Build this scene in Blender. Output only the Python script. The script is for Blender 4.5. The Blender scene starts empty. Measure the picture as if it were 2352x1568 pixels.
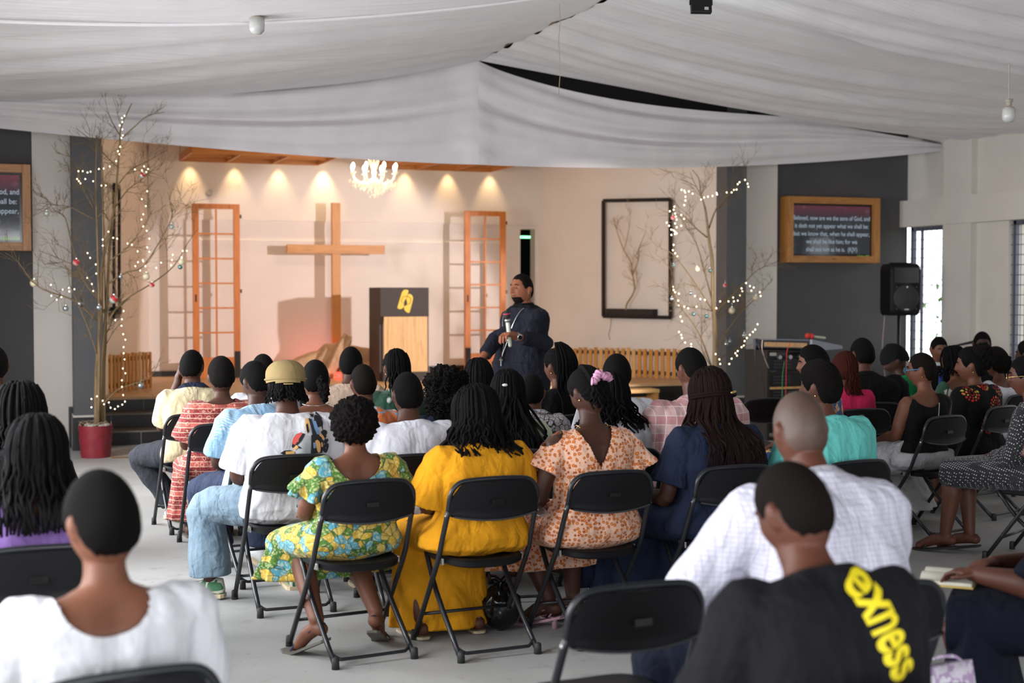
import bpy, bmesh, math, random
from mathutils import Vector, Matrix, Euler, noise
from mathutils.bvhtree import BVHTree
random.seed(7)
SC = bpy.context.scene
COL = SC.collection
PI = math.pi
R = math.radians

# ------------------------------------------------------------------ camera
CAMH = 1.64
cam_d = bpy.data.cameras.new('camera')
cam = bpy.data.objects.new('camera', cam_d); COL.objects.link(cam)
cam.location = (0, 0, CAMH)
cam.rotation_euler = (R(90 - 2.05), 0, R(-20))
cam_d.lens = 50; cam_d.sensor_width = 36
cam_d.clip_end = 200
cam_d.dof.use_dof = True
cam_d.dof.focus_distance = 8.2
cam_d.dof.aperture_fstop = 2.5
SC.camera = cam
FPX = 50 / 36 * 2352
CR = cam.rotation_euler.to_matrix()
def ray(px, py):
    return CR @ Vector(((px - 1176) / FPX, -(py - 784) / FPX, -1))
def atY(px, py, y):            # point on the plane y
    d = ray(px, py); return Vector((0, 0, CAMH)) + d * (y / d.y)
def atX(px, py, x):
    d = ray(px, py); return Vector((0, 0, CAMH)) + d * (x / d.x)
def atZ(px, py, z=0):
    d = ray(px, py); return Vector((0, 0, CAMH)) + d * ((z - CAMH) / d.z)
def atD(px, py, dep):
    return Vector((0, 0, CAMH)) + ray(px, py) * dep

# ------------------------------------------------------------------ colour management, world, large lights
SC.view_settings.view_transform = 'Standard'
SC.view_settings.look = 'None'
SC.view_settings.gamma = 1
SC.view_settings.use_curve_mapping = False
SC.view_settings.exposure = 0.15
w = bpy.data.worlds.new('world'); SC.world = w
w.use_nodes = True
bgn = w.node_tree.nodes['Background']
bgn.inputs[0].default_value = (0.90, 0.95, 1.0, 1); bgn.inputs[1].default_value = 2.8
SC.cycles.use_denoising = True
SC.cycles.max_bounces = 7
SC.cycles.diffuse_bounces = 4
SC.cycles.glossy_bounces = 3
SC.cycles.sample_clamp_indirect = 6
SC.cycles.caustics_reflective = False
SC.cycles.caustics_refractive = False

def area(name, loc, aim, sx, sy, power, col):
    l = bpy.data.lights.new(name, 'AREA'); l.shape = 'RECTANGLE'; l.size = sx; l.size_y = sy
    l.energy = power; l.color = col; l.spread = R(140)
    o = bpy.data.objects.new(name, l); COL.objects.link(o)
    o.location = loc
    o.rotation_euler = (Vector(aim) - Vector(loc)).to_track_quat('-Z', 'Y').to_euler()
    return o
# daylight through the window openings of the left side wall and the open rear of the hall
for i, y in enumerate((0.6, 3.4, 6.2, 9.0, 11.8)):
    area('daylight_left', (-1.5, y, 1.75), (3, y, -.6), 1.7, 1.7, (45, 85, 120, 145, 170)[i], (0.95, 0.965, 1.0))
area('daylight_rear', (1.6, -3.2, 1.9), (2.2, 3, -.2), 4.5, 2.2, 170, (0.95, 0.96, 1.0))

def spot(name, loc, aim, power, col, size, blend=0.5, rad=0.05):
    l = bpy.data.lights.new(name, 'SPOT'); l.energy = power; l.color = col
    l.spot_size = R(size); l.spot_blend = blend; l.shadow_soft_size = rad
    o = bpy.data.objects.new(name, l); COL.objects.link(o); o.location = loc
    o.rotation_euler = (Vector(aim) - Vector(loc)).to_track_quat('-Z', 'Y').to_euler()
    return o
# the stage floodlight high on the right side of the hall
spot('stage_flood', (8.6, 9.2, 2.5), (4.7, 19.5, .75), 2500, (1.0, 0.88, 0.88), 29.5, 0.3, 0.10)

# ------------------------------------------------------------------ materials
M = {}
def newmat(name):
    m = bpy.data.materials.new(name); m.use_nodes = True
    nt = m.node_tree; b = nt.nodes['Principled BSDF']
    M[name] = m
    return m, nt, b
def S(b, **k):
    names = dict(rough='Roughness', metal='Metallic', spec='Specular IOR Level', coat='Coat Weight', sheen='Sheen Weight',
                 trans='Transmission Weight', ior='IOR', es='Emission Strength', sss='Subsurface Weight', alpha='Alpha')
    for a, v in k.items():
        b.inputs[names[a]].default_value = v
def c4(c): return (c[0], c[1], c[2], 1)
def hexc(h):
    v = [int(h[i:i + 2], 16) / 255 for i in (0, 2, 4)]
    return tuple(x / 12.92 if x <= .04045 else ((x + .055) / 1.055) ** 2.4 for x in v)
def N(nt, t, **k):
    n = nt.nodes.new(t)
    for a, v in k.items():
        if a[0] == '_': setattr(n, a[1:], v)
        else: n.inputs[a.replace('_', ' ')].default_value = v
    return n
def L(nt, a, b): nt.links.new(a, b)
def coords(nt, scale=(1, 1, 1), kind='Object', rot=(0, 0, 0)):
    t = nt.nodes.new('ShaderNodeTexCoord'); mp = nt.nodes.new('ShaderNodeMapping')
    mp.inputs['Scale'].default_value = scale; mp.inputs['Rotation'].default_value = rot
    L(nt, t.outputs[kind], mp.inputs[0]); return mp.outputs[0]
def ramp(nt, fac, stops, const=False):
    r = nt.nodes.new('ShaderNodeValToRGB')
    if const: r.color_ramp.interpolation = 'CONSTANT'
    e = r.color_ramp.elements
    while len(e) < len(stops): e.new(0.5)
    for i, (p, c) in enumerate(stops):
        e[i].position = p; e[i].color = c4(c) if not isinstance(c, (int, float)) else (c, c, c, 1)
    L(nt, fac, r.inputs[0]); return r.outputs[0]
def mixc(nt, fac, a, b):
    m = nt.nodes.new('ShaderNodeMix'); m.data_type = 'RGBA'
    if isinstance(fac, (int, float)): m.inputs[0].default_value = fac
    else: L(nt, fac, m.inputs[0])
    for k, v in ((6, a), (7, b)):
        if isinstance(v, tuple): m.inputs[k].default_value = c4(v)
        else: L(nt, v, m.inputs[k])
    return m.outputs[2]
def mth(nt, op, a, b=0.0):
    m = nt.nodes.new('ShaderNodeMath'); m.operation = op
    for k, v in ((0, a), (1, b)):
        if isinstance(v, (int, float)): m.inputs[k].default_value = v
        else: L(nt, v, m.inputs[k])
    return m.outputs[0]
def bump(nt, b, h, strength=0.3, dist=0.01):
    n = nt.nodes.new('ShaderNodeBump'); n.inputs['Strength'].default_value = strength; n.inputs['Distance'].default_value = dist
    L(nt, h, n.inputs['Height']); L(nt, n.outputs[0], b.inputs['Normal'])
def plain(name, col, rough=0.6, nb=None, var=0.0, vs=6, **k):
    m, nt, b = newmat(name)
    if isinstance(col, str): col = hexc(col)
    b.inputs['Base Color'].default_value = c4(col); S(b, rough=rough, **k)
    if var:
        t = N(nt, 'ShaderNodeTexNoise', Scale=vs, Detail=5.0)
        L(nt, coords(nt), t.inputs[0])
        o = ramp(nt, t.outputs[0], [(0.3, tuple(c * (1 - var) for c in col)), (0.7, tuple(min(1, c * (1 + var)) for c in col))])
        L(nt, o, b.inputs['Base Color'])
    if nb:
        t = N(nt, 'ShaderNodeTexNoise', Scale=nb[0], Detail=4.0)
        L(nt, coords(nt), t.inputs[0]); bump(nt, b, t.outputs[0], nb[1], nb[2])
    return m
def emis(name, col, strength, base=None):
    m, nt, b = newmat(name)
    b.inputs['Base Color'].default_value = c4(base or col); b.inputs['Emission Color'].default_value = c4(col)
    S(b, es=strength, rough=.5); return m
def wood(name, c1, c2, c3=None, axis=2, sc=1.0, rough=0.45):
    m, nt, b = newmat(name)
    s = [14 * sc] * 3; s[axis] = 0.9 * sc
    t = N(nt, 'ShaderNodeTexNoise', Scale=1.6, Detail=6.0, Roughness=.6, Distortion=1.2)
    L(nt, coords(nt, tuple(s)), t.inputs[0])
    st = [(0.3, hexc(c1)), (0.52, hexc(c2)), (0.75, hexc(c3 or c1))]
    L(nt, ramp(nt, t.outputs[0], st), b.inputs['Base Color']); S(b, rough=rough)
    bump(nt, b, t.outputs[0], 0.15, 0.004)
    return m
def cloth(name, col, col2=None, fold=0.5, rough=0.9, fine=900, sheen=0.0):
    """plain woven cloth with soft creases"""
    m, nt, b = newmat(name)
    col = hexc(col)
    b.inputs['Base Color'].default_value = c4(col); S(b, rough=rough, sheen=sheen, spec=.2)
    if fold:
        foldbump(nt, b, fold)
    return m
def foldbump(nt, b, fold):
    t = N(nt, 'ShaderNodeTexNoise', Scale=7.0, Detail=2.5, Distortion=0.9)
    L(nt, coords(nt, (1.3, 1.3, 0.7)), t.inputs[0])
    t2 = N(nt, 'ShaderNodeTexNoise', Scale=18.0, Detail=2.0, Distortion=0.6)
    L(nt, coords(nt), t2.inputs[0])
    bump(nt, b, mth(nt, 'ADD', t.outputs[0], mth(nt, 'MULTIPLY', t2.outputs[0], 0.35)), fold, 0.05)

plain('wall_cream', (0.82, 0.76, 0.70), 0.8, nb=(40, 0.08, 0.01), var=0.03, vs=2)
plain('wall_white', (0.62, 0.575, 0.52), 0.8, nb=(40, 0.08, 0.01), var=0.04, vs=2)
plain('wall_grey', (0.078, 0.075, 0.078), 0.7, nb=(60, 0.1, 0.01), var=0.06, vs=3)
plain('black_tile', (0.022, 0.02, 0.02), 0.35, nb=(60, 0.15, 0.003))
plain('grout', (0.20, 0.19, 0.17), 0.8)
plain('dark_roof', (0.012, 0.012, 0.012), 0.9)
plain('stage_board', 'cca67a', 0.5, var=0.12, vs=5, nb=(30, .1, .005))
plain('black_metal', (0.010, 0.010, 0.011), 0.4, nb=(200, 0.05, 0.001), spec=.3)
plain('chair_tube', (0.014, 0.015, 0.018), 0.34, spec=.45)
plain('black_plastic', (0.005, 0.005, 0.006), 0.48, nb=(500, 0.12, 0.001), spec=.22)
plain('rubber', (0.015, 0.015, 0.015), 0.7)
plain('steel', (0.55, 0.55, 0.55), 0.3, metal=0.9)
plain('silver', (0.8, 0.8, 0.78), 0.22, metal=1.0)
plain('gold', (0.85, 0.55, 0.2), 0.28, metal=1.0)
plain('black_gloss', (0.01, 0.01, 0.01), 0.15)
plain('black_matt', (0.018, 0.016, 0.015), 0.75)
plain('podium_black', '33261f', 0.6)
plain('logo_yellow', 'e8c22c', 0.5)
plain('pipe_white', '9c9486', 0.5)
wood('wood_orange', 'b8601c', 'd6802c', '9a4a14')
wood('wood_cross', 'b87838', 'cf9048', 'a8682c')
wood('wood_cross_x', 'b87838', 'cf9048', 'a8682c', axis=0)
wood('wood_pale', 'b98444', 'dab070', 'c99450', sc=.8)
wood('wood_slat', 'a8743c', 'c89450', '94602c')
wood('wood_frame', '9a6030', 'c08444', '7c4820', rough=.35)
wood('wood_lattice', 'b06c2c', 'c88440', '96541c', axis=0)
wood('wood_beam', '6a4a30', '8c6a48', '5a3c28', axis=1)
wood('bark', '5a4632', '86704f', '41301f', sc=2, rough=.9)
wood('bark_pale', '8a7658', 'a8926c', '6c583c', sc=2, rough=.9)
plain('stone', 'c4a280', 0.9, var=0.15, vs=8, nb=(14, 0.8, 0.03))
plain('pot_red', '7c1c28', 0.5, var=0.2, vs=20)
plain('twine', '9c8c74', 0.9)
plain('gravel', 'a8a098', 0.9, var=.3, vs=60, nb=(60, .6, .02))
emis('bulb_warm', (1.0, 0.72, 0.36), 9)
emis('bulb_fairy', (1.0, 0.80, 0.5), 6)
emis('bulb_white', (1.0, 0.86, 0.66), 16)
emis('red_glow', (1.0, 0.05, 0.03), 3)
emis('green_glow', (0.25, 1.0, 0.45), 3)
def crystal():
    m, nt, b = newmat('crystal'); b.inputs['Base Color'].default_value = (1, .93, .8, 1)
    S(b, rough=.08, trans=.6, ior=1.5); b.inputs['Emission Color'].default_value = (1, .8, .5, 1); S(b, es=.25)
crystal()
# concrete floor with stains and a hairline joint pattern
def floor_mat():
    m, nt, b = newmat('concrete_floor')
    co = coords(nt)
    t = N(nt, 'ShaderNodeTexNoise', Scale=0.7, Detail=7.0, Roughness=.62); L(nt, co, t.inputs[0])
    base = ramp(nt, t.outputs[0], [(0.3, (0.235, 0.235, 0.225)), (0.55, (0.315, 0.315, 0.305)), (0.75, (0.38, 0.375, 0.36))])
    t2 = N(nt, 'ShaderNodeTexNoise', Scale=5.0, Detail=8.0, Roughness=.7); L(nt, co, t2.inputs[0])
    f = ramp(nt, t2.outputs[0], [(0.56, 0.0), (0.68, 0.5)])
    c = mixc(nt, f, base, (0.19, 0.175, 0.16))
    v = N(nt, 'ShaderNodeTexNoise', Scale=26.0, Detail=3.0, Roughness=.6); L(nt, co, v.inputs[0])
    f2 = ramp(nt, v.outputs[0], [(0.66, 0.0), (0.72, 0.6)])
    c = mixc(nt, f2, c, (0.12, 0.10, 0.085))
    L(nt, c, b.inputs['Base Color']); S(b, rough=.55)
    rr = ramp(nt, t.outputs[0], [(0.3, 0.42), (0.7, 0.65)]); L(nt, rr, b.inputs['Roughness'])
    bump(nt, b, t2.outputs[0], 0.12, 0.01)
floor_mat()
def drape_mat():
    m, nt, b = newmat('ceiling_fabric')
    t = N(nt, 'ShaderNodeTexNoise', Scale=3.0, Detail=4.0); L(nt, coords(nt), t.inputs[0])
    L(nt, ramp(nt, t.outputs[0], [(0.3, (0.66, 0.625, 0.64)), (0.7, (0.74, 0.70, 0.705))]), b.inputs['Base Color'])
    S(b, rough=.75, sheen=.2)
    t3 = N(nt, 'ShaderNodeTexNoise', Scale=2.0, Detail=5.0, Distortion=.4); L(nt, coords(nt, (0.35, 9, 1)), t3.inputs[0])
    bump(nt, b, t3.outputs[0], 0.35, 0.05)
drape_mat()

# ------------------------------------------------------------------ geometry helpers
def frame_from(d, up=Vector((0, 0, 1))):
    d = d.normalized()
    if abs(d.dot(up)) > .97: up = Vector((0, 1, 0)) if abs(d.y) < .9 else Vector((1, 0, 0))
    x = d.cross(up).normalized(); y = x.cross(d).normalized()
    return x, y
class MB:
    def __init__(s): s.bm = bmesh.new()
    def box(s, c, sz, rz=0, rot=None, bev=0):
        mt = Matrix.Translation(c) @ (rot.to_4x4() if rot is not None else Matrix.Rotation(rz, 4, 'Z')) @ Matrix.Diagonal((sz[0], sz[1], sz[2], 1))
        r = bmesh.ops.create_cube(s.bm, size=1, matrix=mt)
        if bev:
            es = list({e for v in r['verts'] for e in v.link_edges})
            bmesh.ops.bevel(s.bm, geom=es, offset=bev, segments=2, affect='EDGES', profile=.6)
        return s
    def b2(s, a, b, bev=0):
        a = Vector(a); b = Vector(b)
        return s.box((a + b) / 2, [abs(v) for v in (b - a)], bev=bev)
    def bar(s, a, b, wx, wy, up=Vector((0, 0, 1))):
        a = Vector(a); b = Vector(b); d = b - a; x, y = frame_from(d, up)
        rot = Matrix((x, y, -d.normalized())).transposed()
        return s.box((a + b) / 2, (wx, wy, d.length), rot=rot)
    def ring(s, pts): return [s.bm.verts.new(p) for p in pts]
    def loft(s, rings, cap=True, closed=True):
        vs = [s.ring(r) for r in rings]; n = len(vs[0])
        for a, b in zip(vs, vs[1:]):
            for i in range(n if closed else n - 1):
                j = (i + 1) % n
                s.bm.faces.new((a[i], a[j], b[j], b[i]))
        if cap and closed:
            s.bm.faces.new(list(reversed(vs[0]))); s.bm.faces.new(vs[-1])
        return s
    def tube(s, pts, r, n=8, cap=True, flat=1.0):
        pts = [Vector(p) for p in pts]
        rs = r if isinstance(r, (list, tuple)) else [r] * len(pts)
        up = None; rings = []
        for i, p in enumerate(pts):
            d = (pts[min(i + 1, len(pts) - 1)] - pts[max(i - 1, 0)])
            if d.length < 1e-9: d = Vector((0, 0, 1))
            d.normalize()
            if up is None: x, up = frame_from(d)
            else:
                x = d.cross(up)
                if x.length < 1e-6: x, up = frame_from(d)
                x.normalize(); up = x.cross(d).normalized()
            rings.append([p + x * (math.cos(2 * PI * k / n) * rs[i]) + up * (math.sin(2 * PI * k / n) * rs[i] * flat) for k in range(n)])
        return s.loft(rings, cap)
    def capsule(s, pts, r, n=14):
        """tube with rounded ends"""
        pts = [Vector(p) for p in pts]; rs = list(r) if isinstance(r, (list, tuple)) else [r] * len(pts)
        d0 = (pts[0] - pts[1]).normalized(); d1 = (pts[-1] - pts[-2]).normalized()
        P = []; Q = []
        for k in (0.0, .5, .85):
            P.append(pts[0] + d0 * rs[0] * math.cos(k * PI / 2)); Q.append(max(rs[0] * math.sin(k * PI / 2), rs[0] * .05))
        P += pts; Q += rs
        for k in (.85, .5, 0.0):
            P.append(pts[-1] + d1 * rs[-1] * math.cos(k * PI / 2)); Q.append(max(rs[-1] * math.sin(k * PI / 2), rs[-1] * .05))
        return s.tube(P, Q, n)
    def ell(s, c, r, n=16, m=10, rot=None):
        rot = rot or Matrix.Identity(3); c = Vector(c); rings = []
        for i in range(m + 1):
            t = PI * i / m; t = min(max(t, .06), PI - .06)
            rings.append([c + rot @ Vector((r[0] * math.sin(t) * math.cos(2 * PI * k / n), r[1] * math.sin(t) * math.sin(2 * PI * k / n), -r[2] * math.cos(t))) for k in range(n)])
        return s.loft(rings)
    def lathe(s, prof, c=(0, 0, 0), n=24, rot=None):
        rot = rot or Matrix.Identity(3); c = Vector(c)
        return s.loft([[c + rot @ Vector((max(r, 1e-4) * math.cos(2 * PI * k / n), max(r, 1e-4) * math.sin(2 * PI * k / n), z)) for k in range(n)] for r, z in prof])
    def prism(s, poly, o, u, v, th):
        """polygon poly (2d) on plane o,u,v thickened along u x v"""
        o = Vector(o); u = Vector(u).normalized(); v = Vector(v).normalized(); nn = u.cross(v).normalized() * th
        return s.loft([[o + u * a + v * b for a, b in poly], [o + u * a + v * b + nn for a, b in poly]])
    def grid(s, f, nu, nv, two=0.0):
        vs = [[s.bm.verts.new(f(i / nu, j / nv)) for j in range(nv + 1)] for i in range(nu + 1)]
        for i in range(nu):
            for j in range(nv): s.bm.faces.new((vs[i][j], vs[i + 1][j], vs[i + 1][j + 1], vs[i][j + 1]))
        return s
    def build(s, name, mat, parent=None, smooth=False, angle=None):
        bmesh.ops.recalc_face_normals(s.bm, faces=s.bm.faces[:])
        me = bpy.data.meshes.new(name); s.bm.to_mesh(me); s.bm.free()
        return link(name, me, mat, parent, smooth, angle)
def link(name, me, mat, parent=None, smooth=False, angle=None):
    if smooth or angle:
        me.shade_smooth()
        if angle:
            try: me.set_sharp_from_angle(angle=R(angle))
            except Exception: pass
    o = bpy.data.objects.new(name, me); COL.objects.link(o)
    me.materials.clear(); me.materials.append(M[mat] if isinstance(mat, str) else mat)
    if parent is not None: o.parent = parent
    return o
def tag(o, label, cat, group=None, kind=None):
    o['label'] = label; o['category'] = cat
    if group: o['group'] = group
    if kind: o['kind'] = kind
    return o
def thing(name, label, cat, loc=(0, 0, 0), rz=0, group=None):
    o = bpy.data.objects.new(name, None); COL.objects.link(o); o.location = loc; o.rotation_euler = (0, 0, rz)
    o.empty_display_size = .1
    return tag(o, label, cat, group)
def struct(o): o['kind'] = 'structure'; return o
def copy_tree(o, parent=None):
    c = o.copy(); COL.objects.link(c)
    if parent is not None: c.parent = parent
    for ch in list(o.children): copy_tree(ch, c)
    return c
def smooth_path(pts, k=4):
    pts = [Vector(p) for p in pts]
    if len(pts) < 3: return pts
    P = [pts[0] * 2 - pts[1]] + pts + [pts[-1] * 2 - pts[-2]]; out = []
    for i in range(1, len(P) - 2):
        a, b, c, d = P[i - 1:i + 3]
        for j in range(k):
            t = j / k
            out.append(.5 * ((2 * b) + (c - a) * t + (2 * a - 5 * b + 4 * c - d) * t * t + (3 * b - a - 3 * c + d) * t ** 3))
    out.append(pts[-1]); return out
def text_mesh(body, size, offset=0.0, align='CENTER', space=1.0):
    cu = bpy.data.curves.new('t', 'FONT'); cu.body = body; cu.size = size; cu.offset = offset; cu.align_x = align; cu.space_character = space
    ob = bpy.data.objects.new('t', cu); COL.objects.link(ob)
    dg = bpy.context.evaluated_depsgraph_get(); dg.update()
    me = bpy.data.meshes.new_from_object(ob.evaluated_get(dg))
    bpy.data.objects.remove(ob); return me
# ================================================================== the room
XL, XR, YB, YF, YD, ST = -1.1, 11.2, 20.0, -3.5, 15.7, 0.46
CX = 5.05
def sbox(name, a, b, mat): return struct(MB().b2(a, b).build(name, mat))
sbox('floor', (XL - .3, YF, -.1), (XR + .3, 16.4, 0), 'concrete_floor')
# outside ground beyond the windows
plain('outside_ground', '8c9070', 0.9, var=.2, vs=3)
gr = MB().b2((XR + .3, -6, -.15), (XR + 14, 24, -.05)).build('ground_outside', 'outside_ground'); struct(gr)
# left side wall: piers and sills round tall openings (seen only at its far end)
wl = MB()
wl.b2((XL - .25, YF, 0), (XL, YD, .8)); wl.b2((XL - .25, YF, 2.65), (XL, YD, 4.4))
for y0, y1 in ((YF, -.4), (1.6, 2.4), (4.4, 5.2), (7.2, 8.0), (10.0, 10.8), (12.8, YD)): wl.b2((XL - .25, y0, .8), (XL, y1, 2.65))
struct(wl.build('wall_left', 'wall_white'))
# rear of the hall behind the camera: beam and piers, open between
wb = MB(); wb.b2((XL, YF - .2, 3.0), (XR, YF, 4.6))
for x0, x1 in ((XL - .2, .4), (7.8, XR + .3)): wb.b2((x0, YF - .2, 0), (x1, YF, 3.0))
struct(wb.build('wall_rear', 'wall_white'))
# dark walls with the screens, left and right of the stage
sbox('wall_front_left', (XL - .2, YD, 0), (.385, YD + .25, 4.4), 'wall_grey')
pr = atY(1779, 600, YD).x
sbox('wall_front_right', (pr, YD, 0), (XR - .0, YD + .25, 4.4), 'wall_grey')
# white piers between the dark walls and the grey pillars
gl0, gl1 = 0.385, 1.0
sbox('wall_pier_left', (gl0, YD - .06, 0), (1.02, YD + .25, 4.4), 'wall_cream')
p0 = atY(1714, 600, YD - .06).x
sbox('wall_pier_right', (p0 - .05, YD - .06, 0), (pr, YD + .25, 4.4), 'wall_cream')
# grey square pillars
def pillar(x0, x1, y0, y1, nm, lab):
    t = thing(nm, lab, 'pillar', ((x0 + x1) / 2, (y0 + y1) / 2, 0))
    hx, hy = (x1 - x0) / 2, (y1 - y0) / 2
    MB().b2((-hx, -hy, .34), (hx, hy, 4.3)).build('shaft', 'wall_grey2', t)
    MB().b2((-hx - .02, -hy - .02, 0), (hx + .02, hy + .02, .34), bev=.004).build('tiled_base', 'black_tile', t)
    MB().b2((-hx - .012, -hy - .012, .34), (hx + .012, hy + .012, .36)).build('base_edge', 'wall_white', t)
    return t
plain('wall_grey2', (0.10, 0.10, 0.105), 0.65, nb=(60, 0.1, 0.01), var=0.06, vs=3)
lx = atY(168, 700, 15.2).x; lx1 = atY(237, 700, 15.2).x
pillar(lx, lx1, 15.2, 15.2 + (lx1 - lx), 'grey_pillar', 'square grey pillar with tiled base behind the left bare tree')
rx0 = atY(1669, 600, 15.3).x; rx1 = atY(1714, 600, 15.3).x
pillar(rx0, rx1, 15.3, 15.3 + (rx1 - rx0), 'grey_pillar', 'square grey pillar just right of the right bare tree')
# stage platform with black tiled front
sl, sr = 1.05, 9.1
spts = [(lx1 - .02, 16.3), (8.9, 16.3), (8.9, 20.3), (.9, 20.3), (.9, 16.3)]
struct(MB().b2((.7, 16.3, 0), (9.4, 20.2, ST - .03)).build('stage_riser', 'black_tile'))
struct(MB().b2((.7, 16.27, ST - .03), (9.4, 20.2, ST)).build('floor_stage', 'stage_board'))
# joints on the riser and the three steps at the left
st = MB()
sx0, sx1 = .72, 3.6
st.b2((sx0, 15.55, 0), (sx1, 16.3, .145)); st.b2((sx0, 15.93, .14), (sx1, 16.3, .30))
struct(st.build('trim_1', 'black_tile'))
gt = MB()
for i in range(6):
    x = sx0 + .25 + i * .48
    gt.b2((x, 15.545, 0), (x + .008, 15.56, .145)); gt.b2((x + .2, 15.925, .15), (x + .208, 15.94, .30)); gt.b2((x + .1, 16.294, .31), (x + .108, 16.31, ST - .03))
gt.b2((sx0, 15.54, .135), (sx1, 15.56, .147)); gt.b2((sx0, 15.92, .29), (sx1, 15.94, .302))
for i in range(11): x = 3.8 + i * .5; gt.b2((x, 16.294, 0), (x + .008, 16.31, ST - .03))
struct(gt.build('trim_2', 'grout'))
tn = MB(); tn.b2((sx0, 15.57, .146), (sx1, 15.93, .149)); tn.b2((sx0, 15.95, .301), (sx1, 16.28, .304))
plain('tile_tread', '4c4038', 0.5, var=.1)
struct(tn.build('trim_3', 'tile_tread'))
# stage back wall, with the dark doorway at its right end
BL, BR = 2.0, 7.75
dw0 = atY(1195, 600, YB).x; dw1 = atY(1229, 600, YB).x; dz = atY(1212, 526, YB).z
bw = MB(); bw.b2((BL - .3, YB, 0), (dw0, YB + .2, 4.2)); bw.b2((dw0, YB, dz), (BR + .6, YB + .2, 4.2)); bw.b2((dw1, YB, 0), (BR + .6, YB + .2, dz))
struct(bw.build('wall_back', 'wall_cream'))
# the thin ledge line across the back wall and thicker upper part
struct(MB().b2((BL, YB - .035, 2.62), (BR, YB, 3.7)).build('trim_4', 'wall_cream'))
struct(MB().b2((BL, YB - .018, 2.33), (dw0 - .1, YB, 2.345)).build('trim_5', 'wall_cream'))
# room behind the doorway
dr = MB(); dr.b2((dw0 - .6, YB + 1.6, 0), (dw1 + .8, YB + 1.7, 3)); dr.b2((dw0 - .6, YB + .2, 0), (dw0 - .5, YB + 1.6, 3)); dr.b2((dw1 + .7, YB + .2, 0), (dw1 + .8, YB + 1.6, 3))
dr.b2((dw0 - .6, YB + .2, 2.95), (dw1 + .8, YB + 1.7, 3.05)); dr.b2((dw0 - .6, YB + .2, ST - .1), (dw1 + .8, YB + 1.7, ST))
struct(dr.build('door_1', 'black_matt'))
tag(MB().tube([(dw0 - .1, YB + .5, dz - .1), (dw1 + .3, YB + .5, dz - .1)], .018).build('neon_tube', 'green_glow'), 'green glowing light tube across the dark doorway', 'light')
tag(MB().ell((dw0 + .27, YB + .9, atY(1212, 590, YB + .9).z), (.022,) * 3, 10, 6).build('indicator_light', 'green_glow'), 'tiny green indicator light in the dark doorway', 'light')
# splayed side walls of the stage
def slab(name, a, b, z0, z1, th, mat):
    a = Vector((a[0], a[1], 0)); b = Vector((b[0], b[1], 0)); d = (b - a).normalized(); n = Vector((-d.y, d.x, 0)) * th
    m = MB(); m.loft([[p + Vector((0, 0, z)) for p in (a, b, b + n, a + n)] for z in (z0, z1)])
    return struct(m.build(name, mat))
SLa, SLb = (1.0, 15.9), (2.0, 20.05)
SRa, SRb = (7.68, 20.05), (9.05, 15.9)
slab('wall_stage_left', SLa, SLb, 0, 4.2, .15, 'wall_cream')
slab('wall_stage_right', SRa, SRb, 0, 4.2, .15, 'wall_cream')
def on_splay(px, py, a, b, off=0.0):
    a = Vector((a[0], a[1], 0)); b = Vector((b[0], b[1], 0)); d = (b - a).normalized(); n = Vector((-d.y, d.x, 0))
    r = ray(px, py); o = Vector((0, 0, CAMH)); t = (a - n * off - o).dot(n) / r.dot(n)
    return o + r * t
# stage ceiling (white), dark roof over the hall
sbox('ceiling_stage', (.5, 15.2, 3.62), (9.6, 20.3, 3.72), 'wall_cream')
sbox('ceiling', (XL - .3, YF - .3, 4.62), (XR + .5, 15.3, 4.72), 'dark_roof')
sbox('wall_gable', (XL - .3, 15.31, 3.62), (XR + .5, 15.4, 4.7), 'dark_roof')
# skirting on the back wall
sk = MB(); sk.b2((BL, YB - .03, ST), (dw0 - .02, YB, ST + .075)); struct(sk.build('baseboard_back', 'black_tile'))
struct(MB().b2((.99, 15.5, 0), (.72, 15.64, .42)).build('baseboard_left', 'black_tile'))
# right side wall: lintel band, pilasters, recessed panels, two tall windows in view
wy = [(14.86, YD), (12.7, 13.72), (10.4, 11.4), (7.9, 8.9)]
wz0, wz1 = .72, 2.46
wr = MB()
wr.b2((XR, YF, 0), (XR + .25, YD, wz0)); wr.b2((XR, YF, wz1), (XR + .25, YD, 4.4))
edges = [YF, 7.9, 8.9, 10.4, 11.4, 12.7, 13.72, 14.86]
for y0, y1 in zip(edges[0::2], edges[1::2]): wr.b2((XR, y0, wz0), (XR + .25, y1, wz1))
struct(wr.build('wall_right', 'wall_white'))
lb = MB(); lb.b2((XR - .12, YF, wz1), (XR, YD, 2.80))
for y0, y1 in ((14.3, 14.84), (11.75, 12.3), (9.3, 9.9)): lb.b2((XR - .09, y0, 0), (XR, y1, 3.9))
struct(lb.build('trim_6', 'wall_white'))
plain('window_frame', '565868', 0.5)
plain('grille', '4a4a52', 0.5)
def pane():
    m, nt, b = newmat('window_glass'); nt.nodes.remove(b)
    g = N(nt, 'ShaderNodeBsdfGlossy', Roughness=.02); tr = nt.nodes.new('ShaderNodeBsdfTransparent'); mx = nt.nodes.new('ShaderNodeMixShader')
    mx.inputs[0].default_value = .05; L(nt, tr.outputs[0], mx.inputs[1]); L(nt, g.outputs[0], mx.inputs[2])
    L(nt, mx.outputs[0], nt.nodes['Material Output'].inputs[0])
pane()
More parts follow.
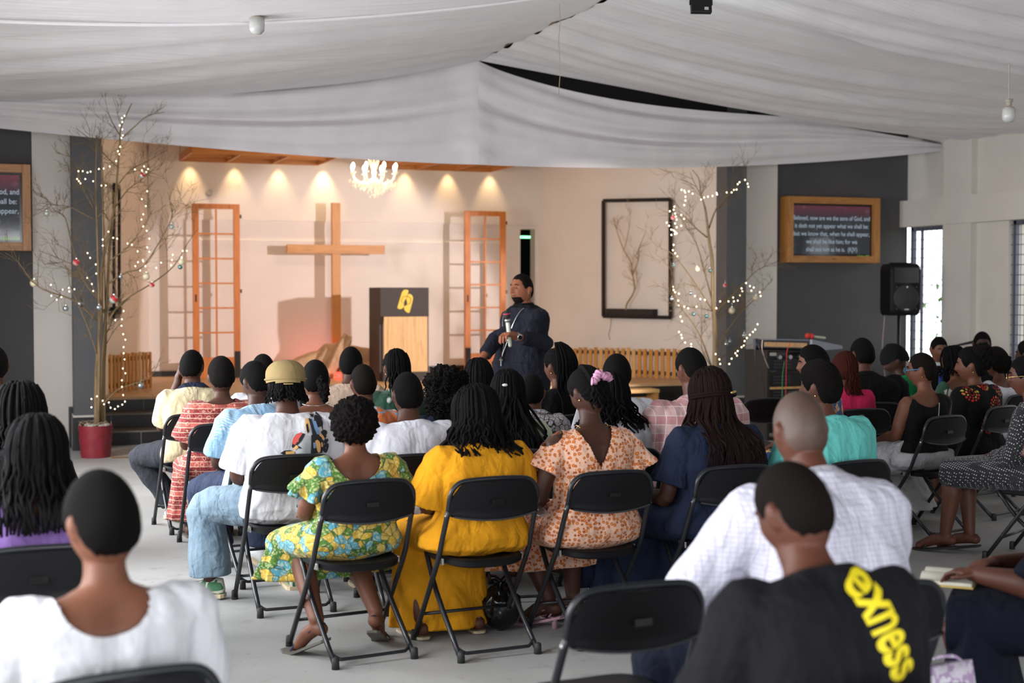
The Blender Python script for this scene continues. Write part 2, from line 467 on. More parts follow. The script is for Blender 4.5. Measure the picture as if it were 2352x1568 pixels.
for i, (y0, y1) in enumerate(wy):
    fr = MB()
    for a, b in ((y0, y0 + .05), (y1 - .05, y1)): fr.b2((XR + .06, a, wz0), (XR + .11, b, wz1))
    fr.b2((XR + .06, y0, wz0), (XR + .11, y1, wz0 + .05)); fr.b2((XR + .06, y0, wz1 - .05), (XR + .11, y1, wz1))
    fr.b2((XR + .07, y1 - .22, wz0), (XR + .10, y1 - .19, wz1))
    fo = struct(fr.build('window_%d' % (i + 1), 'window_frame'))
    MB().grid(lambda u, v, y0=y0, y1=y1: Vector((XR + .087, y0 + .05 + (y1 - y0 - .1) * u, wz0 + .05 + (wz1 - wz0 - .1) * v)), 1, 1).build('glass_pane', 'window_glass', fo)
    g = MB()
    n = 8
    for k in range(n): yy = y0 + .04 + (y1 - y0 - .08) * k / (n - 1); g.tube([(XR + .03, yy, wz0), (XR + .03, yy, wz1)], .0045, 5)
    for k in range(15): zz = wz0 + .05 + (wz1 - wz0 - .1) * k / 14; g.tube([(XR + .034, y0, zz), (XR + .034, y1, zz)], .0045, 5)
    g.build('security_grille', 'grille', fo)
# greenery outside, strongly lit
plain('leaf_green', '4f7a2c', 0.6, var=.4, vs=9)
plain('leaf_pale', 'a8c070', 0.6, var=.3, vs=9)
def shrub(x, y, rad, h, mat, lab):
    t = thing('shrub', lab, 'shrub', (x, y, -.05), 0, 'shrubs outside the right windows')
    m = MB(); rnd = random.Random(int(x * 97 + y * 31))
    for k in range(260):
        th = rnd.uniform(0, 2 * PI); u = rnd.random() ** .5; z = rnd.uniform(.15, 1)
        c = Vector((math.cos(th) * rad * u * math.sin(z * 2.6), math.sin(th) * rad * u * math.sin(z * 2.6), h * z))
        d = Vector((rnd.uniform(-1, 1), rnd.uniform(-1, 1), rnd.uniform(-.2, 1))).normalized(); x_, y_ = frame_from(d)
        L_ = rnd.uniform(.09, .17); W_ = L_ * .3
        v = [m.bm.verts.new(c + q) for q in (Vector((0, 0, 0)), d * L_ * .5 + x_ * W_, d * L_, d * L_ * .5 - x_ * W_)]
        m.bm.faces.new(v)
    m.build('foliage', mat, t)
    s = MB()
    for k in range(6): a = k * 1.05; s.tube([(0, 0, 0), (math.cos(a) * rad * .5, math.sin(a) * rad * .5, h * .8)], .015, 5)
    s.build('stem', 'bark', t)
shrub(15.6, 19.0, .9, 1.7, 'leaf_pale', 'pale leafy shrub outside the window beside the loudspeaker')
shrub(17.5, 22.5, 1.1, 2.2, 'leaf_green', 'tall green shrub far outside the window beside the loudspeaker')
shrub(15.0, 16.6, .8, 1.3, 'leaf_green', 'green shrub outside the window at the right edge')
# column of the neighbouring verandah beyond the second window
plain('brick_pale', 'b89878', .9)
struct(MB().b2((XR + .55, 13.7, 0), (XR + .8, 14.25, 3)).build('wall_outside', 'brick_pale'))

# ------------------------------------------------------------------ ceiling fabric
ZR, ZE = 4.22, 3.52
def roof(x):
    t = (x - CX) / ((XR - CX) if x > CX else (CX - XL)); return ZR - (ZR - ZE) * abs(t)
def drape(name, lab, x0, x1, y0, y1, sag, pl, seed, nx=70, ny=90, lift=0.0, curl=0.0, pinch=.5, flat=0.0, fq=1.0):
    rnd = random.Random(seed); sm01 = lambda a_, b_, q_: max(0, min(1, (q_ - a_) / (b_ - a_)))
    ph = [rnd.uniform(0, 6.28) for _ in range(8)]
    def f(u, v):
        x = x0 + (x1 - x0) * u; y = y0 + (y1 - y0) * v
        e = 4 * u * (1 - u)
        s = sag * e * (0.75 + .25 * math.cos(2 * PI * v + ph[0])) * (1 - flat * sm01(.72, 1, v))
        k = (y1 - y0)
        a = 2.3 * fq * y + .35 * math.sin(x * .5 + ph[1]) + .22 * (x - CX)
        w = (abs(math.sin(a * 1.9 + ph[2])) - .6) + .55 * abs(math.sin(a * 3.7 + ph[3] + .6 * math.sin(x * .7))) + .25 * math.sin(a * 8.3 + ph[4] + .3 * x)
        edge = curl * (max(0, 1 - v / .06) ** 2) * .5
        z = roof(x) - .03 - s + lift - pl * w * (pinch + (1 - pinch) * e) - edge
        yy = y + .05 * math.sin(3 * x + ph[5]) * (0 if v in (0, 1) else 1) * .3
        return Vector((x, yy, z))
    m = MB(); m.grid(f, nx, ny)
    o = m.build(name, 'ceiling_fabric', None, True)
    return tag(o, lab, 'draped fabric', 'white fabric drapes of the ceiling')
drape('ceiling_drape', 'draped white ceiling fabric over the left side, nearest panel along the top edge', XL, CX, 5.2, 9.55, .26, .012, 1, lift=-.13, ny=60)
hm = MB(); hq = []
for k in range(31):
    u = k / 30; x = XL + (CX - XL) * u; hq.append(Vector((x, 9.56, roof(x) - .03 - .26 * 4 * u * (1 - u) * (.75 + .25 * math.cos(random.Random(1).uniform(0, 6.28))) - .145)))
hm.tube(hq, .022, 8, flat=.6)
plain('hem_fabric', (.80, .78, .78), .8)
tag(hm.build('drape_hem', 'hem_fabric', None, True), 'rolled bright hem along the near white ceiling fabric at the upper left', 'fabric hem')
drape('ceiling_drape', 'draped white ceiling fabric over the left side, reaching from the white lamp towards the stage', XL, CX, 9.35, 14.95, .17, .055, 2, ny=130, fq=.55)
drape('ceiling_drape', 'pleated white ceiling fabric over the right side, hanging nearest above the right windows', CX, XR, 5.0, 10.4, .22, .065, 3, lift=-.05, ny=130, fq=.8)
drape('ceiling_drape', 'pleated white ceiling fabric, right side, from the black floodlight to the dark gap', CX, XR, 10.2, 14.9, .20, .065, 4, ny=130, flat=1.0, fq=.8)
# gable sheet hanging in front of the stage, from the ridge
def sheet(name, lab, side):
    rnd = random.Random(5 + side)
    def top(x):
        t = abs(x - CX) / (XR - CX)
        return (roof(x) - .05 - (.16 * math.sin(min(1, (t * 1.55) ** .8) * PI) if side > 0 else .06 * math.sin(t * PI)))
    def bot(x):
        t = abs(x - CX) / (XR - CX)
        return 3.03 + .36 * t ** 2.2 if side > 0 else 3.03 + .30 * t ** 1.6
    def f(u, v):
        x = CX + side * (XR - CX) * u
        z = top(x) + (bot(x) - top(x)) * v
        # swags: folds run from the ridge apex out and down to the sides
        q = (v * 1.05 - .75 * u * (1 - u) * 1.6 + .12 * u)
        w = math.sin(q * 13 + .6 * math.sin(u * 5)) * .5 + math.sin(q * 27 + 1.3 + u * 2) * .3 + abs(math.sin(q * 7 + 2 * u)) * .6
        env = .25 + .9 * math.exp(-((u - .32) / .35) ** 2) + .35 * math.exp(-((u - .95) / .12) ** 2) * v
        y = 15.0 - .055 * w * env * (0.35 + .9 * math.sin(PI * min(1, v * 1.1))) + .10 * (v - .5) * math.sin(u * 3)
        return Vector((x, y - (.04 * math.exp(-(u / .03) ** 2)), z))
    m = MB(); m.grid(f, 140, 90)
    o = m.build(name, 'ceiling_fabric', None, True)
    return tag(o, lab, 'draped fabric', 'white fabric drapes of the ceiling')
sheet('gable_drape', 'white fabric sheet hanging before the stage, the half left of the ridge', -1)
sheet('gable_drape', 'white fabric sheet hanging before the stage, the half right of the ridge', 1)
# ridge beam and pipe
rb = MB(); rb.tube([(CX, 6, ZR - .0), (CX, 14.98, ZR + .0)], .035, 8)
tag(rb.build('ridge_beam', 'wood_beam', None, True), 'thin wooden ridge pole running under the peak of the white ceiling', 'beam')
a = atY(1040, 130, 14.85); b = atY(1222, 137, 14.85)
tag(MB().tube([a - Vector((.5, 0, .03)), a, b], .03, 8).build('ceiling_pipe', 'pipe_white', None, True), 'pale pipe crossing the ridge where the ceiling fabrics meet', 'pipe')
w_ = [atY(1285, 8 + i * 42, 11.5) + Vector((.008 * math.sin(i * 2.2), 0, 0)) for i in range(6)]
tag(MB().tube(w_, .003, 5).build('hanging_wire', 'twine'), 'thin wire dangling from the ceiling fabric right of the ridge', 'wire')
# light bulbs and floodlight under the fabric
def cfl(p, lab, big):
    t = thing('ceiling_lamp', lab, 'lamp', p, 0)
    plain('lamp_glass' + str(big), 'd8d8d4', .25, trans=.3)
    MB().lathe([(.0, -.105), (.03, -.102), (.048, -.08), (.05, -.05), (.05, .0)]).build('diffuser', 'lamp_glass' + str(big), t, True)
    MB().lathe([(.05, .0), (.035, .015), (.022, .02), (.022, .05), (.03, .055), (.03, .075)]).build('lamp_socket', 'pipe_white', t, True)
    MB().tube([(0, 0, .07), (0, 0, .35)], .006, 6).build('flex_cord', 'pipe_white', t)
cfl(atD(590, 42, 9.3), 'white glass lamp hanging under the left ceiling fabric near the top edge', 0)
cfl(atD(2317, 250, 11.0), 'white bulb lamp hanging under the ceiling fabric at the right edge', 1)
fp = atD(1610, 12, 10.2)
t = thing('floodlight', 'black rectangular floodlight hanging from the ceiling at the top edge', 'floodlight', fp, R(-14))
MB().box((0, 0, -.01), (.15, .045, .10), rot=Euler((R(-12), 0, 0)).to_matrix(), bev=.006).build('housing', 'black_metal', t)
MB().box((0, .03, .01), (.12, .01, .075), rot=Euler((R(-12), 0, 0)).to_matrix()).build('lens', emis('flood_lens', (.8, 1, .95), 6), t)
MB().tube([(-.08, 0, .0), (-.08, 0, .11), (.08, 0, .11), (.08, 0, 0)], .006, 6).build('bracket', 'black_metal', t)
MB().box((.03, -.035, -.03), (.03, .02, .02)).build('gland', 'silver', t)
MB().tube([(0, 0, .11), (0, 0, .5)], .005, 6).build('hanger_rod', 'black_metal', t)
spot('floodlight_beam', fp + Vector((0, .05, .03)), fp + Vector((.1, .6, 1.0)), 45, (.75, 1, .95), 150, .8, .03)
# ================================================================== stage furniture and fittings
def pt(px, py, y): return atY(px, py, y)
def glazed_door(x0px, x1px, ytop, y, lab):
    a = pt(x0px, ytop, y); b = pt(x1px, ytop, y); W = (b.x - a.x); H = a.z - ST
    t = thing('glazed_door', lab, 'door leaf', ((a.x + b.x) / 2, y, ST), 0, 'old glazed door leaves on the stage')
    f = MB(); hw = W / 2; s = .085
    for sx in (-1, 1): f.box((sx * (hw - s / 2), 0, H / 2), (s, .045, H), bev=.003)
    f.box((0, 0, H - s * .4), (W - 2 * s, .045, s * .8)); f.box((0, 0, .14), (W - 2 * s, .045, .28))
    f.build('door_frame', 'wood_orange', t)
    g = MB(); n = 6
    g.box((0, 0, (H + .2) / 2), (.022, .03, H - .28 - .07))
    for k in range(1, n): z = .28 + (H - .28 - .07) * k / n; g.box((0, 0, z), (W - 2 * s, .028, .022))
    g.build('glazing_bars', 'wood_orange', t)
    for sx in (-1, 1): MB().box((sx * (hw - s / 2), -.03, .18), (.075, .02, .36)).build('dark_bracket', 'black_matt', t)
    for z in (H * .93, H * .5, H * .04): MB().box((hw + .012, 0, z), (.025, .02, .05)).build('hinge', 'black_metal', t)
    h = MB(); h.box((-hw + .04, -.024, H * .46), (.02, .005, .10)); h.build('lock_plate', 'black_metal', t)
    return t
glazed_door(441, 550, 467, 19.4, 'orange wooden door leaf with twelve openings standing left of the cross')
glazed_door(1067, 1161, 484, 19.4, 'orange wooden door leaf with twelve openings standing right of the lectern')
# the cross
c0 = pt(771, 466, 19.62); cw = pt(781.5, 500, 19.62).x - pt(762, 500, 19.62).x
t = thing('wooden_cross', 'tall plain wooden cross standing among stones on the stage', 'cross', (c0.x, 19.62, ST))
H = c0.z - ST
MB().box((0, 0, H / 2), (cw, .07, H), bev=.003).build('upright', 'wood_cross', t)
za = pt(771, 572.5, 19.62).z - ST; xa = pt(658, 572, 19.62).x - c0.x; xb = pt(882, 572, 19.62).x - c0.x
MB().box(((xa + xb) / 2, -.012, za), (xb - xa, .075, cw), bev=.003).build('crossbar', 'wood_cross_x', t)
MB().box((0, .05, .35), (cw * .9, .03, .7)).build('lower_brace', 'wood_orange', t)
# stones
def stone(px, py, y, sz, rot, lab, nm='stone'):
    p = pt(px, py, y); m = MB(); bm = m.bm
    r = bmesh.ops.create_icosphere(bm, subdivisions=3, radius=.5)
    rnd = random.Random(px)
    off = Vector((rnd.uniform(0, 9),) * 3)
    for v in bm.verts:
        d = v.co.normalized(); e = Vector([math.copysign(abs(c) ** .45, c) for c in d]) * .42
        e *= 1 + .22 * noise.noise(e * 2.2 + off) + .06 * noise.noise(e * 7 + off)
        v.co = Vector((e.x * sz[0], e.y * sz[1], e.z * sz[2]))
    rm = Euler([R(a) for a in rot]).to_matrix()
    for v in bm.verts: v.co = rm @ v.co
    o = m.build(nm, 'stone', None, False, 40); o.location = p
    lo = min((v.co.z for v in o.data.vertices)); 
    return tag(o, lab, 'stone', 'tan stones heaped round the foot of the cross')
stone(702, 832, 19.1, (.62, .35, .22), (0, -20, 10), 'long tan stone lying leftmost in the heap by the cross')
stone(738, 832, 19.0, (.55, .3, .2), (0, -58, 0), 'tan stone leaning on the heap left of the cross foot')
stone(752, 812, 19.25, (.40, .28, .22), (0, -35, 30), 'small tan stone on top of the heap left of the cross')
stone(773, 822, 18.8, (.82, .34, .17), (0, -62, -8), 'largest tan slab standing tilted before the cross foot')
stone(722, 862, 18.9, (.7, .4, .22), (0, 5, 0), 'flat tan stone under the leaning stones')
stone(800, 855, 18.9, (.42, .36, .26), (0, 0, 15), 'low tan block right of the tilted slab')
stone(828, 818, 19.3, (.4, .3, .3), (0, 12, 0), 'tan stone tucked beside the lectern')
stone(845, 852, 19.1, (.5, .3, .3), (0, -8, 20), 'tan stone half hidden behind the lectern')
p = pt(777, 840, 18.55); p.z = ST + .05
tag(MB().lathe([(.0, -.05), (.045, -.045), (.05, 0), (.03, .04), (0, .05)]).build('red_lamp', 'red_glow', None, True), 'small glowing red lamp among the stones by the cross', 'lamp').location = p
l = bpy.data.lights.new('red_uplight', 'POINT'); l.energy = 3.5; l.color = (1, .25, .3); l.shadow_soft_size = .05
lo = bpy.data.objects.new('red_uplight', l); COL.objects.link(lo); lo.location = pt(735, 815, 19.5)
# lectern
pa = pt(873, 660, 17.9); pb = pt(985, 660, 17.9); W = pb.x - pa.x; zt = pa.z - ST; dp = .58
t = thing('lectern', 'wooden lectern with black top, black side and a yellow emblem', 'lectern', ((pa.x + pb.x) / 2, 17.9, ST))
zm = pt(920, 727, 17.9).z - ST
hw = W / 2
MB().b2((-hw, 0, zm), (hw, dp, zt), bev=.006).build('top_box', 'podium_black', t)
m = MB(); m.prism([(0, 0), (dp, 0), (dp, zm), (.0, zm), (.05, zm - .1), (.05, 0)], (-hw, 0, 0), (0, 1, 0), (0, 0, 1), .05)
m.build('side_panel', 'podium_black', t)
m = MB(); m.b2((-hw + .05, .0, .12), (hw - .02, .04, zm)); m.build('front_panel', 'wood_pale', t)
MB().b2((hw - .03, .02, 0), (hw - .0, dp, zm)).build('side_panel', 'podium_black', t)
MB().b2((-hw + .03, -.03, 0), (hw, dp, .12)).build('plinth', 'podium_black', t)
# emblem: two slanted rounded leaves with a dark flame between
def emb(pts): return [((x - 790) / 1568 * .1 * 5.6 * .1 * 10, (y - 810) / 1568 * .1 * 5.6 * .1 * 10) for x, y in pts]
sc = (pt(1010, 700, 17.9).x - pt(880, 700, 17.9).x) / 2038
eo = pt(880 + 790 / 15.68, 640 + 810 / 15.68, 17.9) - Vector(t.location)
def leaf(pts, nm):
    q = smooth_path([Vector(((x - 790) * sc, 0, -(y - 810) * sc)) for x, y in pts + [pts[0]]], 4)[:-1]
    m = MB(); m.loft([[Vector((p.x + eo.x, yy, p.z + eo.z)) for p in q] for yy in (-.006, .003)]); m.build(nm, 'logo_yellow', t)
leaf([(680, 490), (740, 425), (840, 408), (905, 440), (890, 540), (850, 650), (822, 720), (765, 800), (742, 900), (752, 970), (700, 1050), (620, 1080), (540, 1062), (515, 1010), (560, 870), (620, 670)], 'emblem_leaf')
leaf([(900, 575), (960, 555), (1040, 610), (1070, 690), (1050, 830), (1000, 1010), (950, 1180), (900, 1210), (820, 1170), (760, 1090), (755, 1010), (790, 965), (850, 945), (860, 850), (835, 740), (870, 650)], 'emblem_leaf')
m = MB(); cpts = [Vector((math.cos(a) * 170 * sc * 1.0 + eo.x + 35 * sc, -.009, math.sin(a) * 150 * sc + eo.z + 30 * sc)) for a in [R(-70 + 320 * i / 30 * .9) for i in range(31)]]
plain('emblem_line', '8a7420', .6)
m.tube(cpts, .0035, 5); m.build('emblem_ring', 'emblem_line', t)
# slatted wooden screens
def slat_screen(A, B, z0, zA, zB, n, lab, tilt=.05):
    A = Vector(A); B = Vector(B); d = (B - A); u = d.normalized(); nn = Vector((-u.y, u.x, 0)) * -1
    t = thing('slatted_screen', lab, 'wooden screen', A, 0, 'slatted wood screens at the sides of the stage')
    Lg = d.length; rnd = random.Random(n)
    for k in range(n):
        s = Lg * (k + .5) / n; h = zA + (zB - zA) * k / n; jz = rnd.uniform(-.012, .012); w = Lg / n * .60
        rot = Matrix.Rotation(math.atan2(u.y, u.x), 3, 'Z') @ Matrix.Rotation(R(rnd.uniform(-1.5, 1.5)), 3, 'Y')
        MB().box(u * s + nn * (.02 + rnd.uniform(-.002, .002)) + Vector((0, 0, z0 + (h - z0) / 2 + jz)), (w, .015, h - z0), rot=rot, bev=.002).build('slat', ['wood_slat', 'wood_pale', 'wood_slat', 'wood_cross'][rnd.randrange(4)], t)
    for fz in (.17, .84):
        MB().bar(Vector((0, 0, z0 + (zA - z0) * fz)), u * Lg + Vector((0, 0, z0 + (zB - z0) * fz)), .03, .05).build('rail', 'black_matt', t)
    return t
def onR(px, py, off=.06): return on_splay(px, py, SRa, SRb, off)
def onL(px, py, off=.06): return on_splay(px, py, SLa, SLb, off)
a = onR(1272, 797, .5); b = onR(1572, 802, .5)
slat_screen((a.x, a.y, 0), (b.x, b.y, 0), ST + .03, a.z, b.z, 24, 'slatted wooden screen along the right stage wall under the black picture frame')
a = atY(238, 815, 16.75); b = atY(345, 806, 17.6)
slat_screen((a.x, a.y, 0), (b.x, b.y, 0), ST + .01, a.z, b.z, 13, 'slatted wooden screen at the left of the stage behind the potted tree')
# wooden step bench in front of the stage
a = atY(1440, 893, 16.0); b = atY(1503, 895, 16.0)
t = thing('step_bench', 'low wooden step bench at the right of the stage front', 'bench', ((a.x + b.x) / 2, 16.0, 0))
w2 = (b.x - a.x) / 2
MB().b2((-w2 - .3, -.15, a.z - .045), (w2, .15, a.z), bev=.004).build('bench_top', 'wood_pale', t)
for sx in (-w2 - .25, w2 - .05): MB().b2((sx, -.12, 0), (sx + .05, .12, a.z - .045)).build('leg', 'wood_slat', t)
MB().b2((-w2 - .25, -.1, a.z - .17), (w2, -.08, a.z - .10)).build('apron', 'wood_slat', t)
# black picture frames with a dry branch
def art(px0, px1, pt0, pt1, pb0, pb1, on, side, lab, branch=True):
    P = [on(px0, pt0), on(px1, pt1), on(px1, pb1), on(px0, pb0)]
    t = thing('wall_frame', lab, 'picture frame', (0, 0, 0), 0, 'black frames on the stage side walls')
    n = (P[1] - P[0]).cross(P[3] - P[0]).normalized() * .05
    names = ['frame_rail', 'frame_stile', 'frame_rail', 'frame_stile']
    for k in range(4): MB().bar(P[k], P[(k + 1) % 4], .05, .03, n.normalized()).build(names[k], 'black_metal', t)
    u = (P[2] - P[3])
    s0 = P[3] + u * .07 + Vector((0, 0, .065)); s1 = P[3] + u * .78 + Vector((0, 0, .065))
    MB().bar(s0, s1, .09, .085, n.normalized()).build('planter_ledge', 'black_matt', t)
    return P
P = art(1386, 1540, 461, 458, 726, 729, onR, 1, 'black rectangular frame with ledge on the right stage wall behind the lectern speaker')
Q = art(262, 274, 425, 430, 727, 725, onL, 1, 'narrow black frame with ledge on the left stage wall behind the tree')
def twig(bm_, p, d, ln, r, depth, rnd, up=.3, spread=.7, kids=3, seg=5, jit=.18, minr=.0018):
    pts = [Vector(p)]; dd = d.normalized(); rs = [r]
    for k in range(seg):
        dd = (dd + Vector((rnd.gauss(0, jit), rnd.gauss(0, jit) * .8, rnd.gauss(0, jit) + up * .12))).normalized()
        pts.append(pts[-1] + dd * ln / seg); rs.append(max(minr * .6, r * (1 - .75 * (k + 1) / seg)))
    bm_.tube(pts, rs, 5 if r > .005 else 4)
    if depth > 0:
        for k in range(kids):
            i = rnd.randint(1, seg); a = rnd.uniform(0, 2 * PI); x, y = frame_from(dd)
            nd = (dd * rnd.uniform(.55, 1) + (x * math.cos(a) + y * math.sin(a)) * spread * rnd.uniform(.6, 1.3) + Vector((0, 0, up * .5))).normalized()
            twig(bm_, pts[i], nd, ln * rnd.uniform(.45, .75), max(minr, rs[i] * .75), depth - 1, rnd, up, spread, kids, seg, jit, minr)
def limb_px(bm_, pxs, y0, r0, r1, rnd, twigs=0, tl=.35, depthv=.25, on=None, ydrift=None):
    """one branch: traced heights and sideways reach, with its own depth"""
    n = len(pxs); dy = rnd.uniform(-depthv, depthv) if ydrift is None else ydrift; pts = []
    for i, (x, y) in enumerate(pxs):
        pts.append(on(x, y) if on else atY(x, y, y0 + dy * (i / max(1, n - 1)) + rnd.uniform(-.01, .01)))
    pts = smooth_path(pts, 3); m = len(pts)
    rs = [r0 + (r1 - r0) * i / (m - 1) for i in range(m)]
    bm_.tube(pts, rs, 7)
    for k in range(twigs):
        i = rnd.randint(int(m * .2), m - 2); d = (pts[i + 1] - pts[i]).normalized(); x, y = frame_from(d); a = rnd.uniform(0, 2 * PI)
        nd = d * .7 + (x * math.cos(a) + y * math.sin(a)) * .8 + Vector((0, 0, .2))
        twig(bm_, pts[i], nd, tl * rnd.uniform(.5, 1.2), max(.003, rs[i] * .55), 2, rnd, .3, .65, 3, 5, .16)
rnd = random.Random(12)
tb = MB(); oo = lambda x, y: onR(x, y, .10)
limb_px(tb, [(1438, 712), (1440, 697), (1457, 668), (1454, 634), (1449, 602), (1433, 575), (1422, 545), (1414, 520), (1410, 498)], 0, .014, .004, rnd, 7, .28, on=oo)
limb_px(tb, [(1453, 632), (1466, 598), (1468, 570), (1478, 545), (1484, 530)], 0, .008, .003, rnd, 4, .2, on=oo)
limb_px(tb, [(1433, 575), (1441, 545), (1447, 510), (1449, 480)], 0, .006, .002, rnd, 3, .2, on=oo)
o = tb.build('dry_branch', 'bark_pale', None, True); tag(o, 'dry forked branch standing on the ledge of the black frame right of the lectern', 'branch')
# small socket and wire under the frame, round socket high on the back wall
a = onR(1400, 775, .02)
tag(MB().tube(smooth_path([onR(1404, 728, .02), onR(1402, 750, .02), onR(1398, 768, .02), onR(1401, 780, .02)]), .004, 5).build('loose_cable', 'twine'), 'thin cord hanging below the black frame on the right stage wall', 'cord')
tag(MB().lathe([(0, 0), (.05, 0), (.05, .02), (.035, .03), (0, .03)], rot=Euler((R(90), 0, 0)).to_matrix()).build('wall_socket_plate', 'lamp_glass0', None, True), 'small round white fitting high on the back wall above the left door leaf', 'fitting').location = pt(480, 443, YB - .036)
# hanging wooden lattices
def lattice(x0, x1, y0, y1, z, n, lab):
    t = thing('ceiling_lattice', lab, 'wooden lattice', ((x0 + x1) / 2, (y0 + y1) / 2, z), 0, 'wooden lattices hung over the stage')
    hx, hy = (x1 - x0) / 2, (y1 - y0) / 2
    for s in (-1, 1):
        MB().b2((-hx, s * hy - .015, -.05), (hx, s * hy + .015, .05)).build('long_board', 'wood_lattice', t)
    MB().b2((-hx, -.012, -.03), (hx, .012, .05)).build('long_board', 'wood_lattice', t)
    for k in range(n + 1):
        x = -hx + 2 * hx * k / n
        MB().b2((x - .014, -hy, -.045), (x + .014, hy, .048)).build('cross_board', 'wood_lattice', t)
    for sx in (-1, 1):
        for sy in (-1, 1): MB().tube([(sx * hx, sy * hy, .05), (sx * hx, sy * hy, .17)], .004, 5).build('hanging_wire', 'black_metal', t)
lattice(2.38, 4.27, 18.4, 19.62, 3.43, 3, 'wooden lattice hung over the left of the stage')
lattice(5.15, 6.82, 18.4, 19.62, 3.41, 3, 'wooden lattice hung over the right of the stage beyond the chandelier')
# downlights grazing the back wall
for i, px in enumerate((439, 542, 643, 746, 935, 1034, 1131)):
    p = pt(px, 380, YB - .16); p.z = 3.52
    t = thing('ceiling_downlight', 'small downlight over the back wall, %s' % ('leftmost of the row', 'second of the row from the left', 'third of the row from the left', 'brightest of the row, left of the chandelier', 'first right of the chandelier', 'second right of the chandelier', 'rightmost of the row')[i], 'downlight', p, 0, 'downlights over the back wall')
    MB().lathe([(.045, .1), (.045, .0), (.04, -.004), (.036, 0), (.036, .02)]).build('housing', 'wall_white', t, True)
    MB().lathe([(.0, .012), (.034, .012), (.034, .016), (0, .016)]).build('lens', 'bulb_warm', t)
    spot('downlight_beam', p + Vector((0, 0, -.02)), p + Vector((0, .12, -1)), 20 if i != 3 else 36, (1, .66, .32), 62, .9, .02)
# chandelier
cc = pt(859, 398, 17.0)
t = thing('chandelier', 'lit crystal chandelier with candle bulbs hanging over the stage', 'chandelier', cc)
m = MB(); m.tube([(0, 0, -.1), (0, 0, 3.62 - cc.z)], .008, 6); m.lathe([(.0, -.16), (.03, -.14), (.045, -.1), (.02, -.05), (.03, 0), (.015, .06), (.03, .1), (.012, .14)])
m.build('stem', 'crystal', t, True)
rnd = random.Random(4)
for k in range(8):
    a = 2 * PI * k / 8 + .2; d = Vector((math.cos(a), math.sin(a), 0)); r_ = .28
    MB().tube(smooth_path([d * .02 + Vector((0, 0, -.06)), d * .12 + Vector((0, 0, -.13)), d * .24 + Vector((0, 0, -.09)), d * r_ + Vector((0, 0, -.01))]), .007, 6).build('arm', 'crystal', t, True)
    MB().lathe([(.0, -.012), (.03, 0), (.036, .008), (.01, .01), (.01, .03)], c=d * r_).build('candle_cup', 'crystal', t, True)
    MB().lathe([(.011, .03), (.011, .05), (.02, .065), (.021, .09), (.014, .11), (.002, .122)], c=d * r_, n=12).build('bulb', 'bulb_white', t, True)
m = MB()
for k in range(230):
    a = rnd.uniform(0, 2 * PI); r_ = rnd.uniform(.02, .3); z = -.08 - .09 * (1 - r_ / .3) * rnd.random() * 2 - rnd.uniform(0, .07)
    c = Vector((math.cos(a) * r_, math.sin(a) * r_, z)); s = rnd.uniform(.005, .010)
    m.ell(c, (s, s, s * 1.7), 5, 4)
for k in range(10):
    for j in range(9):
        a = 2 * PI * k / 10; r_ = .015 + .06 * (1 - j / 9); m.ell((math.cos(a) * r_, math.sin(a) * r_, .13 - j * .02 + .06), (.006, .006, .009), 5, 4)
m.build('crystal_drops', 'crystal', t)['kind'] = 'stuff'
l = bpy.data.lights.new('chandelier_glow', 'POINT'); l.energy = 55; l.color = (1, .74, .42); l.shadow_soft_size = .2
lo = bpy.data.objects.new('chandelier_glow', l); COL.objects.link(lo); lo.location = cc + Vector((0, 0, .02))
# ------------------------------------------------------------------ framed screens with the verse
def screen_mat():
    m, nt, b = newmat('screen_face')
    co = coords(nt, (1, 1, 1)); sp = nt.nodes.new('ShaderNodeSeparateXYZ'); L(nt, co, sp.inputs[0])
    t = N(nt, 'ShaderNodeTexNoise', Scale=9.0, Detail=7.0, Roughness=.7); L(nt, co, t.inputs[0])
    g = ramp(nt, mth(nt, 'ADD', mth(nt, 'MULTIPLY', sp.outputs[2], 1.3), mth(nt, 'MULTIPLY', t.outputs[0], .25)), [(0.30, (.018, .02, .024)), (0.62, (.11, .012, .03))])
    s = ramp(nt, t.outputs[0], [(.55, 0.0), (.75, 1.0)])
    e = mixc(nt, mth(nt, 'MULTIPLY', s, .22), g, (.15, .17, .18))
    b.inputs['Base Color'].default_value = (.01, .01, .012, 1)
    L(nt, e, b.inputs['Emission Color']); S(b, es=1.0, rough=.07)
screen_mat()
emis('screen_text', (.50, .60, .72), .5, (.02, .02, .02)); emis('screen_green', (.35, .75, .12), .6, (.02, .02, .02))
VERSE = ['Beloved, now are we the sons of God, and', 'it doth not yet appear what we shall be:', 'but we know that, when he shall appear,', 'we shall be like him; for we', 'shall see him as he is.  (KJV)']
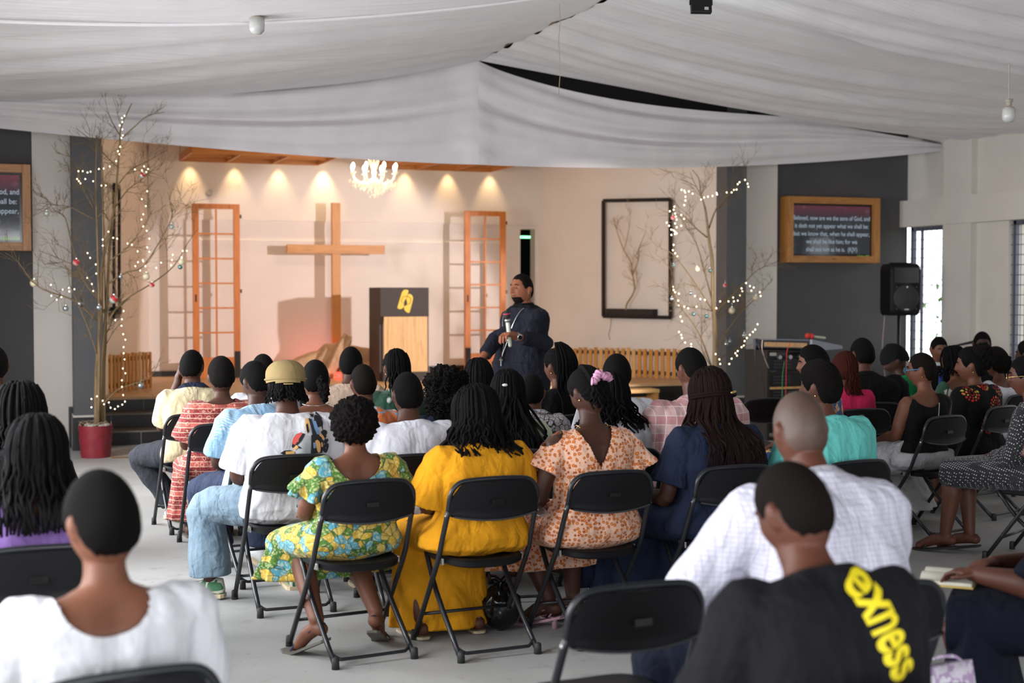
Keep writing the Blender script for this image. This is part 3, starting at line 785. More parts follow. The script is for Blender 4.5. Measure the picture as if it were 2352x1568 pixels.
def tv(x, z, w_, h, rz, lab):
    t = thing('framed_screen', lab, 'screen', (x, YD - .17, z), rz, 'wood framed screens')
    fw, d = .085, .17
    for s in (-1, 1):
        MB().b2((s * w_ / 2 - fw * (s > 0), -.02, -h / 2), (s * w_ / 2 + fw * (s < 0), d, h / 2), bev=.004).build('frame_stile', 'wood_frame', t)
        MB().b2((-w_ / 2 + fw, -.018, s * h / 2 - fw * (s > 0)), (w_ / 2 - fw, d, s * h / 2 + fw * (s < 0)), bev=.004).build('frame_rail', 'wood_frame_x', t)
    MB().b2((-w_ / 2 + fw, .045, -h / 2 + fw), (w_ / 2 - fw, .10, h / 2 - fw)).build('bezel', 'black_gloss', t)
    iw, ih = w_ - 2 * fw - .05, h - 2 * fw - .05
    f = MB().grid(lambda u, v: Vector((-iw / 2 + iw * u, .043, -ih / 2 + ih * v)), 1, 1).build('screen_face', 'screen_face', t)
    for k, ln in enumerate(VERSE):
        me = text_mesh(ln, .078, .0005); o = link('verse_line', me, 'screen_text', t)
        wd = max(v.co.x for v in me.vertices) - min(v.co.x for v in me.vertices)
        sx = min(1.15, (iw * (.99, .95, .98, .66, .66)[k]) / wd)
        o.rotation_euler = (R(90), 0, 0); o.scale = (sx, 1.0, 1); o.location = (0, .040, ih * .205 - k * .0985)
    me = text_mesh('1 John 3:2', .045, .0006, 'RIGHT'); o = link('verse_reference', me, 'screen_green', t)
    o.rotation_euler = (R(90), 0, 0); o.location = (iw * .49, .040, ih * .205 - 4.75 * .0985)
    for k in range(3): MB().b2((-.02 + k * .02, -.024, -h / 2 + .04), (-.012 + k * .02, -.016, -h / 2 + .05)).build('button', 'black_matt', t)
    return t
wood('wood_frame_x', '9a6030', 'c08444', '7c4820', axis=0, rough=.35)
q0 = atY(1808, 450, YD - .17); q1 = atY(2019, 604, YD - .17)
tv((q0.x + q1.x) / 2, (q0.z + q1.z) / 2, q1.x - q0.x, q0.z - q1.z, 0, 'wood-framed screen showing a verse on the dark wall above the mixing desk')
g1 = atY(70, 378, YD - .17); g2 = atY(70, 576, YD - .17)
wq = q1.x - q0.x
tv(g1.x - wq / 2, (g1.z + g2.z) / 2, wq, g1.z - g2.z, 0, 'wood-framed screen cut off by the left edge of the photo')
# ------------------------------------------------------------------ loudspeaker on a stand
sp0 = atY(2065, 665, 14.9)
t = thing('loudspeaker_stand', 'black pole stand carrying the loudspeaker by the right window', 'stand', (sp0.x, 14.9, 0))
bz = atY(2065, 724, 14.9).z
MB().tube([(0, 0, .3), (0, 0, bz)], .018, 10).build('pole', 'black_metal', t, True)
MB().lathe([(.03, .75), (.035, .8), (.035, .9), (.03, .95)]).build('collar', 'black_plastic', t, True)
for k in range(3):
    a = k * 2.094 + .5; d = Vector((math.cos(a), math.sin(a), 0))
    MB().tube([Vector((0, 0, .75)), d * .45 + Vector((0, 0, .02))], .012, 8).build('leg', 'black_metal', t)
t = thing('loudspeaker', 'big black loudspeaker on a pole before the right window', 'loudspeaker', (sp0.x, 14.9, bz), R(-6))
hz = atY(2065, 606, 14.9).z - bz; hw_ = (atY(2103, 650, 14.9).x - atY(2029, 650, 14.9).x) / 2 * .86
m = MB()
prof = [(-1, -.9), (-.88, -1), (.88, -1), (1, -.9), (1, .6), (.7, 1), (-.7, 1), (-1, .6)]
for z, k in ((0, .86), (.02, .96), (.06, 1), (hz - .06, 1), (hz - .02, .96), (hz, .86)):
    pass
m.loft([[Vector((x * hw_ * k, y * .17 * k, z)) for x, y in prof] for z, k in ((0, .86), (.03, .97), (.08, 1), (hz - .08, 1), (hz - .03, .97), (hz, .86))])
m.build('cabinet', 'black_plastic', t, False, 35)
fr = -.17
e = Euler((R(90), 0, 0)).to_matrix()
MB().lathe([(0, .02), (hw_ * .80, .02), (hw_ * .86, .012), (hw_ * .88, -.012), (hw_ * .9, -.02)], c=(0, fr, hz * .36), n=36, rot=e).build('woofer_grille', 'speaker_mesh', t, True) if False else None
plain('speaker_mesh', '26282b', .5, nb=(700, .6, .002))
plain('horn', '101113', .25)
MB().lathe([(0, .018), (hw_ * .78, .018), (hw_ * .84, .010), (hw_ * .86, -.015)], c=(0, fr, hz * .34), n=36, rot=e).build('woofer_grille', 'speaker_mesh', t, True)
m = MB(); cy = hz * .78
ringo = lambda sx, sz, y: [Vector((sx * x, y, cy + sz * z)) for x, z in ((-1, -1), (-.5, -1.05), (0, -1.1), (.5, -1.05), (1, -1), (1, 1), (0, 1), (-1, 1))]
m.loft([ringo(hw_ * .84, hz * .155, fr - .006), ringo(hw_ * .8, hz * .14, fr - .008), ringo(hw_ * .35, hz * .07, fr + .06)], cap=True)
m.build('horn', 'horn', t, False, 30)
MB().lathe([(0, .03), (.012, .028), (.012, .01)], c=(0, fr, hz * .55), n=14, rot=e).build('maker_badge', 'silver', t)
MB().box((0, fr - .02, hz * .12), (.06, .004, .012)).build('name_plate', 'steel', t)
for sx in (-1, 1):
    for k in (.55, .13): MB().ell((sx * hw_ * .66, fr - .016, hz * k), (.006, .004, .006), 8, 6).build('screw', 'gold', t)
MB().box((0, -.02, hz + .008), (hw_ * 1.2, .1, .016), bev=.004).build('top_handle', 'black_plastic', t)
m = MB(); pts = smooth_path([sp0 + Vector((-.17, .05, bz - sp0.z)), Vector((sp0.x - .2, 14.95, .9)), Vector((sp0.x - .15, 14.95, .45)), Vector((sp0.x - .2, 15, .01))]); m.tube(pts, .006, 5)
plain('pink_cable', 'b09a90', .6)
tag(m.build('speaker_cable', 'pink_cable', None, True), 'pinkish cable hanging from the loudspeaker down the dark wall', 'cable')
# ------------------------------------------------------------------ mixing desk on its equipment rack
ra = atY(1767, 818, 13.6); rb_ = atY(1842, 905, 13.6)
t = thing('equipment_rack', 'black equipment rack with amplifiers beneath the mixing desk', 'rack', ((ra.x + rb_.x) / 2 + .05, 13.85, 0))
rw = (rb_.x - ra.x) / 2 + .06
mz = atY(1800, 805, 13.6).z
for sx in (-1, 1): MB().b2((sx * rw - .015, -.25, 0), (sx * rw + .015, .25, mz)).build('side_panel', 'black_matt', t)
plain('amp_face', '0b0b0c', .4)
zz = .08
for k in range(6):
    h = .17 if k < 5 else .1
    o = MB().b2((-rw + .02, -.24, zz), (rw - .02, .2, zz + h - .03), bev=.004).build('amplifier', 'amp_face', t)
    m = MB()
    for j in range(10):
        for i in range(3): m.box((-rw + .08 + j * .022, -.242, zz + .04 + i * .035), (.006, .004, .02))
    m.build('vent_slots', 'grille', o)
    m = MB(); m.b2((-rw + .02, -.25, zz + h - .028), (rw - .02, -.2, zz + h - .004)); m.build('shelf_edge', 'wood_pale' if k in (1, 2) else 'black_matt', t)
    zz += h
    if zz > mz - .12: break
MB().b2((-rw, -.25, mz - .02), (rw, .25, mz)).build('rack_top', 'black_matt', t)
for k in range(3): MB().lathe([(0, .03), (.022, .03), (.026, 0)], c=(-rw + .13 + k * .13, -.25, mz - .07), n=14, rot=e).build('knob', 'steel', t)
# the mixing desk
d0 = atY(1742, 777, 13.45); d1 = atY(1856, 788, 13.45)
t = thing('mixing_desk', 'large mixing desk with rows of knobs on the black rack', 'mixing desk', (d1.x + .20, 13.45 + .48, mz), R(-58))
dw = .33
m = MB(); m.prism([(-.42, .02), (-.42, .11), (.30, .03), (.30, 0), (-.3, 0)], (-dw, 0, 0), (0, 1, 0), (0, 0, 1), dw * 2)
plain('desk_grey', '3c3e44', .45); plain('desk_side', '7c8090', .4)
m.build('desk_body', 'black_plastic', t)
MB().prism([(-.44, .0), (-.44, .125), (.32, .035), (.32, 0)], (dw, 0, 0), (0, 1, 0), (0, 0, 1), .03).build('end_cheek', 'desk_side', t)
MB().prism([(-.44, .0), (-.44, .125), (.32, .035), (.32, 0)], (-dw - .03, 0, 0), (0, 1, 0), (0, 0, 1), .03).build('end_cheek', 'desk_grey', t)
m = MB()
for i in range(26):
    for j in range(3): x = -dw + .06 + i * (2 * dw - .1) / 26; y = -.36 + j * .1; m.lathe([(.006, 0), (.005, .016), (0, .016)], c=(x, y, .11 - (y + .42) * .11 + .002), n=6)
o = m.build('knob_rows', 'desk_side', t); o['kind'] = 'stuff'
m = MB()
for i in range(30): m.b2((-dw + .1 + i * (2 * dw - .14) / 30, -.423, .035), (-dw + .112 + i * (2 * dw - .14) / 30, -.42, .085))
o = m.build('rear_sockets', 'wood_slat', t); o['kind'] = 'stuff'
# wireless microphone with red foam lying on it
mp = atY(1872, 774, 13.62)
t = thing('microphone', 'red foam topped microphone lying on the mixing desk', 'microphone', (mp.x - .03, 13.62, mz + .145), R(-8))
rx = Euler((0, R(98), 0)).to_matrix()
plain('red_foam', 'd23b34', .8, nb=(200, .3, .002)); plain('mic_silver', 'c8ccb8', .35, metal=.4)
MB().ell((-.055, 0, .012), (.034, .032, .032), 16, 10).build('foam_head', 'red_foam', t, True)
MB().ell((-.012, 0, .008), (.028, .032, .032), 16, 10).build('foam_collar', 'red_foam', t, True)
MB().capsule([(.0, 0, .004), (.14, 0, -.012)], .016, 12).build('mic_handle', 'mic_silver', t, True)
for i, (pxs, mt, lb) in enumerate((
    ([(1738, 785), (1733, 810), (1736, 860), (1735, 1000), (1736, 1055)], 'rubber', 'dark cable hanging straight down left of the rack'),
    ([(1740, 790), (1750, 812), (1764, 832), (1768, 842)], 'rubber', 'dark cable looping from the mixing desk to the rack side'),
    ([(1751, 781), (1750, 800), (1756, 822), (1766, 846)], 'pink_cable', 'pinkish cable looping from the desk to the rack'),
    ([(1752, 852), (1750, 870), (1756, 905), (1757, 1050)], 'rubber', 'black cable from the plug at the left of the rack'),
    ([(1815, 787), (1808, 806), (1806, 850), (1802, 1050)], 'red_foam', 'red cable running down the face of the rack'),
    ([(1802, 830), (1799, 850), (1797, 880), (1795, 1050)], 'green_cable', 'green cable running down the face of the rack'))):
    if mt == 'green_cable': plain('green_cable', '2f8a4c', .5)
    pts = smooth_path([atY(a_, b_, 13.38 if i > 3 else 13.5) for a_, b_ in pxs])
    tag(MB().tube(pts, .0042, 5).build('loose_cable', mt, None, True), lb, 'cable', 'cables at the mixing desk')
# microphone stand at the right
a = atY(2250, 783, 13.0); b_ = atY(2186, 795, 13.2)
t = thing('microphone_stand', 'boom microphone stand by the musicians near the right window', 'microphone stand', (b_.x - .1, 13.2, 0))
o0 = Vector(t.location)
MB().tube([b_ + Vector((-.1, 0, -.1)) - o0, Vector((0, 0, .02))], .01, 8).build('pole', 'black_metal', t)
MB().tube([b_ - o0 + Vector((-.35, .05, -.25)), atY(2222, 796, 13.05) - o0], .008, 8).build('boom', 'black_metal', t)
MB().lathe([(0, 0), (.14, 0), (.14, .015), (.02, .03)], n=20).build('base', 'black_metal', t, True)
m = MB(); m.capsule([b_ + Vector((.02, 0, .0)) - o0, atY(2236, 785, 13.02) - o0], [.011, .017], 10); m.build('mic_body', 'black_plastic', t, True)
MB().ell(atY(2231 + 6, 786, 13.0) - o0, (.026,) * 3, 14, 10).build('mic_head', 'black_matt', t, True)
# sill rail / music instrument (silver tube) at the right window
a = atY(2318, 836, 12.2); b_ = atY(2352, 842, 12.0)
tag(MB().tube([a, b_ + (b_ - a) * 2], .02, 10).build('horn_tube', 'silver', None, True), 'silver tube of an instrument at the right edge below the window', 'instrument')

# ------------------------------------------------------------------ bare trees, lights and baubles
YT = 14.56
rnd = random.Random(21)
pot = atZ(220, 1049, 0)
YT = pot.y
tree = thing('bare_tree', 'tall bare decorated tree in a red pot at the left pillar', 'tree', (0, 0, 0))
tk = MB()
limb_px(tk, [(221, 985), (222, 850), (232, 720), (236, 600), (262, 480), (268, 420), (275, 330), (279, 290), (303, 237)], YT, .022, .004, rnd, 4, .30, .1, ydrift=0)
limb_px(tk, [(233, 985), (236, 820), (245, 700), (250, 600), (258, 520), (265, 450)], YT + .02, .019, .009, rnd, 4, .3, .1, ydrift=.05)
limb_px(tk, [(226, 985), (228, 740), (225, 600), (222, 500), (220, 420), (222, 310)], YT - .03, .015, .005, rnd, 5, .3, .1, ydrift=-.1)
limb_px(tk, [(240, 985), (240, 850), (244, 760), (240, 620), (238, 520), (236, 400), (234, 335)], YT + .03, .013, .003, rnd, 4, .3, .1, ydrift=.1)
tk.build('trunk', 'bark', tree, True)
LB = [[(248, 745), (262, 715), (300, 680), (350, 650), (400, 610), (430, 560), (455, 525)], [(250, 650), (290, 625), (330, 610), (380, 530), (395, 490), (385, 440)],
      [(222, 735), (190, 705), (160, 685), (100, 665), (70, 640), (40, 600), (12, 580)], [(228, 690), (190, 640), (165, 560), (150, 500), (130, 485)],
      [(220, 505), (190, 490), (160, 475), (120, 470), (90, 466)], [(215, 480), (190, 430), (175, 380), (152, 350)], [(276, 320), (310, 290), (340, 265), (378, 258)],
      [(276, 312), (262, 288), (255, 275), (248, 258)], [(270, 425), (300, 390), (340, 370), (380, 345)], [(240, 540), (236, 470), (233, 390), (236, 330)],
      [(272, 385), (245, 360), (220, 330), (175, 295)], [(240, 925), (270, 895), (310, 880), (350, 860), (375, 800)], [(250, 600), (290, 570), (330, 520), (352, 480)],
      [(240, 720), (215, 660), (190, 620), (150, 600), (90, 575)], [(262, 480), (290, 440), (315, 420), (333, 418)], [(225, 820), (205, 760), (180, 700), (160, 650), (158, 610)]]
for i, q in enumerate(LB):
    b = MB(); limb_px(b, q, YT, .011 if i < 4 else .007, .0025, rnd, 8 if i not in (6, 7, 11) else 2, .36 if i < 4 else .26, .35)
    b.build('branch', 'bark', tree, True)
pt_ = thing('tree_pot', 'red woven-pattern pot holding the left bare tree', 'pot', (pot.x, pot.y + .0, 0))
m = MB(); pr_ = .165; ph_ = .315
prof = [(pr_ * .84, 0), (pr_ * .85, .005)] + [(pr_ * (.86 + .14 * k / 10) + (.003 if k % 2 else -.002), .01 + (ph_ - .02) * k / 10) for k in range(11)] + [(pr_ * 1.0, ph_), (pr_ * .93, ph_), (pr_ * .9, ph_ - .04), (0, ph_ - .04)]
m.lathe(prof, n=40)
for v in m.bm.verts:
    if .01 < v.co.z < ph_ - .01:
        a = math.atan2(v.co.y, v.co.x); k = 1 + .012 * math.copysign(1, math.sin(a * 20)); v.co.x *= k; v.co.y *= k
m.build('pot_body', 'pot_red', pt_, False, 50)
m = MB(); rr = random.Random(3)
for k in range(60): a = rr.uniform(0, 2 * PI); q = pr_ * .82 * rr.random() ** .5; m.ell((math.cos(a) * q, math.sin(a) * q, ph_ - .02 + rr.uniform(-.01, .025)), (rr.uniform(.015, .03), rr.uniform(.015, .03), .015), 6, 4)
m.build('gravel', 'gravel', pt_, False)['kind'] = 'stuff'
m = MB()
for k in range(7):
    a0 = rr.uniform(0, 6); pts = [Vector((math.cos(a0 + j * .5) * (pr_ * (.6 + .06 * j)), math.sin(a0 + j * .5) * pr_ * (.6 + .06 * j), ph_ + .02 + .02 * math.sin(j * 2 + k))) for j in range(7)]
    m.tube(smooth_path(pts), .003, 4)
m.build('loose_wire', 'twine', pt_)
# right tree
YR = 14.9
tree2 = thing('bare_tree', 'bare decorated tree in front of the right stage wall', 'tree', (0, 0, 0))
tk = MB()
b0 = atY(1641, 870, YR)
pts = smooth_path([Vector((b0.x, YR, 0.02))] + [atY(x, y, YR) for x, y in [(1641, 870), (1642, 760), (1638, 700), (1636, 600), (1630, 560), (1625, 520), (1620, 480), (1610, 445), (1605, 410), (1590, 390)]], 3)
tk.tube(pts, [.034 - .03 * i / (len(pts) - 1) for i in range(len(pts))], 8); tk.build('trunk', 'bark_pale', tree2, True)
RB = [[(1637, 850), (1612, 780), (1590, 740), (1560, 700), (1545, 660), (1540, 600)], [(1638, 715), (1610, 670), (1590, 640), (1560, 600), (1540, 580), (1510, 565), (1490, 545)],
      [(1636, 690), (1620, 630), (1600, 560), (1575, 520), (1560, 490)], [(1624, 545), (1600, 525), (1570, 495), (1545, 475)],
      [(1628, 525), (1645, 480), (1670, 450), (1700, 420), (1713, 405)], [(1640, 720), (1670, 690), (1700, 660), (1740, 620), (1785, 600)],
      [(1644, 800), (1670, 760), (1700, 720), (1740, 680), (1775, 640)], [(1642, 745), (1650, 730), (1665, 715), (1672, 700)], [(1620, 480), (1610, 450), (1595, 420), (1585, 395)],
      [(1640, 715), (1600, 706), (1575, 705), (1550, 706)], [(1632, 840), (1612, 800), (1613, 750), (1610, 700)], [(1640, 850), (1660, 820), (1690, 800), (1720, 770)]]
for i, q in enumerate(RB):
    b = MB(); limb_px(b, q, YR, .010 if i < 7 else .006, .0022, rnd, 7, .30, .3)
    b.build('branch', 'bark', tree2, True)
# fairy lights
LL = '286,266 280,271 281,280 275,288 281,297 282,311 279,317 276,337 271,347 274,354 267,370 252,382 238,387 227,388 208,394 201,396 190,393 180,393 177,411 181,416 185,421 196,411 214,416 233,426 243,426 310,389 331,382 326,391 336,395 340,388 338,439 326,457 335,473 329,492 325,504 329,520 337,530 343,548 249,532 236,550 260,546 269,548 293,559 303,562 236,564 201,581 225,589 207,592 328,597 338,568 343,578 316,577 342,593 397,585 417,591 420,576 429,576 395,597 329,600 317,602 311,611 334,611 359,615 370,603 322,621 393,609'
LL2 = '284,714 280,733 265,735 279,748 283,767 288,780 284,797 284,811 286,825 282,846 288,857 280,873 280,888 283,907 287,922 281,929 271,933 264,939 254,936 250,924 236,920 239,928 223,910 210,916 210,935 171,664 159,669 144,665 117,654 118,679 130,688 141,682 158,661 220,607 221,628 200,638 211,652 214,668'
RL = '1042,245 1060,250 1066,262 1068,290 1067,315 1060,345 1090,255 1115,270 1170,308 1190,295 1215,290 1245,285 1272,265 1275,275 1338,262 1370,262 1385,245 1403,243 1410,208 1422,195 1458,180 1475,205 1480,225 995,355 990,375 965,385 1000,400 1005,420 1010,440 1040,410 1058,435 945,460 960,480 1000,465 1010,490 1040,480 975,505 990,510 1000,520 1010,530 975,540 998,535 990,605 985,640 1000,660 1015,680 985,880 990,900 1000,915 1025,925 1130,940 1165,960 1195,965'
RL2 = '1020,970 1025,1000 1060,1010 1085,1020 1140,1010 1270,1020 1295,975 1350,975 1380,950 1385,975 1410,970 1425,935 1440,910 1435,890 1465,855 1490,875 1515,885 1500,905 1555,915 1560,940 1035,1075 1045,1105 1025,1175 1040,1195 1045,1215 1065,1245 1105,1255 1105,1275 1540,1125 1525,1160 1510,1175 1490,1195 1470,1215 1455,1235 1450,1265 1435,1275 1410,1300 1395,1315 1405,1330 1370,1350 1355,1385 1290,1355 1295,1385 1265,1320'
def garland(txt, y, lab, big, conv=None):
    t = thing('fairy_lights', lab, 'string lights', (0, 0, 0), 0, 'warm fairy lights on the bare trees')
    P = []
    for i, q in enumerate(txt.split()):
        a, b = [float(v) for v in q.split(',')]
        if conv: a, b = 1200 + a / 2.852, 350 + b / 2.852
        P.append(atY(a, b, y - .04 + .05 * math.sin(i * 1.7)))
    w_ = MB()
    for a, b in zip(P, P[1:]):
        if (a - b).length < .35: w_.tube([a, (a + b) / 2 - Vector((0, 0, .012)), b], .0009, 4)
    w_.build('light_wire', 'twine', t)
    me = None
    for p in P:
        if me is None:
            o = MB().ell((0, 0, 0), (big, big, big * 1.2), 8, 6).build('bulb', 'bulb_fairy', t, True); me = o.data
        else:
            o = bpy.data.objects.new('bulb', me); COL.objects.link(o); o.parent = t
        o.location = p
garland(LL, YT - .05, 'warm fairy lights wound high on the left bare tree', .0055)
garland(LL2, YT - .08, 'warm fairy lights trailing down the trunk of the left bare tree', .0055)
garland(RL, YR - .05, 'warm fairy lights on the upper branches of the right bare tree', .0068, True)
garland(RL2, YR - .05, 'warm fairy lights on the lower branches of the right bare tree', .0068, True)
# baubles
plain('bauble_silver', 'b8c0c4', .18, metal=.85); plain('bauble_cream', 'dccfae', .4); plain('bauble_teal', '6f9c98', .22, metal=.7)
plain('bauble_pearl', 'b9c4bc', .25, metal=.3); plain('red_gloss', 'c03038', .3); plain('bauble_pink', 'd89898', .35)
def bauble(px, py, r, y, kind, lab, tr):
    p = atY(px, py, y); rad = r * (p.y) / FPX * 1.0 / .93
    t = thing('hanging_bauble', lab, 'bauble', p, 0, 'baubles on the %s bare tree' % tr)
    bm_ = {'s': 'bauble_silver', 'c': 'bauble_cream', 't': 'bauble_teal', 'p': 'bauble_pearl', 'k': 'bauble_pink', 'r': 'bauble_pearl'}[kind]
    MB().ell((0, 0, 0), (rad,) * 3, 18, 12).build('ball', bm_, t, True)
    if kind in 'rk':
        m = MB(); m.lathe([(rad * 1.02 * math.cos(a), rad * 1.02 * math.sin(a)) for a in (.15, .45, .75, 1.0)], n=18, rot=Euler((.5, .7, 0)).to_matrix()); m.build('red_band', 'red_gloss', t, True)
    MB().lathe([(rad * .25, rad * .93), (rad * .25, rad * 1.2), (0, rad * 1.2)], n=10).build('cap', 'silver', t)
    MB().tube([(0, 0, rad * 1.2), (.003, 0, rad * 1.6), (0, 0, rad * 2.3)], .0012, 4).build('loop', 'silver', t)
LT = [(327, 402, 6.5, 'r', 'red and white bauble high on the left tree, right of its trunk'), (107, 490, 5.5, 'p', 'pearly bauble at the far left tip of the left tree'),
      (394, 520, 5.5, 'p', 'pearly bauble near the left door leaf, high on the left tree'), (417, 601, 7, 'c', 'cream bauble beside the left door leaf on the left tree'),
      (414, 613, 5, 't', 'teal bauble just below the cream one by the left door leaf'), (78, 650, 8, 'c', 'large cream bauble on the lowest left branch of the left tree'),
      (175, 602, 7, 'k', 'pink and white bauble at the edge of the left pillar'), (151, 708, 6, 's', 'silver bauble hanging before the pale pier at the left'),
      (183, 697, 5.5, 's', 'silver bauble at the left part of the left pillar'), (227, 706, 6, 's', 'silver bauble beside the trunk of the left tree'),
      (261, 687, 9, 'r', 'red and white bauble right of the trunk by the black ledge'), (277, 635, 4.5, 's', 'small silver bauble above the black ledge on the left tree'),
      (336, 634, 7.5, 'c', 'cream bauble before the left stage wall'), (349, 654, 5.5, 'k', 'pink bauble on the long right branch of the left tree'), (323, 885, 6.5, 's', 'silver bauble low over the stage floor by the left slatted screen')]
for a in LT: bauble(a[0], a[1], a[2], YT - .1, a[3], a[4], 'left')
RT = [(1545, 500, 5, 'k', 'pink bauble at the upper right corner of the black frame'), (1547, 610, 4.5, 't', 'teal bauble at the right side of the black frame'), (1601, 618, 6.5, 'c', 'cream bauble in the upper middle of the right tree'),
      (1631, 621, 5, 't', 'teal bauble left of the upper trunk of the right tree'), (1586, 673, 5, 's', 'silver bauble in the left middle of the right tree'), (1543, 686, 5, 's', 'silver bauble lowest beside the black frame'),
      (1665, 655, 5, 'k', 'pink bauble at the left edge of the right pillar'), (1681, 713, 8, 'c', 'large cream bauble before the right pillar'), (1593, 721, 5, 't', 'teal bauble left of the trunk of the right tree, lower'),
      (1623, 726, 5, 't', 'teal bauble close to the trunk of the right tree'), (1736, 685, 7, 'c', 'cream bauble before the pale pier right of the right pillar'), (1709, 770, 5.5, 's', 'silver bauble low before the right pillar'),
      (1668, 790, 5, 's', 'silver bauble at the lower left edge of the right pillar'), (1676, 784, 4, 's', 'smallest silver bauble low on the right tree')]
for a in RT: bauble(a[0], a[1], a[2], YR - .1, a[3], a[4], 'right')
# clutter on the floor by the pot
m = MB(); m.tube([atZ(255, 1050, .01), atZ(330, 1047, .01)], .008, 6)
tag(m.build('wooden_stick', 'wood_beam'), 'thin wooden stick lying on the floor beside the red pot', 'stick')
# ================================================================== folding chairs
def make_chair():
    t = thing('folding_chair', 'chair', 'chair', (0, 0, 0), 0, 'black folding chairs of the congregation')
    hw = .216
    def bpanel(u, v):
        x = (u - .5) * 2; zz = .615 + .175 * v
        return x, zz
    m = MB(); nu, nv = 22, 8
    def face(off):
        vs = []
        for i in range(nu + 1):
            x = -1 + 2 * i / nu; row = []
            top = .79 - .085 * max(0, (abs(x) - .62) / .38) ** 2.2
            bot = .615 + .025 * x * x - .0
            for j in range(nv + 1):
                v = j / nv; z = bot + (top - bot) * v
                y = -.205 + (z - .79) * -.10 - .025 * (1 - x * x) - .012 * (v < .08) - off
                row.append(Vector((x * hw * .99, y, z)))
            vs.append(row)
        return vs
    A = face(0); B = face(.012)
    a = [[m.bm.verts.new(p) for p in r] for r in A]; b = [[m.bm.verts.new(p) for p in r] for r in B]
    for i in range(nu):
        for j in range(nv):
            m.bm.faces.new((a[i][j], a[i + 1][j], a[i + 1][j + 1], a[i][j + 1])); m.bm.faces.new((b[i][j], b[i][j + 1], b[i + 1][j + 1], b[i + 1][j]))
    for i in range(nu):
        for j in (0, nv): m.bm.faces.new((a[i][j], b[i][j], b[i + 1][j], a[i + 1][j]))
    for j in range(nv):
        for i in (0, nu): m.bm.faces.new((a[i][j], a[i][j + 1], b[i][j + 1], b[i][j]))
    bk = m.build('backrest', 'black_plastic', t, False, 50)
    m = MB(); m.box((0, -.243, .70), (.06, .002, .022), bev=.002); m.build('moulded_label', 'black_gloss', bk)
    m = MB(); m.tube([Vector((x * hw, -.232 + .022 * x * x, .617 + .025 * x * x)) for x in [-.92 + 1.84 * i / 14 for i in range(15)]], .006, 6, flat=.7); m.build('lower_lip', 'lip_grey', bk)
    # top rail over the backrest
    tr = [(-hw, -.185, .66), (-hw, -.196, .70), (-hw * .97, -.203, .745), (-hw * .83, -.207, .782), (-hw * .6, -.21, .795), (0, -.218, .80), (hw * .6, -.21, .795), (hw * .83, -.207, .782), (hw * .97, -.203, .745), (hw, -.196, .70), (hw, -.185, .66)]
    MB().tube(smooth_path(tr, 3), .0125, 8, flat=.8).build('top_rail', 'chair_tube', t, True)
    for s in (-1, 1):
        l = MB().tube(smooth_path([(s * hw, -.186, .665), (s * hw * 1.02, -.12, .52), (s * hw * 1.03, -.06, .40), (s * hw * 1.03, .21, .02)], 3), .0125, 8).build('front_leg', 'chair_tube', t, True)
        MB().lathe([(.012, .05), (.0165, .045), (.018, .0), (0, 0)], c=(s * hw * 1.03, .219, 0), n=10).build('rubber_foot', 'rubber', l, True)
        l = MB().tube(smooth_path([(s * .185, .16, .425), (s * .187, .03, .26), (s * .188, -.25, .02)], 3), .0125, 8).build('rear_leg', 'chair_tube', t, True)
        MB().lathe([(.012, .05), (.0165, .045), (.018, .0), (0, 0)], c=(s * .188, -.262, 0), n=10).build('rubber_foot', 'rubber', l, True)
        MB().ell((s * (hw + .012), -.178, .64), (.004, .006, .006), 8, 6).build('rivet', 'steel', t)
        MB().box((s * .197, -.045, .415), (.012, .06, .03), bev=.003).build('seat_bracket', 'steel', t)
    MB().tube(smooth_path([(-.188, -.215, .055), (-.16, -.235, .036), (-.12, -.238, .033), (.12, -.238, .033), (.16, -.235, .036), (.188, -.215, .055)], 3), .008, 7).build('rear_crossbar', 'chair_tube', t, True)
    MB().tube([(-.21, .125, .14), (.21, .125, .14)], .008, 7).build('front_crossbar', 'chair_tube', t, True)
    m = MB()
    def sring(k, z):
        r = []
        for i in range(28):
            a = 2 * PI * i / 28; c, s = math.cos(a), math.sin(a)
            x = math.copysign(abs(c) ** .55, c) * (.19 + .01 * (s > 0)) * k; y = math.copysign(abs(s) ** .6, s) * .195 * k + .01
            r.append(Vector((x, y, z - .012 * (1 - (x / .2) ** 2))))
        return r
    m.loft([sring(.94, .405), sring(1.0, .412), sring(1.01, .432), sring(.96, .442), sring(.7, .440)])
    m.build('seat', 'black_plastic', t, False, 40)
    return t
plain('lip_grey', '3c3d3f', .5)
CH = make_chair(); ch_used = []
def chair_at(x, y, rz, label):
    o = CH if not ch_used else copy_tree(CH)
    ch_used.append(o); o.location = (x, y, 0); o.rotation_euler = (0, 0, rz); o['label'] = label
    return o

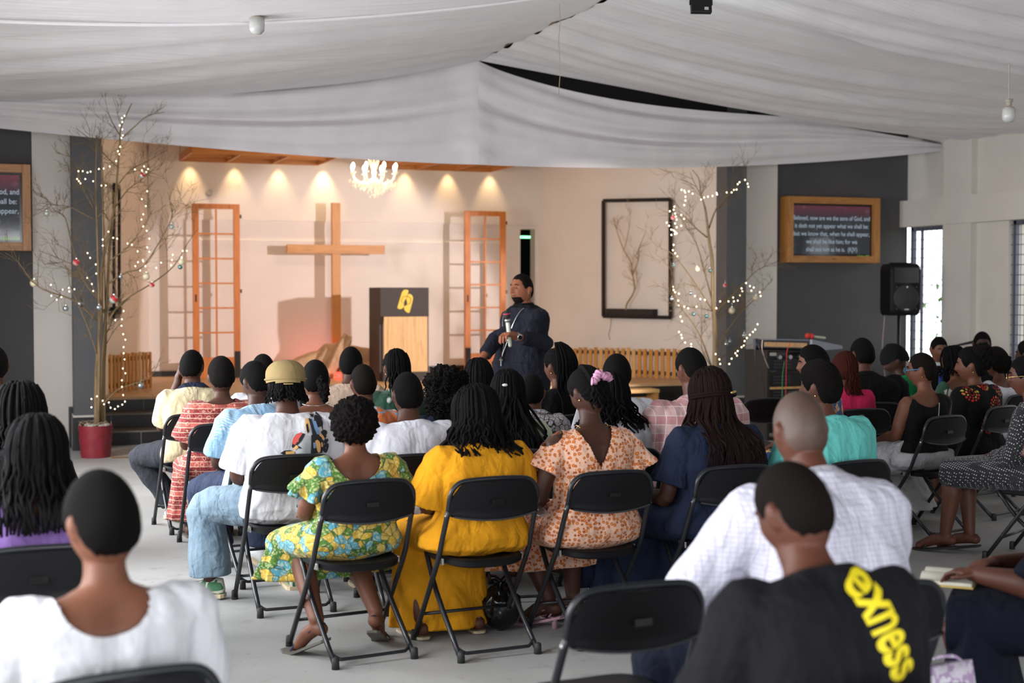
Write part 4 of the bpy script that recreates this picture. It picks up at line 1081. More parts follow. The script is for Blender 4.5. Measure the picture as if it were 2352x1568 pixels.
# ================================================================== people
def sm(a, b, x):
    t = max(0, min(1, (x - a) / (b - a))); return t * t * (3 - 2 * t)
def head_pt(th, ph, fat=1.0, feat=1.0):
    """point on the head surface; +y is the face; origin at the middle of the head"""
    d = Vector((math.sin(th) * math.sin(ph), math.sin(th) * math.cos(ph), math.cos(th)))
    x, y, z = d.x * .0745, d.y * .096, d.z * .118
    if z < 0:
        q = -d.z
        x *= 1 - .22 * max(0, q - .25) ** 1.2 * 1.3 + (fat - 1) * q * .8
        if d.y < 0: y *= 1 - .33 * q ** 1.4; x *= 1 + .12 * q
        else: y *= 1 - .08 * q
    else:
        x *= 1 + .03 * d.z
    if y > .03:
        g = feat
        y += .023 * math.exp(-(x / .0125) ** 2 - ((z + .016) / .016) ** 2) * g          # nose tip
        y += .011 * math.exp(-(x / .008) ** 2 - ((z - .008) / .022) ** 2) * g            # bridge
        y += .006 * math.exp(-((abs(x) - .013) / .007) ** 2 - ((z + .022) / .008) ** 2) * g
        y -= .009 * math.exp(-((abs(x) - .031) / .014) ** 2 - ((z - .012) / .012) ** 2) * g
        y += .005 * math.exp(-((abs(x) - .028) / .022) ** 2 - ((z - .032) / .008) ** 2) * g
        y += .004 * math.exp(-((abs(x) - .038) / .016) ** 2 - ((z + .018) / .018) ** 2) * g
        y += .011 * math.exp(-(x / .019) ** 2 - ((z + .047) / .006) ** 2) * g
        y += .010 * math.exp(-(x / .017) ** 2 - ((z + .060) / .006) ** 2) * g
        y -= .003 * math.exp(-(x / .022) ** 2 - ((z + .0535) / .003) ** 2) * g
        y += .010 * math.exp(-(x / .022) ** 2 - ((z + .092) / .016) ** 2) * g
    return Vector((x, y, z))
def head_grid(m, T, grow=None, n=64, k=48, fat=1.0, feat=1.0, keep=None):
    """grow(p, az, z) -> extra thickness along the normal direction"""
    rows = []
    for i in range(k + 1):
        th = PI * i / k; th = min(max(th, .02), PI - .02); row = []
        for j in range(n):
            ph = 2 * PI * j / n; p = head_pt(th, ph, fat, feat)
            if grow:
                nn = Vector((p.x / .0745, p.y / .096, p.z / .118)).normalized()
                az = abs((ph + PI) % (2 * PI) - PI) / PI    # 0 = face, 1 = back
                p = p + nn * grow(p, az)
            row.append((m.bm.verts.new(T @ p), p))
        rows.append(row)
    for i in range(k):
        for j in range(n):
            q = [rows[i][j], rows[i + 1][j], rows[i + 1][(j + 1) % n], rows[i][(j + 1) % n]]
            if keep and not any(keep(c[1]) for c in q): continue
            m.bm.faces.new([c[0] for c in q])
    if not keep:
        m.bm.faces.new([r[0] for r in rows[0]]); m.bm.faces.new([r[0] for r in reversed(rows[-1])])
def hairline(az, low=0.0):
    """height of the hair edge by azimuth (0 face, 1 back)"""
    P = [(0, .062), (.18, .058), (.27, .045), (.33, .012), (.40, -.012), (.46, .006), (.55, .008), (.59, -.02), (.63, -.056), (.72, -.078), (1, -.084)]
    for (a, u), (b, v) in zip(P, P[1:]):
        if az <= b: return u + (v - u) * (az - a) / (b - a) + low
    return P[-1][1] + low
def remesh(m, vox, smooth=3, f=.5):
    """one continuous surface out of overlapping closed shapes"""
    bmesh.ops.recalc_face_normals(m.bm, faces=m.bm.faces[:])
    me = bpy.data.meshes.new('tmp'); m.bm.to_mesh(me); m.bm.free()
    o = bpy.data.objects.new('tmp', me); COL.objects.link(o)
    md = o.modifiers.new('r', 'REMESH'); md.mode = 'VOXEL'; md.voxel_size = vox; md.use_smooth_shade = True
    if smooth:
        s = o.modifiers.new('s', 'SMOOTH'); s.factor = f; s.iterations = smooth
    dg = bpy.context.evaluated_depsgraph_get(); dg.update()
    out = bpy.data.meshes.new_from_object(o.evaluated_get(dg))
    bpy.data.objects.remove(o); bpy.data.meshes.remove(me)
    return out
def displace(me, fn):
    n = len(me.vertices); co = [0.0] * (n * 3); no = [0.0] * (n * 3)
    me.vertices.foreach_get('co', co); me.vertex_normals.foreach_get('vector', no); out = []
    for i in range(0, n * 3, 3):
        q = fn(Vector(co[i:i + 3]), Vector(no[i:i + 3])); out += (q.x, q.y, q.z)
    me.vertices.foreach_set('co', out); me.update()
def cull(me, reg, snap=None):
    bm = bmesh.new(); bm.from_mesh(me)
    if snap:
        for v in bm.verts:
            f = snap(v.co)
            if f is not None and abs(f) < .006: v.co.z -= f
    dead = [f for f in bm.faces if reg(f.calc_center_median())]
    bmesh.ops.delete(bm, geom=dead, context='FACES'); bm.to_mesh(me); bm.free(); return me

# torso profile: height along the spine, half width, half depth, forward shift
TM = [(-.055, .10, .07, .01), (-.03, .16, .105, .01), (.0, .178, .128, .01), (.06, .182, .138, .0), (.13, .172, .128, .0), (.22, .158, .112, .0), (.32, .165, .114, .0), (.42, .180, .118, -.005), (.49, .190, .112, -.01), (.535, .185, .095, -.012), (.565, .150, .078, -.01), (.59, .098, .066, -.006), (.615, .066, .060, .0), (.65, .057, .057, .004), (.70, .055, .057, .01), (.74, .053, .055, .014)]
TF = [(-.055, .11, .08, .01), (-.03, .175, .115, .01), (.0, .198, .138, .01), (.06, .200, .145, .0), (.13, .172, .125, .0), (.22, .142, .102, .0), (.32, .150, .108, .0), (.42, .163, .116, .0), (.49, .168, .106, -.01), (.535, .163, .088, -.012), (.565, .132, .072, -.01), (.59, .084, .060, -.006), (.615, .056, .052, .0), (.65, .049, .049, .004), (.70, .047, .049, .01), (.74, .046, .048, .014)]
class Body:
    def __init__(s, sex='m', b=1.0, sc=1.0, lean=6, bow=10, neck=8, head=(0, 0, 0), fat=1.0, hs=1.0, seat=.475, belly=0.0, sw=1.0, side=0.0, drop=0.0):
        s.side = side
        s.T = TM if sex == 'm' else TF; s.b = b; s.sc = sc; s.fat = fat; s.hs = hs; s.seat = seat; s.belly = belly; s.sw = sw; s.sex = sex
        # spine
        s.sp = []; y = 0; z = 0; n = 60; hmax = .76
        for i in range(-6, n + 1):
            h = hmax * i / n
            a = R(lean + bow * sm(0, .5, h) + neck * sm(.54, .72, h))
            s.sp.append((h, a))
        s.tab = []; y = 0; z = 0; ph = -.076
        base = [q for q in s.sp]
        yy, zz = 0.0, 0.0; tab = {}
        for i, (h, a) in enumerate(base):
            if i == 0: yy, zz = -math.sin(a) * .076, -math.cos(a) * .076
            else: d = h - base[i - 1][0]; yy += math.sin(a) * d; zz += math.cos(a) * d
            s.tab.append((h, yy, zz, a))
        h, yy, zz, a = s.tab[-1]
        s.head_c = s.at(.745, 0, 0) + Vector((0, .012, .048 - drop)) * s.sc
        s.headR = Euler((-a * .55 + R(head[1]), R(head[2]), R(head[0])), 'ZXY').to_matrix() if False else (Matrix.Rotation(R(head[0]), 3, 'Z') @ Matrix.Rotation(-a * .35 - R(head[1]), 3, 'X') @ Matrix.Rotation(R(head[2]), 3, 'Y'))
        s.HT = Matrix.Translation(s.head_c) @ s.headR.to_4x4() @ Matrix.Scale(s.hs, 4)
    def spine(s, h):
        T = s.tab
        if h <= T[0][0]: return T[0]
        for p, q in zip(T, T[1:]):
            if h <= q[0]:
                t = (h - p[0]) / (q[0] - p[0]); return (h, p[1] + (q[1] - p[1]) * t, p[2] + (q[2] - p[2]) * t, p[3] + (q[3] - p[3]) * t)
        p = T[-1]; d = h - p[0]; return (h, p[1] + math.sin(p[3]) * d, p[2] + math.cos(p[3]) * d, p[3])
    def at(s, h, x, y):
        _, yy, zz, a = s.spine(h)
        return Vector((x * s.b + s.side * sm(0, .75, h), (yy + y * math.cos(a)) * s.sc, s.seat + (zz - y * math.sin(a)) * s.sc))
    def ring(s, h, off=0, n=28, wide=1.0):
        T = s.T
        for p, q in zip(T, T[1:]):
            if h <= q[0]: break
        t = max(0, min(1, (h - p[0]) / (q[0] - p[0])))
        rx, ry, fy = [p[k] + (q[k] - p[k]) * t for k in (1, 2, 3)]
        sh = sm(.38, .50, h) * (1 - sm(.57, .62, h)); rx *= 1 + (s.sw - 1) * sh
        nb = 1 + (s.b - 1) * (1 - sm(.56, .62, h)) if s.b > 1 else s.b
        bel = s.belly * math.exp(-((h - .16) / .14) ** 2)
        out = []
        for k in range(n):
            a = 2 * PI * k / n; c, si = math.cos(a), math.sin(a); e = .85
            x = math.copysign(abs(c) ** e, c) * (rx + bel * .5 + off / s.b) * wide; y = math.copysign(abs(si) ** e, si) * (ry * (1 if s.b < 1 else 1 + (s.b - 1) * .7) + off) + fy
            if si > 0: y += bel * si
            elif si < -.3 and .2 < h < .55: y += .012 * math.exp(-(c / .18) ** 2)      # hollow of the spine
            q = s.at(h, x, y); q.x = x * nb + s.side * sm(0, .75, h)
            out.append(q)
        return out
    def torso(s, m, h0, h1, off=0, flare=0, wide=1.0):
        hs = [h0] + [q[0] for q in s.T if h0 + .01 < q[0] < h1 - .005] + [h1]
        m.loft([s.ring(h, off + flare * (1 - sm(h0, h0 + .2, h)), wide=wide) for h in hs])
    def shoulder(s, sd): return s.at(.515, sd * (.172 if s.sex == 'm' else .152) * s.sw, -.008)
    def limbs(s, arms, legs):
        s.arms = {}
        for sd in (-1, 1):
            sh = s.shoulder(sd); A = (arms or {}).get(sd)
            if A is None:
                el = sh + Vector((sd * .055, .05, -.27 * s.sc)); wr = Vector((sd * .10, el.y + .22, max(.60, el.z - .10)))
            else:
                el = Vector(A[0]) if isinstance(A[0], Vector) else sh + Vector((sd * A[0][0], A[0][1], A[0][2])) * s.sc
                wr = Vector(A[1]) if isinstance(A[1], Vector) else el + Vector((sd * A[1][0], A[1][1], A[1][2])) * s.sc
            s.arms[sd] = (sh, el, wr)
        s.legs = {}
        for sd in (-1, 1):
            Lg = (legs or {}).get(sd, {}); hip = Vector((sd * .095, .02, s.seat + .055))
            kn = Vector(Lg.get('knee', (sd * .13, .42, .47))); an = Vector(Lg.get('ankle', (sd * .13, .40, .085)))
            to = Vector(Lg.get('toe', (an.x * 1.08, an.y + .17, .03)))
            s.legs[sd] = (hip, kn, an, to)
    def arm(s, m, sd, off=0, t0=0, t1=2.0, end=0.0, thick=1.0):
        sh, el, wr = s.arms[sd]; k = (1.0 if s.sex == 'm' else .88) * thick * (1 + (s.b - 1) * .8)
        mid = (sh + el) / 2 + Vector((sd * .006, 0, 0)); fm = el + (wr - el) * .3
        P = [sh, sh + (el - sh) * .2, mid, el, fm, el + (wr - el) * .7, wr]; T_ = [0, .2, .5, 1, 1.3, 1.7, 2]
        r = [.050 * k, .053 * k, .046 * k, .040 * k, .040 * k, .031 * k, .025 * k]
        Q = []; RR = []
        for p, t, q in zip(P, T_, r):
            if t <= t1: Q.append(p); RR.append(q + off + end * max(0, (t / t1) ** 2))
        if T_[len(Q) - 1] < t1:
            i = len(Q); u = (t1 - T_[i - 1]) / (T_[i] - T_[i - 1]); Q.append(P[i - 1] + (P[i] - P[i - 1]) * u); RR.append(r[i - 1] + (r[i] - r[i - 1]) * u + off + end)
        inner = s.at(.50, sd * .10 * s.sw, -.005)
        if off: 
            m.tube(smooth_path([inner] + Q, 3), interp([RR[0] * .9] + RR, 3), 18)
        else: m.capsule(smooth_path([inner] + Q, 3), interp([RR[0] * .9] + RR, 3), 16)
    def hand(s, m, sd, d=None, n=None, curl=.6, k=1.0):
        sh, el, wr = s.arms[sd]
        d = (d or (wr - el)).normalized(); n = (n or Vector((0, 0, 1))); n = (n - d * n.dot(d)).normalized(); sx = d.cross(n) * (1 if sd < 0 else -1)  # thumb side = -sx
        thumb = -sx if True else sx
        rot = Matrix((sx, d, n)).transposed()
        m.ell(wr + d * .045 * k, (.038 * k, .055 * k, .017 * k), 14, 8, rot=rot)
        m.capsule([wr - d * .02, wr + d * .03 * k], [.026 * k, .028 * k], 12)
        for i, (o, l) in enumerate(((-.029, .066), (-.010, .076), (.010, .070), (.028, .056))):
            b = wr + d * (.088 - .004 * abs(i - 1.3)) * k + sx * o * k; c1 = curl * .8; c2 = curl * 1.7
            p1 = b + (d * math.cos(c1) - n * math.sin(c1)) * l * .5 * k; p2 = p1 + (d * math.cos(c2) - n * math.sin(c2)) * l * .5 * k
            m.capsule([b - d * .02 * k, b, p1, p2], [.0088 * k, .0088 * k, .008 * k, .007 * k], 8)
        b = wr + d * .02 * k + thumb * .028 * k; p1 = b + (thumb * .8 + d * .55 - n * .2).normalized() * .035 * k; p2 = p1 + (d * .9 + thumb * .25 - n * .2).normalized() * .03 * k
        m.capsule([b - thumb * .01, b, p1, p2], [.011 * k, .011 * k, .0095 * k, .008 * k], 8)
    def leg(s, m, sd, off=0, t1=2.0, end=0.0, foot=False):
        hip, kn, an, to = s.legs[sd]; k = (1 + (s.b - 1) * .7)
        P = [hip, hip + (kn - hip) * .5, kn, kn + (an - kn) * .3, kn + (an - kn) * .7, an]; T_ = [0, .5, 1, 1.3, 1.7, 2]
        r = [.083 * k, .076 * k, .058 * k, .057 * k, .042 * k, .035]
        Q = []; RR = []
        for p, t, q in zip(P, T_, r):
            if t <= t1: Q.append(p); RR.append(q + off + end * max(0, t - 1) / max(.01, (t1 - 1)) if t1 > 1 else q + off)
        if T_[len(Q) - 1] < t1:
            i = len(Q); u = (t1 - T_[i - 1]) / (T_[i] - T_[i - 1]); Q.append(P[i - 1] + (P[i] - P[i - 1]) * u); RR.append(r[i - 1] + (r[i] - r[i - 1]) * u + off + end)
        if off: m.tube(smooth_path(Q, 3), interp(RR, 3), 18)
        else: m.capsule(smooth_path(Q, 3), interp(RR, 3), 16)
        if foot:
            hl = an - (to - an).normalized() * .045; hl.z = min(an.z - .03, hl.z)
            m.capsule([hl + Vector((0, 0, -.01)), an + Vector((0, 0, -.035)), (an + to) / 2 + Vector((0, 0, -.005)), to], [.032, .036, .034, .026], 12)
            sdv = (to - an).cross(Vector((0, 0, 1))).normalized()
            for i in range(5): 
                q = to + sdv * (.028 - .014 * i) * sd * -1; m.capsule([q, q + (to - an).normalized() * (.03 - .003 * i)], [.0105 - .0008 * i, .009 - .0008 * i], 8)
def interp(rs, k):
    out = []
    for a, b in zip(rs, rs[1:]):
        for j in range(k): out.append(a + (b - a) * j / k)
    out.append(rs[-1]); return out

# skins and hairs
for nm, c in (('skin_deep', '3b241b'), ('skin_dark', '452a1f'), ('skin_mid', '553225'), ('skin_warm', '66402f'), ('skin_bright', '8c563c')):
    m_ = plain(nm, c, .55, var=.10, vs=9, nb=(90, .12, .002), spec=.3)
def hairmat(nm, c, sc, st, dist=.004):
    m, nt, b = newmat(nm); b.inputs['Base Color'].default_value = c4(hexc(c)); S(b, rough=.85, spec=.10)
    t = N(nt, 'ShaderNodeTexNoise', Scale=sc, Detail=5.0, Roughness=.75); L(nt, coords(nt), t.inputs[0]); bump(nt, b, t.outputs[0], st, dist)
hairmat('hair_short', '0a0807', 420, .8, .003)
hairmat('hair_fuzzy', '14110f', 160, 1.0, .012)
hairmat('hair_grey', '4a4441', 420, .6, .002)
hairmat('hair_braid', '0b090a', 260, .6, .003)
hairmat('hair_brown', '1c0f0e', 260, .6, .003)
hairmat('hair_red', '34140e', 200, .7, .003)
hairmat('hair_fade', '120d0b', 420, .6, .002)
plain('eye_white', '8c8078', .3); plain('lips', '6a3430', .45); plain('iris', '120a08', .2)

HV = lambda zc: .006 if zc < 7.6 else (.0068 if zc < 9 else .0082)
def hair_cap(B, P, mat, t=.008, low=0.0, rough=0.0, nf=40, seed=0, bulge=None, ridges=0):
    def grow(p, az):
        hl = hairline(az, low) + .006 * noise.noise(p * 60 + Vector((seed, 0, 0))); k = sm(hl - .006, hl + .034, p.z)
        g = -.003 + (t + .003) * k + .0012 * k * noise.noise(p * 170)
        if rough: g += rough * k * (noise.noise(p * nf + Vector((seed, 0, 0))) + .5 * noise.noise(p * nf * 2.3))
        if ridges: g += .003 * k * math.sin(math.atan2(p.x, p.z + .02 * 0 + .03) * ridges)
        if bulge: g += bulge(p) * k
        return g
    m = MB(); head_grid(m, B.HT, grow, 96 if rough else 72, 72 if rough else 54, B.fat, 1.0, keep=lambda p: True if rough and False else p.z > hairline(abs(math.atan2(p.x, p.y)) / PI, low) - .014)
    return m.build('hair', mat, P, True)
def strands(B, P, mat, n, length, r, amax=PI, spread=.02, seed=1, back=.02, root=.02, tipr=.6, lmin=.85, wav=.006, name='braids', top=.5, low_out=1.0, parent_hair=None, crown=(0, -.02, .10)):
    """many hanging locks: rooted on the scalp, over the head, then falling free"""
    rn = random.Random(seed); m = MB(); HT = B.HT
    for i in range(n):
        a = (rn.random() * 2 - 1) * amax           # 0 = back
        lv = rn.random()
        th0 = .15 + 1.1 * lv * top
        pts = []
        for th in (th0, th0 + .35, th0 + .75, 1.45, 1.75):
            if pts and th <= pts[-1][0]: continue
            pts.append((th, None))
        q = []
        for th, _ in pts:
            p = head_pt(min(th, 1.9), PI - a, B.fat, 0); nn = Vector((p.x / .0745, p.y / .096, p.z / .118)).normalized()
            q.append(HT @ (p + nn * (root * (.6 + .5 * lv) + rn.uniform(0, .004))))
        e = q[-1]; out = Vector((math.sin(a), -math.cos(a), 0)); out = (B.headR @ out)
        ln = length * rn.uniform(lmin, 1.0) * B.sc
        nseg = 6; dr = rn.uniform(-1, 1) * spread; dr2 = rn.uniform(-.5, 1) * spread
        for k in range(1, nseg + 1):
            t = k / nseg; z = e.z - ln * t
            x = e.x * (1 + .15 * t * low_out) + dr * t + wav * math.sin(k * 1.9 + i)
            y = e.y + out.y * .02 * t + dr2 * t + wav * math.sin(k * 2.3 + i * 2)
            # stay outside neck, shoulders and back
            _, yy, zz, sa = B.spine(max(0, min(.70, (z - B.seat) / B.sc)))
            hh = (z - B.seat) / B.sc
            if hh < .60:
                wd = .17 * B.b + .03; lim = yy * B.sc - .128 * (1 + (max(1, B.b) - 1) * .7) - back - (.012 if hh < .5 else 0)
                if abs(x) < wd and (y < yy * B.sc + .05): y = min(y, lim + .10 * sm(.50, .62, hh))
                elif abs(x) < wd: y = max(y, yy * B.sc + .13)
            q.append(Vector((x, y, z)))
        q = smooth_path(q, 2); rr = [r * (1 - (1 - tipr) * (j / (len(q) - 1)) ** 2) for j in range(len(q))]
        m.tube(q, rr, 6)
    return m.build(name, mat, parent_hair or P, True)
def ellhair(B, P, mat, parts, name='hair_bun', rough=.006, nf=45, parent=None, sub=5):
    m = MB()
    for c, r in parts:
        rr = bmesh.ops.create_icosphere(m.bm, subdivisions=sub, radius=1)
        for v in rr['verts']:
            d = v.co.copy(); p = Vector((d.x * r[0], d.y * r[1], d.z * r[2])) + Vector(c)
            p += d * rough * (noise.noise(p * nf) + .6 * noise.noise(p * nf * 2.4)); v.co = B.HT @ p
    return m.build(name, mat, parent or P, True)
def to_local(root, p): return root.matrix_world.inverted() @ p
people = {}
def person(key, label, px, ytop, zc, sex='m', face=6, b=1.0, sw=1.0, lean=6, bow=10, neck=8, head=(0, 0, 0), hs=1.0, skin='skin_dark', fat=1.0, belly=0.0,
           top=None, bottom=None, hair=None, arms=None, legs=None, chair=None, extra=None, htop=.118, seat=.475, hands=True, fixsc=None, group=None, side=.03, drop=0.0):
    if seat < .6 and key not in ('bald_man', 'exness_man', 'right_dark'): lean -= 6
    if seat > .6: side = 0
    H = atD(px, ytop, zc)
    F = R(face)
    # fit the trunk length so that the crown meets the measured height
    sc = 1.0
    for _ in range(6):
        B = Body(sex, b, sc, lean, bow, neck, head, fat, hs, seat, belly, sw, side, drop)
        top_z = (B.HT @ Vector((0, -.01, htop))).z; err = H.z - top_z; sc += err / .85
    if fixsc: sc = fixsc
    B = Body(sex, b, sc, lean, bow, neck, head, fat, hs, seat, belly, sw, side, drop)
    hc = B.HT @ Vector((0, 0, 0))
    rot = Matrix.Rotation(F, 3, 'Z'); loc = Vector((H.x, H.y, 0)) - rot @ Vector((hc.x, hc.y, 0))
    P = thing('person', label, 'person', (loc.x, loc.y, 0), F)
    P.matrix_world = Matrix.Translation((loc.x, loc.y, 0)) @ Matrix.Rotation(F, 4, 'Z')
    B.root = P; B.limbs(arms(B, P) if callable(arms) else arms, legs); B.zc = zc
    vox = HV(zc)
    m = MB(); B.torso(m, -.05, .74)
    head_grid(m, B.HT, None, 72, 56, fat)
    for sd in (-1, 1):
        er = Matrix.Rotation(R(-18 * sd), 3, 'Z')
        m.ell(B.HT @ Vector((sd * .078, -.008, -.006)), (.009 * hs, .019 * hs, .031 * hs), 12, 10, rot=B.headR @ er)
        m.ell(B.HT @ Vector((sd * .083, -.014, .002)), (.008 * hs, .014 * hs, .022 * hs), 10, 8, rot=B.headR @ er)
        B.arm(m, sd); B.leg(m, sd, foot=True)
        if hands: B.hand(m, sd, **((extra or {}).get('hand%d' % sd, {})))
    body = link('body', remesh(m, (.0062 if zc < 7.6 else .0068 if zc < 9 else .008) if key != 'preacher' else .004, 2, .4), skin, P, True)
    # face details as children
    for sd in (-1, 1):
        MB().ell(B.HT @ Vector((sd * .031, .0695, .011)), (.0108 * hs,) * 3, 12, 8).build('eye', 'eye_white', P, True)
    m = MB()
    for sd in (-1, 1):
        e_ = [B.HT @ (head_pt(math.acos(max(-1, min(1, (.036 - .004 * abs(k - 2)) / .118))), sd * (.18 + .11 * k), fat) * 1.015) for k in range(5)]
        m.tube(e_, [.002, .0038, .004, .0035, .0015], 6)
    m.build('eyebrows', 'hair_short', P, True)
    if bottom: bottom(B, P)
    if top: top(B, P)
    if hair: hair(B, P)
    if extra and 'fn' in extra: extra['fn'](B, P)
    if chair is not None:
        off = rot @ Vector((0, .0, 0)); chair_at(loc.x + off.x, loc.y + off.y, F, chair)
    people[key] = (B, P); return B, P

# garments ------------------------------------------------------------
def shirt(mat, off=.014, sleeve=.75, h0=-.02, h1=.605, end=.012, loose=.0, neckf=None, cold=None, collar=None, amp=.008, flare=.0, name='shirt', sm_it=3, ruffle=0, thick=1.0, wide=1.0, armhole=None):
    def f(B, P):
        m = MB(); B.torso(m, h0, h1, off + loose, flare, wide)
        if sleeve:
            for sd in (-1, 1): B.arm(m, sd, off + loose * .6, 0, sleeve, end, thick)
        vox = HV(B.zc); me = remesh(m, vox, sm_it, .5)
        sd_ = hash(mat) % 50
        def dsp(p, n):
            k = .45 + .55 * sm(B.seat - .02, B.seat + .25, p.z)
            w = noise.noise(Vector((p.x * 7 + sd_, p.y * 7, p.z * 4.5))) + .5 * noise.noise(Vector((p.x * 17, p.y * 17 + sd_, p.z * 9)))
            q = p + n * (w * amp + amp * .2)
            if ruffle:
                for sd in (-1, 1):
                    sh, el, wr = B.arms[sd]; t = (p - sh).dot(el - sh) / (el - sh).length_squared
                    if t > .15 and (p.x * sd) > abs(sh.x) * .95:
                        c = sh + (el - sh) * t; d = p - c; ang = math.atan2(d.y, d.x)
                        q += d.normalized() * ruffle * sm(.15, sleeve, t) * math.sin(ang * 6)
            return q
        displace(me, dsp)
        if neckf:
            reg, snap = neckf(B); cull(me, reg, snap)
        if cold:
            for sd in (-1, 1):
                c = B.shoulder(sd) + Vector((sd * .035, 0, .025)); cull(me, lambda q, c=c: (q - c).length < cold)
        o = link(name, me, mat, P, True)
        if collar:
            cm, ch, cr = collar; mm = MB(); rs = []
            for h, k in ((.585, 1.25), (.61, 1.12), (.61 + ch, 1.05), (.61 + ch + .004, 1.2), (.60, 1.45)):
                rs.append(B.ring(min(h, .735), (.058 * (k - 1)) + cr))
            mm.loft(rs, cap=False); mm.build('collar', cm, o, True)
        return o
    return f
def scoop(depth, width, zoff=0.0, back=True):
    def mk(B):
        zn = B.at(.60, 0, 0).z + zoff
        def curve(x): t = min(1, abs(x) / width); return zn - depth * math.sqrt(max(0, 1 - t * t))
        return (lambda q: abs(q.x) < width and q.z > curve(q.x), lambda p: (p.z - curve(p.x)) if abs(p.x) < width * .98 else None)
    return mk
def vee(depth, width, zoff=0.0):
    def mk(B):
        zn = B.at(.60, 0, 0).z + zoff
        def curve(x): return zn - depth * (1 - abs(x) / width)
        return (lambda q: abs(q.x) < width and q.z > curve(q.x), lambda p: (p.z - curve(p.x)) if abs(p.x) < width * .98 else None)
    return mk
def trousers(mat, off=.014, end=.03, t1=1.93, shoe='shoe_black', shoelabel=None, name='trousers'):
    def f(B, P):
        m = MB(); B.torso(m, -.052, .12, off * .7)
        for sd in (-1, 1): B.leg(m, sd, off, t1, end)
        me = remesh(m, HV(B.zc) * 1.2, 3)
        displace(me, lambda p, n: p + n * (.010 * noise.noise(Vector((p.x * 9, p.y * 9, p.z * 7))) + .004))
        link(name, me, mat, P, True)
        if shoe: shoes(B, P, shoe)
    return f
def shoes(B, P, mat, sole='sole_pale'):
    for sd in (-1, 1):
        hip, kn, an, to = B.legs[sd]; d = (to - an); d.z = 0; d.normalize(); s = Vector((-d.y, d.x, 0)); 
        tilt = max(0, an.z - .09)
        m = MB(); base = Vector((an.x, an.y, 0)); rs = []
        for t, w_, h, lz in ((-.075, .022, .05, 0), (-.065, .036, .09, 0), (.0, .041, .10, 0), (.07, .044, .075, 0), (.13, .048, .055, 0), (.18, .040, .045, 0), (.205, .018, .03, 0)):
            z0 = tilt * max(0, (1 - (t + .07) / .22)) + .012
            c = base + d * t; rs.append([c + s * w_ * math.cos(2 * PI * k / 14) + Vector((0, 0, z0 + h * .5 + h * .5 * math.sin(2 * PI * k / 14))) for k in range(14)])
        m.loft(rs); o = m.build('shoe', mat, P, True)
        m = MB(); rs = []
        for t, w_ in ((-.08, .026), (-.065, .041), (0, .044), (.07, .048), (.13, .052), (.18, .044), (.212, .02)):
            z0 = tilt * max(0, (1 - (t + .07) / .22)); c = base + d * t
            rs.append([c + s * w_ + Vector((0, 0, z0)), c - s * w_ + Vector((0, 0, z0)), c - s * w_ + Vector((0, 0, z0 + .02)), c + s * w_ + Vector((0, 0, z0 + .02))])
        m.loft(rs); m.build('sole', sole, o)
def sandals(B, P, mat, strap, heel=0.0):
    for sd in (-1, 1):
        hip, kn, an, to = B.legs[sd]; u = (to - an); u.z = 0; u.normalize(); s = Vector((-u.y, u.x, 0))
        hz = max(.0, an.z - .085)
        m = MB(); rs = []
        for t, w_ in ((-.07, .018), (-.055, .032), (0, .034), (.06, .033), (.12, .042), (.17, .040), (.205, .018)):
            k = max(0, 1 - (t + .07) / .19); z = hz * k
            c = Vector((an.x, an.y, z)) + u * t; rs.append([c + s * w_, c - s * w_, c - s * w_ + Vector((0, 0, .012)), c + s * w_ + Vector((0, 0, .012))])
        m.loft(rs); o = m.build('sandal', mat, P)
        m = MB()
        m.tube(smooth_path([Vector((an.x, an.y, hz + .03)) + s * .036 + u * .02, Vector((an.x, an.y, hz + .075)) - u * .048, Vector((an.x, an.y, hz + .03)) - s * .036 + u * .02]), .005, 6, flat=.6)
        m.tube(smooth_path([Vector((an.x, an.y, .02)) + s * .044 + u * .12, Vector((an.x, an.y, .062)) + u * .11, Vector((an.x, an.y, .02)) - s * .044 + u * .12]), .007, 6, flat=.6)
        m.build('strap', strap, o, True)
        if heel: MB().lathe([(.014, 0), (.012, hz * .7), (.022, hz)], c=(an.x - u.x * .03, an.y - u.y * .03, 0), n=12).build('heel', mat, o, True)
plain('shoe_black', '141416', .4); plain('shoe_white', 'c8c8c8', .5); plain('sole_pale', 'b8a888', .6); plain('sole_dark', '5c5850', .6)
